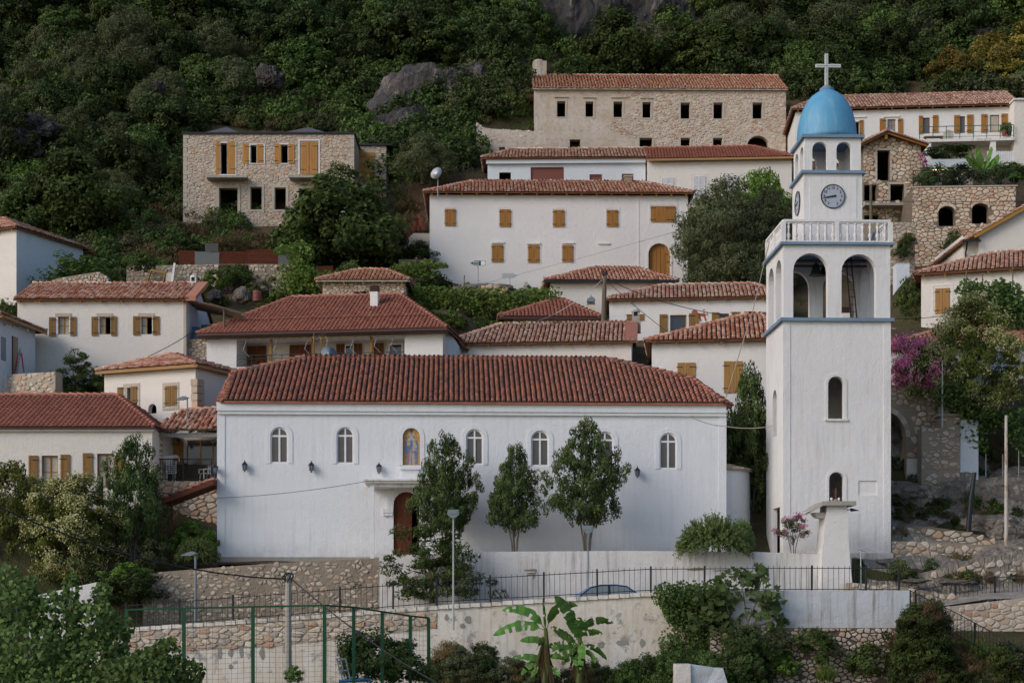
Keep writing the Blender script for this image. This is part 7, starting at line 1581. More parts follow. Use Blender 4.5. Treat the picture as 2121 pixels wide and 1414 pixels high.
# cliffs and outcrops on the hill
for k, (px, py, Y, sx, sy, sz, lab) in enumerate(((900,235,130,4.0,2.2,4.0,'grey cliff face left of the ruined turret, tallest of the row'),(1020,215,131,3.2,2.,2.9,'grey cliff face just left of the mansion'),(960,300,126,2.2,1.8,1.6,'low grey outcrop above the satellite dish'),(850,300,126,3.2,2.,2.4,'broad grey outcrop right of the unfinished stone house'),
        (1180,60,147,4.2,2.5,6.,'tall grey cliff above the mansion, left part'),(1290,50,148,4.6,2.5,5.,'tall grey cliff above the mansion, middle part'),(1390,60,149,3.2,2.,3.6,'grey cliff above the mansion, right part'),(35,300,118.5,2.6,1.6,1.9,'pale craggy rock at the left edge on the slope'),(78,272,119.5,1.8,1.2,1.5,'pale craggy rock peak beside the left edge rock'),
        (328,180,128,.5,.4,.7,'small pale upright rock between hillside trees'),(1930,60,143,2.2,1.5,2.6,'tan rock bluff high at upper right'),(2040,90,141,2.2,1.5,1.4,'grey rocks high at the right edge'),(560,165,131,1.4,1.,1.3,'reddish rock patch above the stone house'),(945,330,122,1.7,1.2,1.,'brown broken rock by the ruined wall'),(1000,170,134,2.2,1.6,1.6,'dark rock shelf below the central trees'))):
    rock(px, py, Y+.6, sx*(1 if sz > 2 else .72), sy, sz*(1 if sz > 2 else .66), lab, 'rock', 20+k, 5, cat='cliff' if sz > 2 else 'rock', name='cliff' if sz > 2 else 'rock', amp=.62)

for lab, pl in (('bare pale branch high among the upper left trees',((118,42),(140,52),(150,78),(166,100))),('forked bare branch near the top above the mansion left end',((1095,5),(1120,18),(1128,40),(1140,48))),('bare twisted stem at the foot of the upper left trees',((60,95),(78,120),(72,140)))):
    P = [hit(px, py, 110, 240) for px, py in pl]
    if all(P):
        o_ = P[0]-Vector((0,3.2,0)); m_ = MB(); q = [W(px, py, o_.y)-o_ for px, py in pl]; q[0] = Vector((0,0,0)); m_.tube(q, [.05,.10,.13,.16][:len(q)], 6); b_ = m_.build('bare_branch', M['bark_grey']); b_.location = o_; tag(b_, lab, 'branch')
# rusty sheets, the wall below them, yard clutter at left
pwall('retaining_wall', 'rubble terrace wall with a soot-black patch under the rusty sheets', 98.5, [(262,551),(440,547),(606,547)], 606, 'mortar', 'stone', .20, 300, .6, 131, keep=.8, inside=lambda x, z: not (5.7 < x < 7.6))
pwall('sooty_wall', 'soot-blackened middle stretch of the terrace wall', 98.42, [(452,548),(513,548)], 606, 'deck_dark', 'stone_char', .24, 60, .2, 132, proud=(.03,.1))
pwall('retaining_wall', 'low loose-stone wall above the long white house roof', 93.5, [(84,590),(120,576),(180,566),(206,563),(226,575)], 600, 'mortar', 'stone_pale', .17, 120, .5, 133, proud=(.02,.08))
def sheet(a, b, top, bot, Y, mat, lab, n=12, grp='corrugated sheets along the terrace'):
    o_ = W((a+b)/2, bot, Y); w_ = (b-a)*Y/F; h_ = (bot-top)*Y/F; m_ = MB(); N = n*2
    for k in range(N): z0, z1 = h_*k/N, h_*(k+1)/N; y0, y1 = (.025 if k % 2 else -.025), (-.025 if k % 2 else .025); m_.poly([(-w_/2,y0,z0),(w_/2,y0,z0),(w_/2,y1,z1),(-w_/2,y1,z1)])
    ob = m_.build('metal_sheet', M[mat]); ob.location = o_; ob.rotation_euler = (RNG.uniform(-.08,0), RNG.uniform(-.02,.02), RNG.uniform(-.05,.05)); return tag(ob, lab, 'metal sheet', grp)
for a, b, tp_, bt_, mt, lab in ((370,404,518,547,'rust','leftmost plain rust-brown sheet in the row'),(403,454,521,548,'zinc','pale galvanised sheet with rust patch in the row'),(453,513,520,547,'rust','dark streaked corrugated sheet in the middle of the row'),(512,578,516,547,'rust','longest orange-rust corrugated sheet in the row'),(576,608,527,550,'zinc','short pale sheet at the right end of the row'),(425,452,504,521,'zinc','small raised square sheet above the row'),(690,748,558,588,'rust','brown rusty sheet behind the outbuilding roof'),(748,782,566,590,'zinc','pale corrugated sheet right of the brown one'),(826,884,537,550,'zinc','pale sheet edge below the flowering bush'),(655,690,550,580,'rust','rusty sheet half hidden by vines behind the outbuilding')):
    sheet(a, b, tp_, bt_, 99.2 if a < 640 else 99.8, mt, lab)
fr_ = thing('wooden_frame', 'orange wooden door frame leaning among junk behind the long house', 'frame', W(322,592,94), 0); P = lambda px, py: W(px,py,94)-W(322,592,94)
for a, b, w_ in (((303,592),(313,561),.25),((311,560),(342,564),.12),((342,564),(336,592),.12)): m_ = MB(); m_.bar(P(*a), P(*b), .06, w_); m_.build('board', M['rafter'], fr_)
jb = thing('junk_panel', 'pinkish door panel leaning right of the wooden frame', 'panel', W(348,592,94), 0); m_ = MB(); q = W(348,592,94); m_.prism([W(*p, 94)-q for p in ((341,592),(345,565),(356,564),(354,592))], (0,.05,0)); m_.build('panel', M['beige'], jb)
jp = thing('white_post', 'white post leaning right of the junk panel', 'post', W(358,590,94), 0); q = W(358,590,94); m_ = MB(); m_.bar(W(356,588,94)-q, W(362,545,94)-q, .12); m_.build('shaft', M['white_paint'], jp)
bx = thing('drum', 'rusty red barrel standing behind the shaded yard', 'drum', W(533,624,93), 0); M['red_drum'] = flat('red_drum', (.20,.06,.05), .6); m_ = MB(); m_.lathe([(.27,0),(.27,.18),(.29,.2),(.27,.22),(.27,.42),(.29,.44),(.27,.46),(.25,.62),(.05,.63)], (0,0,0), 14); m_.build('barrel_body', M['red_drum'], bx)
rock(500,612,93.5,.6,.5,.5,'heap of pale timber and stones beside the red barrel','rock_warm',41,3); rock(447,612,93.5,.5,.5,.4,'dark boulder left of the timber heap','rock',42,3)
rock(1013,604,97,2.1,.8,.55,'mound of tan stones below the direction signs','rock_warm',43,4)
for k, (px, py, s_) in enumerate(((985,603,.8),(1000,597,.9),(1015,594,1.),(1030,594,1.),(1045,600,.9),(1008,606,1.),(1022,606,1.),(1038,608,.9),(992,608,.8))): rock(px, py, 96.2, .26*s_, .2, .2*s_, ['bottom left','left shoulder','left of crown','right of crown','right shoulder','front left','front right','bottom right','lowest left'][k]+' tan stone of the mound below the direction signs', 'stone_mid', 50+k % 3, 2)['group'] = 'tan mound stones'
# direction signs
def sign(px, py, Y, w_, h_, pole_bot, lab, direction, mat, text=None):
    o_ = W(px, pole_bot, Y); zc = (pole_bot-py)*Y/F; t = thing('direction_sign', lab, 'sign', o_, 0); m_ = MB(); m_.tube([(.05 if text else 0,.03,-1),(0,.03,zc+.15)], .03, 7); m_.build('pole', M['galv'], t)
    s_ = direction; m_ = MB(); m_.prism([(-s_*w_/2,-.02,zc-h_/2),(s_*(w_/2-.28),-.02,zc-h_/2),(s_*w_/2,-.02,zc),(s_*(w_/2-.28),-.02,zc+h_/2),(-s_*w_/2,-.02,zc+h_/2)], (0,.02,0)); b_ = m_.build('board', M[mat], t)
    if text:
        m_ = MB(); m_.box(w_/2-.30,w_/2-.02,-.024,-.021,zc-h_/2+.02,zc+h_/2-.02); m_.build('white_panel', M['white_paint'], b_)
        text_mesh(text[0], .13, 'white_paint', b_, Matrix.Translation((-.12,-.024,zc+.06)) @ FRONT); text_mesh(text[1], .10, 'white_paint', b_, Matrix.Translation((-.12,-.024,zc-.08)) @ FRONT)
M['sign_green'] = flat('sign_green', (.015,.075,.06), .5)
sign(990,545,100,.98,.30,592,'dark green arrow sign with white lettering on a thin pole', -1, 'sign_green', ('BREGA', 'Complex')); sign(1056,571,99,.98,.30,600,'back of a grey arrow sign pointing right on a pole', 1, 'galv')
dish(905,360,104,.42,.3,-.5,'white satellite dish with rust stain on a pole left of the big white house','white_paint',1.6)
# stairs with pots left of the big house
stp = thing('garden_stairs', 'short pinkish garden stairs left of the big white house', 'stairs', W(855,506,106.5), 0)
for k in range(7): m_ = MB(); m_.box(-.85+k*.12,.85+k*.12,k*.32,k*.32+.4,-.3,k*.20); m_.build('step', M['beige'], stp)
M['terracotta'] = flat('terracotta_pot', (.24,.075,.05), .8)
m_ = MB(); m_.lathe([(.10,0),(.15,.22),(.17,.24),(.17,.28),(.14,.28)], (0,0,0), 10); pt_ = m_.build('plant_pot', M['terracotta']); pm = pt_.data; bpy.data.objects.remove(pt_)
POTL = [a+' terracotta pot on the garden stairs left of the big white house' for a in ('leftmost lower','second from the left','left upper','middle','middle right','small upper left','centre upper','upper right','top right','topmost','lowest','right side middle')]
for k, (px, py) in enumerate(((842,497),(846,488),(836,480),(856,481),(866,478),(850,472),(860,469),(872,470),(873,462),(869,454),(868,513),(876,476))):
    ob = link('plant_pot', pm); ob.location = W(px, py, 106.2); s_ = RNG.uniform(.9,1.5); ob.scale = (s_,s_,s_); tag(ob, POTL[k], 'pot', 'terracotta pots by the garden stairs')
# cables
def cable(pts, r, lab, sag=0., mat='iron', name='cable'):
    P = [W(*p) for p in pts]; o_ = P[0].copy(); out = []
    for a, b in zip(P[:-1], P[1:]):
        for k in range(9): f = k/8; q = a.lerp(b, f)-o_; q.z -= sag*4*f*(1-f); out.append(q)
    m_ = MB(); m_.tube(out, r, 5); ob = m_.build(name, M[mat]); ob.location = o_; return tag(ob, lab, 'cable')
cable([(-10,1046,54),(596,1199,56)], .028, 'thick black cable sagging from the left edge to the concrete pole', .55); cable([(600,1195,56),(905,1414,50)], .025, 'black cable falling from the concrete pole to the bottom edge', .2)
cable([(1256,576,89),(1400,632,87),(1600,662,84)], .02, 'black cable from the wooden pole across the lion house', .15); cable([(1255,580,89),(1400,700,84)], .018, 'thin cable from the wooden pole down to the shuttered house', .1); cable([(1247,580,89),(1150,650,90),(1000,700,88)], .016, 'thin pale cable from the wooden pole towards the red roofs', .1, 'galv')
cable([(1593,503,71),(1560,640,72),(1495,850,73)], .022, 'beige rope running down from the belfry terrace', 0., 'lime', 'rope'); cable([(446,1031,70.3),(755,997,69.3)], .016, 'thin cable along the church wall to the canopy', .12, 'grey_paint'); cable([(1430,862,70.7),(1500,882,70.8),(1600,882,70.2)], .018, 'pale wire between church and tower', .1, 'lime')
cable([(0,822,80),(180,780,80),(395,690,84)], .02, 'black cable sagging in front of the long white house', .3); cable([(870,620,97),(1450,465,104)], .012, 'thin wire slanting across the big white house', .1, 'galv')
cable([(1952,747,75.2),(2130,757,75.2)], .02, 'white wire from the thin post to the right edge', .05, 'galv'); cable([(1843,660,79),(1990,648,80)], .016, 'black wire between the belfry and the ochre-shuttered house', .1)
cable([(1765,415,104),(2125,418,103)], .014, 'thin wire crossing the stone terrace wall', .05)

# ------------------------------------------------------------------ vegetation
def leaves(C, Nrm, ln, wd, rg, rnd, droop=0., updir=None, spread=1.):
    """one folded four-corner leaf per centre; C (n,3), Nrm preferred facing (n,3)"""
    n = len(C); N_ = Nrm+rg.normal(size=(n, 3))*.55*spread; N_ /= np.linalg.norm(N_, axis=1, keepdims=True)+1e-9
    D = rg.normal(size=(n, 3)) if updir is None else updir+rg.normal(size=(n, 3))*.35
    D -= (D*N_).sum(1, keepdims=True)*N_; D /= np.linalg.norm(D, axis=1, keepdims=True)+1e-9
    D[:, 2] -= droop; S = np.cross(N_, D); S /= np.linalg.norm(S, axis=1, keepdims=True)+1e-9
    L = (ln*rg.uniform(.7, 1.25, n))[:, None]; w_ = (wd*rg.uniform(.7, 1.2, n))[:, None]
    V = np.stack([C-D*L*.5, C+S*w_*.5-N_*w_*.08, C+D*L*.5, C-S*w_*.5-N_*w_*.08], 1).reshape(-1, 3)
    return V, np.arange(4*n).reshape(n, 4), rnd
def clump_pts(rg, K, prof, H, asym=.25, inner=.35, ph=None):
    """clump centres inside a crown of height H with radius profile prof (list over height)"""
    t = rg.uniform(0, 1, K*3); r = np.interp(t, np.linspace(0, 1, len(prof)), prof); keep = rg.uniform(0, max(prof), K*3) < r; t = t[keep][:K]; r = r[keep][:K]
    K = len(t); a = rg.uniform(0, 2*np.pi, K); ph = rg.uniform(0, 6.28, 3) if ph is None else ph
    lob = 1+asym*(np.sin(a*2+ph[0]+t*4)+.7*np.sin(a*3+ph[1]-t*6)+.5*np.sin(a*5+ph[2]+t*9))
    q = np.sqrt(rg.uniform(inner**2, 1, K)); R = r*lob*q
    return np.column_stack([R*np.cos(a), R*np.sin(a), t*H]), q
def crown(name, seed, H, prof, K, n, rc, ln, wd, mat, asym=.22, flat_=.8, up=.3, droop=0., inner=.35, updir=None, tops=None):
    rg = np.random.default_rng(seed); C, q = clump_pts(rg, K, prof, H, asym, inner); K = len(C)
    rk = rc*rg.uniform(.6, 1.35, K); cl = np.repeat(np.arange(K), n); m = len(cl)
    d = rg.normal(size=(m, 3)); d /= np.linalg.norm(d, axis=1, keepdims=True); rad = rg.uniform(.35, 1, m)**.6
    P = C[cl]+d*(rk[cl]*rad)[:, None]*np.array([1, 1, flat_])
    out = C[cl]-np.array([0, 0, H*.45]); out /= np.linalg.norm(out, axis=1, keepdims=True)+1e-9
    Nn = d*.7+out*.5+np.array([0, 0, up]); rn = np.clip(.5+rg.normal(size=K)[cl]*.16+rg.normal(size=m)*.14+(d[:, 2]*.12), 0, 1)
    V, Q, r = leaves(P, Nn, ln, wd, rg, rn, droop, None if updir is None else np.array(updir)+out*.5)
    return np_mesh(name, V, Q, M[mat], r), C
def trunk_mesh(H0, C, r, seed, nb=7, mat='bark', multi=0, spread=.3, base=0.):
    rg = random.Random(seed); m_ = MB(); pts = sorted(C.tolist(), key=lambda p: p[2]); pick = [pts[int(len(pts)*(.15+.8*k/nb))] for k in range(nb)] if nb else []
    if multi:
        for k in range(multi):
            a = k*6.28/multi+.4; x, y = spread*math.cos(a), spread*math.sin(a); m_.tube([(x*.25,y*.25,base-.3),(x*.6,y*.6,H0*.5),(x,y,H0),(x*1.8,y*1.8,H0*1.9)], [r,r*.85,r*.7,r*.3], 6)
    else: m_.tube([(0,0,base-.5),(rg.uniform(-.1,.1),rg.uniform(-.1,.1),H0*.6),(0,0,H0),(rg.uniform(-.2,.2),0,H0*1.5)], [r*1.35,r,r*.8,r*.35], 8)
    for p in pick: m_.tube([(0,0,H0*.7),(p[0]*.4,p[1]*.4,H0*.7+(p[2]-H0*.7)*.55),(p[0]*.85,p[1]*.85,p[2])], [r*.5,r*.3,r*.1], 5)
    return m_, M[mat]
KIND = {}
def kind(key, H, prof, K, n, rc, ln, wd, mat, trunk=.12, nb=6, bark='bark', H0=None, crown_z=0., **kw):
    """prototype pair (crown mesh, trunk mesh), crown centred on z with its foot at crown_z"""
    me, C = crown('crown', abs(hash_(key)), H, prof, K, n, rc, ln, wd, mat, **{k: v for k, v in kw.items() if k not in ('multi', 'spread')})
    me.transform(Matrix.Translation((0,0,crown_z))); C = C+np.array([0,0,crown_z])
    tm = None
    if trunk:
        m_, bm_ = trunk_mesh(H0 if H0 is not None else crown_z+H*.25, C, trunk, 3, nb, bark, kw.get('multi', 0), kw.get('spread', .3)); o_ = m_.build('trunk', bm_); tm = o_.data; bpy.data.objects.remove(o_)
    KIND[key] = (me, tm)
def hash_(s): return sum(ord(c_)*(i*7+3) for i, c_ in enumerate(s)) % 99991
def plant(key, loc, scale, rot, name, label, cat, group=None, extra=()):
    me, tm = KIND[key]; t = thing(name, label, cat, loc, rot, group); t.scale = scale if hasattr(scale, '__len__') else (scale,)*3
    link('crown', me, t)
    if tm: link('trunk', tm, t)
    for nm, m2 in extra: link(nm, m2, t)
    return t
def blossoms(key, base_key, n, rc, ln, mat, frac=.5, top=0.3, seed=5, per=14):
    """flower heads on the outside of a crown prototype"""
    me = KIND[base_key][0]; nv = len(me.vertices); co = np.empty(nv*3, np.float32); me.vertices.foreach_get('co', co); co = co.reshape(-1, 3); rg = np.random.default_rng(seed)
    c_ = co.mean(0); d = co-c_; ex = np.abs(d).max(0); rr = np.linalg.norm(d/ex, axis=1); ok = np.nonzero((rr > .62) & (d[:, 2] > -ex[2]*.75))[0]; pick = rg.choice(ok, n)
    P = co[pick]+d[pick]/np.linalg.norm(d[pick], axis=1, keepdims=True)*.06; cl = np.repeat(np.arange(n), per); Q_ = P[cl]+rg.normal(size=(n*per, 3))*rc*np.array([1, 1, .8])
    V, Qd, r = leaves(Q_, d[pick][cl]/ex, ln, ln*.8, rg, np.clip(rg.normal(.55, .2, n)[cl]+rg.normal(size=n*per)*.1, 0, 1)); KIND[key] = np_mesh('blossoms', V, Qd, M[mat], r); return KIND[key]

# hillside kinds (crowns about 5 m wide at scale 1)
kind('oak_a', 4.6, [1.2,2.4,2.7,2.5,1.9,.9], 120, 85, .62, .30, .17, 'lf_dark'); kind('oak_b', 4.2, [1.6,2.7,2.6,2.2,1.5,.6], 105, 95, .70, .27, .16, 'lf_mid')
kind('oak_c', 5.2, [1.0,2.0,2.6,2.7,2.2,1.1], 135, 80, .58, .28, .16, 'lf_dark', asym=.3); kind('olive_a', 4.4, [1.0,2.1,2.5,2.3,1.8,.8], 150, 85, .55, .24, .07, 'lf_olive', up=.1)
kind('olive_b', 3.6, [1.5,2.3,2.3,1.9,1.2,.5], 130, 85, .52, .22, .07, 'lf_olive', asym=.3, up=.1); kind('carob', 4.4, [1.8,2.6,2.8,2.6,2.0,1.0], 210, 60, .42, .24, .17, 'lf_mid', inner=.6)
kind('yellow', 3.6, [1.5,2.4,2.5,2.1,1.4,.6], 120, 70, .55, .24, .15, 'lf_yellow'); kind('bright', 3.0, [1.2,2.1,2.3,2.0,1.3,.5], 100, 75, .50, .22, .14, 'lf_bright')
kind('shrub_a', 1.5, [.9,1.2,1.1,.8,.4], 50, 60, .30, .15, .08, 'lf_mid', trunk=0); kind('shrub_b', 1.4, [.9,1.15,1.0,.7,.3], 45, 60, .30, .15, .06, 'lf_olive', trunk=0)
kind('shrub_dry', 1.2, [1.0,1.2,1.0,.7,.3], 45, 70, .30, .20, .03, 'lf_dry', trunk=0, updir=(0,0,1.2)); kind('shrub_dark', 1.5, [1.0,1.25,1.1,.8,.4], 55, 60, .30, .14, .08, 'lf_dark', trunk=0); kind('shrub_bright', 1.3, [.9,1.1,1.0,.7,.3], 50, 60, .27, .15, .10, 'lf_bright', trunk=0)
KIND['oak_d'] = KIND['carob']; M['pink_petal'] = flat('pink_petal', (.65,.25,.35), .7)
# --- the wood above the village
def zone(px, py):
    if px < 380: h_ = 'left of the stone house'
    elif px < 760: h_ = 'above the stone house'
    elif px < 1107: h_ = 'left of the mansion'
    elif px < 1628: h_ = 'above the mansion'
    else: h_ = 'right of the mansion'
    v_ = 'at the top edge' if py < 60 else 'high on the slope' if py < 150 else 'halfway up the slope' if py < 260 else 'low on the slope'
    return h_, v_
def blocked(px, py):
    return (365 < px < 830 and 262 < py) or (960 < px < 1650 and 175 < py) or (px > 1620 and py > 205) or (700 < px < 1000 and py > 375) or (820 < px < 980 and 190 < py < 290 and False)
TONE = dict(oak_a='dark green', oak_b='mid green', oak_c='tall dark green', olive_a='grey-green', olive_b='low grey-green', carob='clumpy green', yellow='yellowish green', bright='bright green')
spots = []; rr = random.Random(17); row = 0
py = -70
while py < 500:
    stepx = 92 if py < 150 else 84; px = -40+(row % 2)*stepx/2
    while px < 2170:
        x = px+rr.uniform(-26,26); y = py+rr.uniform(-16,16); px += stepx
        if blocked(x, y+20): continue
        if 1130 < x < 1430 and 5 < y < 120 and rr.random() < .80: continue          # cliff
        if 840 < x < 1110 and 185 < y < 330 and rr.random() < .72: continue
        if 700 < x < 860 and 215 < y and rr.random() < .6: continue
        if x < 110 and 250 < y < 345: continue
        if 250 < x < 380 and y > 400: continue
        if x < 60 and y > 400 and rr.random() < .5: continue
        if x > 1860 and 10 < y < 110 and rr.random() < .5: continue
        if 520 < x < 700 and 180 < y < 262: continue
        if 1070 < x < 1200 and y > 118: continue
        spots.append((x, y))
    py += 42; row += 1
seen = {}; info = []
for x, y in spots:
    p = hit(x, y, 96, 260)
    if p is None: continue
    r_ = rr.random()
    if x > 1950 and 120 < y < 215: k = 'yellow'
    elif 860 < x < 1110 and y < 140: k = 'carob'
    elif 1480 < x < 1900 and y < 120: k = 'olive_a' if r_ < .55 else 'oak_b'
    elif x < 380 and 120 < y < 330: k = ('olive_a' if r_ < .4 else 'olive_b' if r_ < .6 else 'oak_a')
    else: k = 'oak_a' if r_ < .28 else 'oak_c' if r_ < .50 else 'oak_b' if r_ < .72 else 'olive_a' if r_ < .80 else 'olive_b' if r_ < .86 else 'carob' if r_ < .95 else 'bright'
    s_ = rr.uniform(.72,1.18)*(.92 if y > 150 else 1.12)*(.62 if (700 < x < 1110 and y > 180) else 1)
    info.append((x, y, k, s_, p))
cnt = {}
for it in info: cnt.setdefault((zone(it[0], it[1]), TONE[it[2]]), []).append(it)
ORD = ['first','second','third','fourth','fifth','sixth','seventh','eighth','ninth','tenth','eleventh','twelfth','thirteenth','fourteenth','fifteenth','sixteenth','seventeenth','eighteenth']
for ((h_, v_), tn), lst in cnt.items():
    lst.sort(key=lambda i: i[0])
    for j, (x, y, k, s_, p) in enumerate(lst):
        lab = f"{tn} tree {v_}, {h_}" if len(lst) == 1 else f"{ORD[min(j,17)]} {tn} tree {v_}, {h_}"
        plant(k, p-Vector((0,0,.5*s_)), (s_*rr.uniform(.9,1.15), s_, s_*rr.uniform(.85,1.15)), rr.uniform(0,6.28), 'hillside_tree', lab, 'tree', 'trees on the hillside')
# undergrowth: shrubs nobody could count, as one mass each
def scrub(name, label, boxes, keys, seed, smin=.5, smax=1.1, Y0=66.):
    rg = random.Random(seed); bufV = []; bufQ = []; bufR = []; off = 0; cache = {}
    by = {}
    for (x0, y0, x1, y1, n, Ya) in boxes:
        for _ in range(n):
            x, y = rg.uniform(x0, x1), rg.uniform(y0, y1); p = hit(x, y, Ya or Y0, 240)
            if p is not None: by.setdefault(rg.choice(keys), []).append((p, rg.uniform(smin, smax), rg.uniform(0, 6.28)))
    for k, L_ in by.items():
        me = KIND[k][0]; nv = len(me.vertices)
        if k not in cache:
            co = np.empty(nv*3, np.float32); me.vertices.foreach_get('co', co); r = np.empty(len(me.polygons), np.float32); me.attributes['rnd'].data.foreach_get('value', r); cache[k] = (co.reshape(-1, 3), r)
        co, r = cache[k]; Vs = []; Rs = []
        nq = len(co)//4
        for p, s_, a in L_:
            sel = np.random.default_rng(int(a*1e4)).choice(nq, max(1, int(nq*.33)), replace=False); c4 = co.reshape(-1, 4, 3)[sel]
            mid = c4.mean(1, keepdims=True); c4 = mid+(c4-mid)*1.5
            R_ = np.array([[math.cos(a),-math.sin(a),0],[math.sin(a),math.cos(a),0],[0,0,1]]); Vs.append((c4.reshape(-1, 3)@R_.T)*s_+np.array(p)-np.array([0,0,.1])); Rs.append(np.clip(r[sel]+rg.uniform(-.2,.2), 0, 1))
        V = np.vstack(Vs); R2 = np.concatenate(Rs); ob = link(name, np_mesh(name, V, np.arange(len(V)).reshape(-1, 4), KIND[k][0].materials[0], R2)); tag(ob, label+{'shrub_dry':' of dry brown stems','shrub_dark':' of dark leaves','shrub_a':' of mid green leaves','shrub_b':' of greyish leaves','shrub_bright':' of fresh green leaves'}[k], 'undergrowth', kind='stuff')
scrub('undergrowth', 'scrub covering the hillside under the trees', [(0,-20,2121,180,150,118),(0,150,380,470,90,98),(380,170,1107,262,120,112),(740,260,980,375,60,104),(1620,120,2121,212,90,118),(1200,100,1640,170,40,122)], ['shrub_dark','shrub_a','shrub_b','shrub_dark','shrub_a'], 201, .9, 1.7)
scrub('weeds', 'dry scrub on the bare slope above the stone house and beside the rocks', [(380,215,760,275,120,113),(840,150,1110,330,60,112),(700,260,960,370,50,110),(0,250,120,340,14,110),(1620,165,1780,210,30,118)], ['shrub_dry','shrub_b','shrub_a'], 205, .5, 1.0)
scrub('weeds', 'weedy bank around the unfinished stone house and terraces', [(170,440,640,548,150,97),(640,440,890,540,40,97),(120,500,380,590,60,90)], ['shrub_dry','shrub_b','shrub_a','shrub_dry'], 202, .5, 1.0)
scrub('weeds', 'low weeds between the village houses', [(240,560,660,650,90,88),(860,600,1140,700,50,88),(0,640,60,700,12,84),(0,780,220,880,30,80)], ['shrub_bright','shrub_a','shrub_dark'], 203, .35, .75)
scrub('weeds', 'weeds on the rocky bank right of the tower', [(1850,930,2121,1090,70,68),(1850,1090,2121,1240,26,66)], ['shrub_a','shrub_dark','shrub_dry'], 204, .22, .5)
def mass(name, label, keys, boxes, Y, seed, smin=.35, smax=.7, cat='undergrowth'):
    rg = random.Random(seed); by = {}
    for (x0, y0, x1, y1, n) in boxes:
        for _ in range(n): by.setdefault(rg.choice(keys), []).append((W(rg.uniform(x0, x1), rg.uniform(y0, y1), Y+rg.uniform(-.5,.5)), rg.uniform(smin, smax), rg.uniform(0, 6.28)))
    Vs = []; Rs = []; mats = []; MI = []
    for k, L_ in by.items():
        me = KIND[k][0]; nv = len(me.vertices); co = np.empty(nv*3, np.float32); me.vertices.foreach_get('co', co); r = np.empty(len(me.polygons), np.float32); me.attributes['rnd'].data.foreach_get('value', r); co = co.reshape(-1, 3); mats.append(me.materials[0])
        for p, s_, a in L_: R_ = np.array([[math.cos(a),-math.sin(a),0],[math.sin(a),math.cos(a),0],[0,0,1]]); Vs.append((co@R_.T)*s_+np.array(p)-np.array([0,0,.3*s_])); Rs.append(np.clip(r+rg.uniform(-.15,.15),0,1)); MI.append(np.full(len(r), len(mats)-1))
    V = np.vstack(Vs); me = np_mesh(name, V, np.arange(len(V)).reshape(-1, 4), mats, np.concatenate(Rs)); me.polygons.foreach_set('material_index', np.concatenate(MI).astype(np.int32)); tag(link(name, me), label, cat, kind='stuff')
def bush(key, px, py, Y, w_, h_, name, label, cat='bush', rot=None, group=None, extra=(), base_w=None):
    """plant scaled so its crown is about w_ x h_ photo pixels, foot at the pixel"""
    me = KIND[key][0]; nv = len(me.vertices); k2 = [me.vertices[i] for i in range(0, nv, 37)]; xs_ = [v.co.x for v in k2]; zs_ = [v.co.z for v in k2]; xs_.sort(); zs_.sort(); q_ = len(xs_)//70; bw_ = xs_[-1-q_]-xs_[q_]; bh = zs_[-1-q_//3]-(min(zs_) if KIND[key][1] is None else 0)
    sx = w_*Y/F/bw_; sz = h_*Y/F/bh; z0 = min(zs_)*sz if KIND[key][1] is None else 0
    return plant(key, W(px, py, Y)-Vector((0,0,z0)), (sx, sx, sz), RNG.uniform(0, 6.28) if rot is None else rot, name, label, cat, group, extra)
# --- laurels of the churchyard: dense upward clumps on several stems
kind('laurel', 3.3, [.75,1.35,1.55,1.5,1.3,.98,.62,.28], 310, 60, .19, .125, .055, 'lf_laurel', .05, 9, 'bark_grey', H0=1.0, crown_z=1.05, asym=.30, up=.2, multi=5, spread=.28, updir=(0,0,.9), inner=.30, flat_=1.2)
kind('laurel_b', 3.2, [1.0,1.4,1.5,1.42,1.25,.95,.6,.3], 310, 60, .19, .125, .055, 'lf_laurel', .05, 9, 'bark_grey', H0=.9, crown_z=.9, asym=.34, up=.2, multi=5, spread=.25, updir=(0,0,.9), inner=.30, flat_=1.2)
bush('laurel_b', 925, 1150, 69.0, 138, 245, 'laurel_tree', 'tall clipped-looking evergreen by the church door, left of three', 'tree', .3, 'laurel trees in the churchyard')
bush('laurel', 1066, 1147, 68.6, 122, 222, 'laurel_tree', 'middle multi-stemmed evergreen in the churchyard, smallest of three', 'tree', 1.4, 'laurel trees in the churchyard')
bush('laurel', 1216, 1147, 68.4, 150, 275, 'laurel_tree', 'tallest multi-stemmed evergreen in the churchyard, right of three', 'tree', 2.9, 'laurel trees in the churchyard')
bush('laurel_b', 275, 1172, 68.9, 150, 262, 'laurel_tree', 'broad dark evergreen left of the church below the veranda', 'tree', 4.0); bush('laurel_b', 1556, 1130, 75.5, 165, 360, 'laurel_tree', 'tall dark evergreen between church and bell tower', 'tree', 2.0); bush('laurel', 1530, 1120, 77., 90, 230, 'laurel_tree', 'smaller evergreen behind the apse', 'tree', .5)
# feathery tree on the wall
kind('feather', 2.6, [1.3,1.5,1.25,1.2,.95,.5], 120, 75, .27, .16, .045, 'lf_mid', .07, 8, 'bark', H0=.5, crown_z=-.3, asym=.42, up=.5, droop=.25, inner=.3, flat_=.55)
bush('feather', 895, 1215, 65.5, 205, 150, 'feathery_tree', 'feathery drooping tree growing against the churchyard wall', 'tree', 1.2)
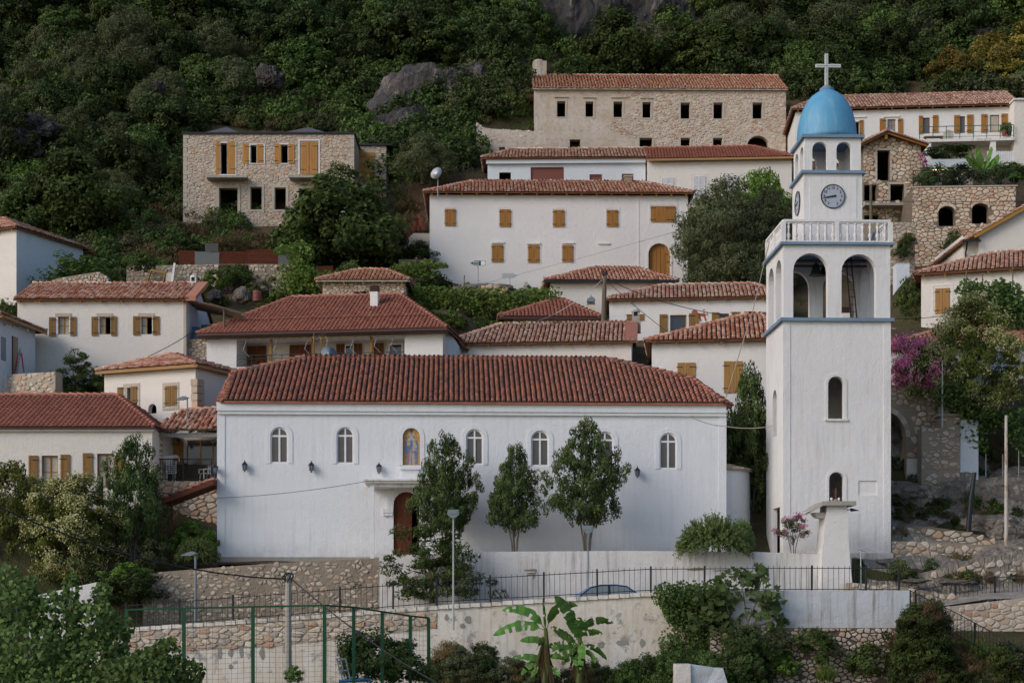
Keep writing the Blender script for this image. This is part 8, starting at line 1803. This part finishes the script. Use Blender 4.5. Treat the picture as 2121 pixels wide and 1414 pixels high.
# blossoming photinias
kind('photinia', 4.2, [1.3,1.9,2.1,2.1,1.8,1.2,.5], 210, 80, .34, .17, .07, 'lf_photinia', .12, 6, H0=.6, crown_z=.1, asym=.22); fb = blossoms('photinia_fl', 'photinia', 640, .12, .09, 'fl_cream', per=18)
bush('photinia', 2012, 862, 76.5, 188, 240, 'flowering_tree', 'large round tree with cream blossoms at the right, by the metal post', 'tree', .5, None, (('blossoms', fb),)); bush('photinia', 150, 1205, 67.4, 180, 215, 'flowering_tree', 'cream-flowered shrub tree at lower left, nearest the wooden pole', 'tree', 2., None, (('blossoms', fb),))
bush('photinia', 20, 1215, 68.4, 150, 255, 'flowering_tree', 'dark leafy tree with few blossoms at the left edge', 'tree', 3.6); bush('photinia', 70, 1120, 70, 90, 130, 'flowering_tree', 'cream-flowered upper shrub below the left cream house', 'tree', 5., None, (('blossoms', fb),))
# oleanders
kind('oleander', 1.9, [.9,1.15,1.15,.95,.6], 90, 60, .25, .15, .035, 'lf_mid', .03, 5, H0=.4, asym=.3, up=.3, updir=(0,0,1)); fp = blossoms('oleander_fl', 'oleander', 420, .10, .09, 'fl_pink', seed=8, per=14)
bush('oleander', 1893, 800, 76.9, 104, 102, 'oleander', 'large pink oleander on top of the arched stone wall', 'shrub', .4, None, (('blossoms', fp),))
kind('oleander_s', 1.1, [.3,.62,.78,.7,.4], 34, 60, .17, .12, .035, 'lf_mid', .03, 7, 'bark_grey', H0=.7, crown_z=.85, asym=.5, updir=(0,0,1), multi=3, spread=.22); fq = blossoms('oleander_s_fl', 'oleander_s', 70, .07, .07, 'fl_pink', seed=9, per=12)
bush('oleander_s', 1643, 1150, 67.6, 72, 84, 'oleander', 'small pink oleander on thin stems in front of the bell tower', 'shrub', .9, None, (('blossoms', fq),))
# rosemary: upright spiky mounds
def spikes(key, n, R_, H, mat, seed, hang=.3):
    rg = np.random.default_rng(seed); a = rg.uniform(0, 6.28, n); q = np.sqrt(rg.uniform(0, 1, n)); B = np.column_stack([R_*q*np.cos(a), R_*.7*q*np.sin(a), rg.uniform(0,.2,n)]); D = np.column_stack([np.cos(a)*q*1.0, np.sin(a)*q*.8, 1.1-hang*2.2*q**3])+rg.normal(size=(n,3))*.12
    D /= np.linalg.norm(D, axis=1, keepdims=True); L_ = H*rg.uniform(.55,1.05,n)*(1-.25*q); Cs = []; U = []; R2 = []
    for k in range(26): f = .15+.85*k/25; P = B+D*(L_*f)[:, None]; P[:, 2] -= hang*.5*(q*f)**2*H; Cs.append(P+rg.normal(size=P.shape)*.018); U.append(D+rg.normal(size=P.shape)*.5); R2.append(np.clip(rg.normal(.25+.6*f,.08,n),0,1))
    V, Q_, r = leaves(np.vstack(Cs), np.vstack(U)*.3+rg.normal(size=(26*n,3)), .11, .034, rg, np.concatenate(R2), 0., np.vstack(U)); KIND[key] = (np_mesh('crown', V, Q_, M[mat], r), None)
spikes('rosemary', 900, 1.0, .85, 'lf_rosemary', 3, .62); spikes('spiky', 160, .6, 1.0, 'lf_bright', 4, .1); spikes('spiky_dark', 160, .7, .9, 'lf_mid', 5, .2)
bush('rosemary', 1478, 1160, 66.6, 135, 90, 'rosemary_bush', 'large rosemary bush spilling over the churchyard wall', 'bush', 0.); bush('rosemary', 1535, 1140, 67.6, 60, 62, 'rosemary_bush', 'smaller rosemary clump right of the large one', 'bush', 1.); bush('rosemary', 408, 1168, 68.2, 100, 52, 'rosemary_bush', 'rosemary clump at the left corner of the church', 'bush', 2.)
bush('spiky', 2012, 1372, 60.5, 85, 58, 'bush', 'bright upright bush in front of the descending railing'); bush('spiky', 1712, 1414, 60, 40, 44, 'bush', 'bright upright bush at the bottom of the rough wall'); bush('shrub_bright', 395, 1150, 70.5, 100, 70, 'bush', 'leafy green bush below the side canopy'); bush('shrub_b', 318, 1178, 67.9, 70, 60, 'bush', 'pale grassy bush between evergreen and canopy post')
bush('shrub_dark', 275, 1255, 66.0, 130, 75, 'hedge', 'dense dark hedge hanging over the left end of the rubble wall'); bush('shrub_bright', 262, 1210, 66.3, 90, 45, 'hedge', 'greener top of the hedge at the left end of the rubble wall')
# big trees right and left of the big white house
kind('big_olive', 5.0, [2.2,2.8,2.9,2.7,2.2,1.4,.6], 300, 90, .50, .22, .06, 'lf_olive', .2, 6, asym=.18, up=.1)
bush('big_olive', 1500, 600, 99.5, 215, 225, 'olive_tree', 'large grey-green olive tree right of the big white house', 'tree', .7); bush('big_olive', 1590, 595, 101, 160, 200, 'olive_tree', 'second grey-green olive partly hidden by the bell tower', 'tree', 2.2); bush('bright', 1575, 470, 104, 120, 115, 'vine_tree', 'bright leafy crown rising above the olive tree', 'tree', .3)
bush('oak_b', 700, 560, 104, 215, 190, 'fig_tree', 'big dense fig tree below the unfinished stone house', 'tree', .3); bush('oak_b', 650, 545, 103, 130, 120, 'fig_tree', 'left lobe of fig foliage before the lower doorways', 'tree', 1.3); bush('oak_a', 780, 570, 105, 140, 120, 'fig_tree', 'dark fig foliage right of the big fig, by the stairs', 'tree', 2.3)
kind('thin', 2.8, [.5,1.2,1.5,1.3,.7], 26, 60, .35, .17, .09, 'lf_mid', .08, 12, 'bark_grey', H0=1.2, crown_z=.9, asym=.5)
bush('thin', 765, 510, 108, 150, 175, 'thin_tree', 'sparse thin-branched tree in front of the narrow stone wing', 'tree', .8); bush('thin', 700, 440, 108, 80, 105, 'thin_tree', 'small sparse branch tree before the stone house wall', 'tree', 2.8); bush('olive_b', 875, 370, 116, 120, 95, 'olive_tree', 'grey-green olive above the satellite dish', 'tree', .8)
bush('oak_b', 150, 478, 106, 170, 155, 'broadleaf_tree', 'round broadleaf tree at left below the olive', 'tree', 4.1); bush('oak_a', 60, 470, 108, 90, 110, 'broadleaf_tree', 'dark round tree at the left edge above the white house', 'tree', 5.)
bush('shrub_a', 160, 600, 96, 140, 70, 'bush', 'spreading dark bush above the loose-stone wall'); bush('feather', 160, 815, 81.5, 120, 90, 'feathery_tree', 'feathery upright bush before the long white house', 'bush', 2.)
bush('shrub_dark', 868, 542, 104, 70, 42, 'flower_bush', 'round dark bush with pink flowers by the big white house', 'bush')
bush('shrub_a', 1888, 665, 90, 60, 90, 'shrub', 'dark shrub between belfry and ochre-shuttered house'); bush('shrub_a', 1890, 700, 89, 60, 60, 'shrub', 'lower dark shrub left of the ochre-shuttered house'); bush('shrub_a', 1880, 507, 98.5, 30, 25, 'shrub', 'tuft growing high on the lower rubble wall'); bush('shrub_dark', 1868, 535, 98.4, 36, 34, 'shrub', 'dark tuft growing lower on the rubble wall')
bush('shrub_a', 1975, 522, 103, 40, 44, 'shrub', 'potted shrub at the foot of the terrace wall')
bush('shrub_bright', 440, 603, 95.5, 60, 44, 'shrub', 'reedy green bush before the terrace wall under the zinc sheet'); bush('shrub_a', 490, 585, 97.6, 60, 36, 'shrub', 'green bush against the sooty stretch of the terrace wall'); bush('shrub_dark', 395, 530, 100.5, 60, 34, 'shrub', 'dark bush behind the left end of the rusty sheets'); bush('shrub_dry', 480, 520, 101, 120, 30, 'shrub', 'dry brown scrub rising behind the rusty sheets'); bush('shrub_a', 290, 560, 97, 60, 40, 'shrub', 'green bush at the left end of the terrace wall')
# vines: masses of large bright leaves along boxes
def vine(label, segs, mat='lf_bright', n=900, ln=.20, wd=.17, name='grapevine', cat='vine', seed=1, posts=(), thick=.5, Y=90, hang=True):
    rg = np.random.default_rng(seed); P = []; 
    for (x0, y0, x1, y1, r, k) in segs:
        f = rg.uniform(0, 1, k); u = rg.normal(size=(k, 2)); u /= np.maximum(1, np.linalg.norm(u, axis=1, keepdims=True)/1.3); wv = np.sin(f*23+seed)*.3+np.sin(f*51)*.2
        P.append(np.column_stack([x0+(x1-x0)*f+u[:, 0]*r*.8, y0+(y1-y0)*f+(u[:, 1]+wv)*r, np.full(k, Y)+rg.normal(size=k)*thick]))
    P = np.vstack(P); C = np.column_stack([(P[:, 0]-CX)*P[:, 2]/F, P[:, 2], (YH-P[:, 1])*P[:, 2]/F]); o_ = C.mean(0)
    V, Q_, r = leaves(C-o_, np.tile(np.array([0,-.6,.6]), (len(C), 1)), ln, wd, rg, np.clip(rg.normal(.5,.22,len(C)), 0, 1)); t = thing(name, label, cat, tuple(o_), 0); link('foliage', np_mesh('foliage', V, Q_, M[mat], r), t)
    for (px, y0, y1) in posts: m_ = MB(); a, b = W(px, y1, Y)-Vector(o_), W(px+RNG.uniform(-4,4), y0, Y)-Vector(o_); m_.tube([a, a.lerp(b,.5)+Vector((RNG.uniform(-.08,.08),0,0)), b], .035, 5); m_.build('stem', M['grey_wood'], t)
    return t
vine('long grapevine pergola below the big white house', [(850,612,960,620,16,1300),(960,622,1080,628,18,1500),(1080,625,1150,618,16,900),(860,640,930,640,12,500)], Y=95.5, seed=2, posts=((885,690,600),(925,690,600),(962,690,570),(1000,680,610),(1040,680,610),(1075,680,612),(1105,660,600),(1130,655,600)))
vine('bright low vine patch left of the cream house', [(978,680,1035,676,9,500)], Y=93, seed=3); vine('vines climbing over the rusty sheets and outbuilding', [(570,520,620,512,7,350),(605,530,640,570,10,600),(620,505,645,530,7,350),(590,580,650,590,22,1300),(650,580,715,590,14,700),(640,560,660,600,12,500)], Y=97, seed=4, posts=((640,630,560),(600,628,590)))
vine('vine beside the plank door right of the outbuilding', [(820,562,900,555,12,900),(900,550,925,548,4,120)], Y=98, seed=5); vine('yellowish lemon bush behind the outbuilding chimney', [(705,575,735,560,16,700)], 'lf_mid', Y=97, seed=6, name='lemon_bush', cat='bush')
vine('grapevine on posts before the ochre-shuttered house', [(1995,600,2050,612,16,800),(2060,610,2095,640,14,700),(2095,600,2121,660,16,700),(2000,630,2110,660,18,900),(2060,585,2064,600,5,100),(2075,580,2080,600,5,100)], 'lf_mid', Y=84.5, seed=7, posts=((2002,700,560),(2035,700,568),(2098,700,548)))
vine('ivy hanging below the flowering tree over the gate pillar', [(1960,815,2000,830,20,1000),(2000,845,2050,850,16,600)], 'lf_mid', Y=75.4, seed=8, name='ivy', thick=.35, ln=.17); vine('sprawling vine over the bank at the right edge', [(1990,890,2060,880,12,500),(2060,870,2121,860,12,400),(2000,905,2040,925,12,300),(2090,880,2130,930,16,400)], 'lf_mid', Y=76.3, seed=9, ln=.17)
vine('ivy covering the wall at lower right, beside the fig', [(1368,1235,1500,1228,18,2600),(1400,1260,1500,1262,22,2600),(1420,1310,1500,1320,28,2600),(1385,1330,1400,1370,20,900),(1375,1240,1400,1290,12,900)], 'lf_mid', Y=61.3, seed=10, name='ivy', ln=.12, wd=.10, thick=.35)
mass('undergrowth', 'dark undergrowth mass along the bottom right of centre', ['shrub_dark','shrub_a','shrub_dark','shrub_b'], [(1250,1405,1400,1425,26),(1400,1370,1560,1425,46),(1300,1390,1400,1410,14),(1540,1330,1580,1400,10)], 60.2, 301)
mass('undergrowth', 'scrubby bank bushes in the bottom right corner', ['shrub_b','shrub_a','shrub_dry','shrub_dark'], [(1870,1310,1960,1420,44),(1880,1270,1935,1310,10),(1960,1400,2121,1425,24),(2060,1365,2121,1400,12)], 59.5, 302)
mass('dry_grass', 'dry grass and stems on the bank at the bottom right', ['shrub_dry'], [(1930,1350,2010,1420,22),(2000,1385,2121,1425,22)], 59.9, 303, .3, .6, 'grass'); mass('undergrowth', 'grey-green scrub at the bottom, right of the court fence', ['shrub_b','shrub_b','shrub_dry','shrub_dark'], [(900,1385,1080,1425,28),(915,1355,1010,1390,10),(1080,1405,1250,1430,18)], 60.5, 304)
for k, (px, py, w_, h_, key, lab) in enumerate(((770,1414,150,110,'shrub_dark','dark bush behind the court netting, left lobe'),(830,1414,110,90,'shrub_a','green bush behind the right end of the court fence'),(735,1400,70,90,'shrub_a','upright bush left behind the court netting'),(610,1414,40,36,'shrub_bright','small plant at the foot of the concrete pole'),
        (1618,1345,50,44,'shrub_b','olive-brown tuft on the rough wall, left of three'),(1685,1350,72,52,'shrub_a','broad green tuft at the top of the rough wall'),(1730,1360,34,30,'shrub_b','small tuft right of the broad tuft on the rough wall'),(1700,1375,28,26,'shrub_a','tiny lower tuft in the middle of the rough wall'),(1800,1400,80,70,'shrub_a','dark bush low on the right of the rough wall'),(1630,1400,60,44,'shrub_bright','fig sprout low on the rough wall'))):
    bush(key, px, py, 55.5 if px < 900 and px > 650 else (55 if px < 650 else 60.3), w_, h_, 'bush', lab)
# fig: palmate leaf rosettes on grey branches
def palm_leaf(rg, C, N_, s_, nl=5):
    out = []
    for k in range(nl): out.append(None)
fg = thing('fig_tree', 'fig tree with big lobed leaves climbing over the white parapet', 'tree', W(1560,1340,60.6), 0); o_ = W(1560,1340,60.6); rg = np.random.default_rng(31); V_ = []; N2 = []
tips = [(1530,1185),(1578,1185),(1500,1205),(1545,1215),(1590,1232),(1480,1225),(1565,1200),(1520,1240),(1600,1245),(1575,1260),(1612,1277),(1580,1272),(1500,1265),(1470,1270),(1440,1290),(1520,1290),(1490,1310),(1540,1320),(1510,1345),(1560,1350),(1530,1375),(1570,1385),(1460,1250),(1600,1300),(1590,1330),(1600,1375),(1620,1350)]
pts = []
for px, py in tips:
    c_ = np.array(W(px, py, 60.6+rg.uniform(-.5,.3)))-np.array(o_)
    for _ in range(16): pts.append(c_+rg.normal(size=3)*np.array([.22,.2,.16]))
pts = np.array(pts); lobes = []
nr_ = np.tile(np.array([0,-.7,.5]), (len(pts), 1))+rg.normal(size=(len(pts),3))*.35; up_ = rg.normal(size=(len(pts),3))
for k in range(5):
    an = (k-2)*.62; n_ = nr_/np.linalg.norm(nr_, axis=1, keepdims=True); u = up_-(up_*n_).sum(1, keepdims=True)*n_; u /= np.linalg.norm(u, axis=1, keepdims=True); s_ = np.cross(n_, u); d = u*math.cos(an)+s_*math.sin(an); L_ = .26 if k == 2 else .22 if k in (1,3) else .17; q = np.cross(n_, d)
    lobes.append(np.stack([pts, pts+d*L_*.62+q*.052, pts+d*L_, pts+d*L_*.62-q*.052], 1).reshape(-1, 3))
V = np.vstack(lobes); r = np.tile(np.clip(rg.normal(.5,.2,len(pts)),0,1), 5); link('foliage', np_mesh('foliage', V, np.arange(len(V)).reshape(-1, 4), M['lf_laurel'], r), fg)
for pl in (((1560,1345),(1548,1290),(1540,1230),(1532,1190)), ((1548,1290),(1565,1250),(1578,1195)), ((1560,1300),(1585,1290),(1612,1280)), ((1570,1400),(1530,1350),(1490,1310),(1450,1285)), ((1530,1340),(1510,1270),(1495,1215)), ((1555,1300),(1570,1280),(1600,1245)), ((1600,1414),(1575,1390),(1540,1365))):
    m_ = MB(); m_.tube([W(a, b, 60.7)-o_ for a, b in pl], [.045,.032,.02,.012][:len(pl)], 6); m_.build('branch', M['bark_grey'], fg)
# banana plants
def banana_leaf(mb_, base, az, L_, w_, lift, droop, rg, tatter=.0):
    n = 12; P = []; ca, sa = math.cos(az), math.sin(az)
    for k in range(n+1): f = k/n; out = L_*(math.sin(f*1.25)/math.sin(1.25))*(.35+.65*math.cos(lift)); P.append(Vector((base[0]+ca*out, base[1]+sa*out, base[2]+L_*math.sin(lift)*f-droop*.72*L_*f**2.2)))
    ro = math.radians(rg.choice((-1,1))*rg.uniform(35,62)); sd = Vector((-sa*math.cos(ro), ca*math.cos(ro), math.sin(ro))); pv = None; L_ = L_; w_ = w_*1.35
    for k in range(n+1):
        f = k/n; g = w_*max(0., math.sin(min(1., max(0, (f-.12)/.88))**.75*math.pi))**.4*.8*(1+rg.uniform(-.14,.10)) if f > .12 else .02
        fold = -.35*g; a, b = P[k]+sd*g+Vector((0,0,fold)), P[k]-sd*g+Vector((0,0,fold)); mb_.rn = rg.random()
        if pv: mb_.poly([pv[1], P[k], a, pv[0]]); mb_.poly([pv[1], pv[2], b, P[k]])
        pv = (a, P[k], b)
def banana(px, py, Y, s_, lab, leaves_, trunk_h=1.3, seed=1, dry=True):
    rg = random.Random(seed); o_ = W(px, py, Y); t = thing('banana_plant', lab, 'banana plant', o_, 0); m_ = MB(); m_.tube([(0,0,-.6),(.03,0,trunk_h*.5),(0,0,trunk_h)], [.16*s_,.12*s_,.07*s_], 9); m_.build('stem', M['lf_bright'] if not dry else M['bark_grey'], t)
    for (az, L_, w_, lift, droop) in leaves_:
        m_ = MB(); banana_leaf(m_, (0,0,trunk_h*rg.uniform(.85,1.0)), math.radians(az), L_*s_*1.22, w_*s_, math.radians(lift), droop, rg); ob = m_.build('leaf', M['lf_banana'], t, rnd=True)
    if dry:
        m_ = MB()
        for k in range(16): a = rg.uniform(0,6.28); r_ = rg.uniform(.14,.3); m_.bar((.08*math.cos(a),.08*math.sin(a),trunk_h*rg.uniform(.5,.9)), (r_*math.cos(a),r_*math.sin(a),trunk_h*rg.uniform(-.1,.25)), rg.uniform(.04,.10), .01)
        m_.build('dry_leaves', M['lf_dry'], t, kind='stuff')
def banana_px(lab, px, py, top, Y, lv, seed):
    rg = random.Random(seed); o_ = W(px, py, Y); t = thing('banana_plant', lab, 'banana plant', o_, 0); m_ = MB(); T = W(px, top, Y)-o_; m_.tube([(0,0,-.6),(.05,0,T.z*.5),tuple(T)], [.17,.13,.07], 9); m_.build('stem', M['banana_stem'], t)
    for i, (pl, wp) in enumerate(lv):
        P = [W(a, b, Y)-o_ for a, b in pl]; P[0] = P[0]; dd = rg.uniform(-.7,.5); n = 16; m_ = MB(); pv = None
        def bez(f):
            if len(P) == 3: return P[0]*(1-f)**2+P[1]*2*f*(1-f)+P[2]*f*f
            return P[0].lerp(P[1], f)
        for k in range(n+1):
            f = k/n; q = bez(f)+Vector((0,dd*f,0)); e = (bez(min(1,f+.05))-bez(max(0,f-.05))).normalized(); sd = Vector((-e.z,-.55,e.x)).normalized(); u = max(0,(f-.16)/.84); g = wp*Y/F*.5*(math.sin(min(1,u**.7)*math.pi)**.38 if 0 < u < 1 else 0)*(1+rg.uniform(-.22,.1))
            g = max(g, .018); a, b = q+sd*g+Vector((0,.18*g,-.12*g)), q-sd*g*rg.uniform(.75,1.05)+Vector((0,.3*g,0)); m_.rn = rg.uniform(.2,.9)
            if pv:
                if rg.random() > .12 or f < .3: m_.poly([pv[1], q, a, pv[0]])
                if rg.random() > .12 or f < .3: m_.poly([pv[1], pv[2], b, q])
            pv = (a, q, b)
        m_.build('leaf', M['lf_banana'], t, rnd=True)
    m_ = MB()
    for k in range(40): a = rg.uniform(0,6.28); r_ = rg.uniform(.15,.45); h0 = T.z*rg.uniform(.35,.85); m_.bar((.1*math.cos(a),.1*math.sin(a),h0), (r_*math.cos(a),r_*math.sin(a),h0-rg.uniform(.5,1.1)), rg.uniform(.03,.09), .008)
    m_.build('dry_leaves', M['lf_dry'], t, kind='stuff')
M['banana_stem'] = flat('banana_stem', (.12,.15,.04), .6, .3, 0, .5)
banana_px('taller banana plant with broad arching leaves, left of the pair', 1130, 1410, 1300, 59.5, [(((1130,1305),(1100,1248),(1040,1263)),22),(((1128,1305),(1085,1278),(1022,1315)),26),(((1130,1310),(1128,1270),(1124,1234)),7),(((1132,1305),(1145,1240),(1196,1254)),24),(((1130,1330),(1112,1318),(1077,1326)),18),(((1130,1370),(1100,1352),(1060,1362)),16),(((1132,1372),(1100,1360),(1080,1398)),18),(((1134,1352),(1118,1340),(1118,1322)),16),(((1134,1345),(1150,1325),(1165,1345)),18),(((1130,1375),(1112,1372),(1100,1404)),15),(((1136,1362),(1150,1352),(1172,1366)),16),(((1134,1380),(1150,1380),(1160,1400)),14)], 3)
banana_px('bushier banana plant with many overlapping leaves, right of the pair', 1200, 1410, 1310, 59.2, [(((1190,1320),(1188,1262),(1148,1234)),30),(((1195,1325),(1185,1275),(1178,1262)),26),(((1200,1310),(1225,1272),(1272,1290)),22),(((1202,1318),(1225,1302),(1248,1312)),18),(((1198,1330),(1192,1290),(1202,1278)),26),(((1196,1335),(1170,1312),(1140,1296)),20),(((1196,1345),(1160,1320),(1142,1348)),22),(((1200,1350),(1178,1335),(1142,1362)),20),(((1204,1322),(1206,1345),(1200,1385)),20),(((1206,1335),(1235,1335),(1258,1366)),15),(((1198,1340),(1182,1330),(1176,1312)),20),(((1202,1352),(1196,1362),(1190,1378)),22),(((1196,1362),(1170,1352),(1166,1378)),18),(((1206,1345),(1228,1350),(1232,1372)),14),(((1200,1325),(1212,1300),(1208,1282)),22)], 4)
banana(2038,372,109,1.2,'banana plant on the garden terrace above the arches',[(150,1.5,.30,78,.15),(100,1.6,.30,84,.1),(50,1.6,.32,78,.15),(170,1.3,.26,62,.3),(10,1.8,.26,30,.6),(-5,1.9,.26,15,.6),(20,1.4,.28,66,.3)],.5,5,False)
bush('shrub_a', 1935, 385, 106, 70, 42, 'bush', 'leafy shrub on the terrace beside the bougainvillea'); bush('shrub_dark', 1990, 378, 106, 90, 34, 'bush', 'low dark shrubs behind the terrace railing'); bush('shrub_a', 2085, 375, 107, 90, 36, 'bush', 'arching green plant at the right end of the terrace'); vine('magenta bougainvillea trailing by the stone gate post of the terrace', [(1908,320,1925,365,6,260)], 'fl_magenta', Y=107.3, seed=21, name='bougainvillea', ln=.13, wd=.1, thick=.2)
bush('shrub_dark', 1970, 327, 111.6, 95, 24, 'hedge', 'row of herbs along the top of the white planter'); vine('cut-leaf plants standing in the white planter', [(1950,320,2000,316,6,200)], 'lf_mid', Y=111.6, seed=22, name='planter_plants', ln=.2, wd=.08, thick=.2, cat='plant')
for px, lab, mt, fm in ((2080,'red geranium in a pot near the end of the green-railed balcony','terracotta','red_paint'),(2091,'leafy plant in a dark pot at the end of the green-railed balcony','iron',None)):
    t = thing('potted_plant', lab, 'potted plant', W(px, 281, 117.3), 0); m_ = MB(); m_.lathe([(.14,0),(.22,.34),(.24,.38),(.05,.38)], (0,0,0), 10); m_.build('pot', M[mt], t); o_ = link('foliage', KIND['shrub_a'][0], t); o_.scale = (.28,.28,.42); o_.location = (0,0,.34)
    if fm:
        for k in range(9): m_ = MB(); a = k*.7; m_.lathe([(.01,0),(.05,.03),(.01,.07)], (.2*math.cos(a),.2*math.sin(a)-.1,.55+.05*(k%3)), 5); m_.build('flower', M[fm], t)
for px, py, lab in ((862,536,'large pale pink bloom'),(869,541,'second pale pink bloom'),(881,538,'small red bloom')):
    t = thing('flower', lab+' on the dark bush by the big white house', 'flower', W(px, py, 102.6), 0); m_ = MB(); m_.lathe([(.01,-.04),(.08,-.01),(.10,.05),(.05,.1)], (0,0,0), 8); m_.build('petals', M['pink_petal' if 'pink' in lab else 'red_paint'], t)
# foreground poplar with heart-shaped leaves, lower left
def heart_tree(label, segs, Y, n, seed, s_=.115):
    rg = np.random.default_rng(seed); P = []
    for (x, y, rx, ry, k) in segs: u = rg.normal(size=(k, 3)); u /= np.linalg.norm(u, axis=1, keepdims=True); q = rg.uniform(.35, 1, (k, 1))**.5; P.append(np.column_stack([x+u[:, 0]*rx*q[:, 0], y+u[:, 2]*ry*q[:, 0], Y+u[:, 1]*q[:, 0]*rx*Y/F*.9]))
    P = np.vstack(P); C = np.column_stack([(P[:, 0]-CX)*P[:, 2]/F, P[:, 2], (YH-P[:, 1])*P[:, 2]/F]); o_ = C.mean(0); C = C-o_; n = len(C)
    N_ = np.array([0,-.75,.45])+rg.normal(size=(n,3))*.5; N_ /= np.linalg.norm(N_, axis=1, keepdims=True); D = np.array([0,-.2,-1.])+rg.normal(size=(n,3))*.5; D -= (D*N_).sum(1, keepdims=True)*N_; D /= np.linalg.norm(D, axis=1, keepdims=True); S = np.cross(N_, D); L_ = (s_*rg.uniform(.6,1.25,n))[:, None]
    V = np.stack([C, C-D*L_*.12+S*L_*.32, C+D*L_*.25+S*L_*.50, C+D*L_*1.05, C+D*L_*.25-S*L_*.50, C-D*L_*.12-S*L_*.32], 1).reshape(-1, 3)
    t = thing('foreground_tree', label, 'tree', tuple(o_), 0); link('crown', np_mesh('crown', V, np.arange(6*n).reshape(n, 6), M['lf_poplar'], np.clip(rg.normal(.5,.2,n), 0, 1)), t); m_ = MB(); c0 = Vector((0,0,-3.))
    for (x, y, rx, ry, k) in segs: q = W(x, y, Y)-Vector(o_); m_.tube([c0+Vector((q.x*.3,0,0)), c0.lerp(q,.6), q], [.06,.035,.012], 5)
    m_.build('trunk', M['bark_grey'], t)
M['lf_poplar'] = leafm('leaf_poplar', TS((.022,.045,.014),(.045,.085,.026),(.09,.15,.042)), .3, .42)
heart_tree('foreground broadleaf tree with heart-shaped leaves filling the lower left corner', [(30,1250,60,50,620),(115,1262,60,42,560),(190,1285,62,48,620),(60,1335,95,62,1300),(175,1365,85,52,1100),(238,1330,34,50,300),(150,1212,20,30,90),(18,1195,26,30,110),(212,1232,22,30,80),(60,1212,20,22,60),(262,1300,20,24,70),(230,1390,40,30,260),(110,1420,120,60,1300),(20,1400,60,50,600)], 40, 0, 41)
heart_tree('lower foreground spray of heart-shaped leaves before the court fence', [(300,1395,90,46,1100),(345,1350,34,34,180),(390,1392,36,34,260),(310,1365,50,30,240),(240,1400,60,40,500)], 39, 0, 42)
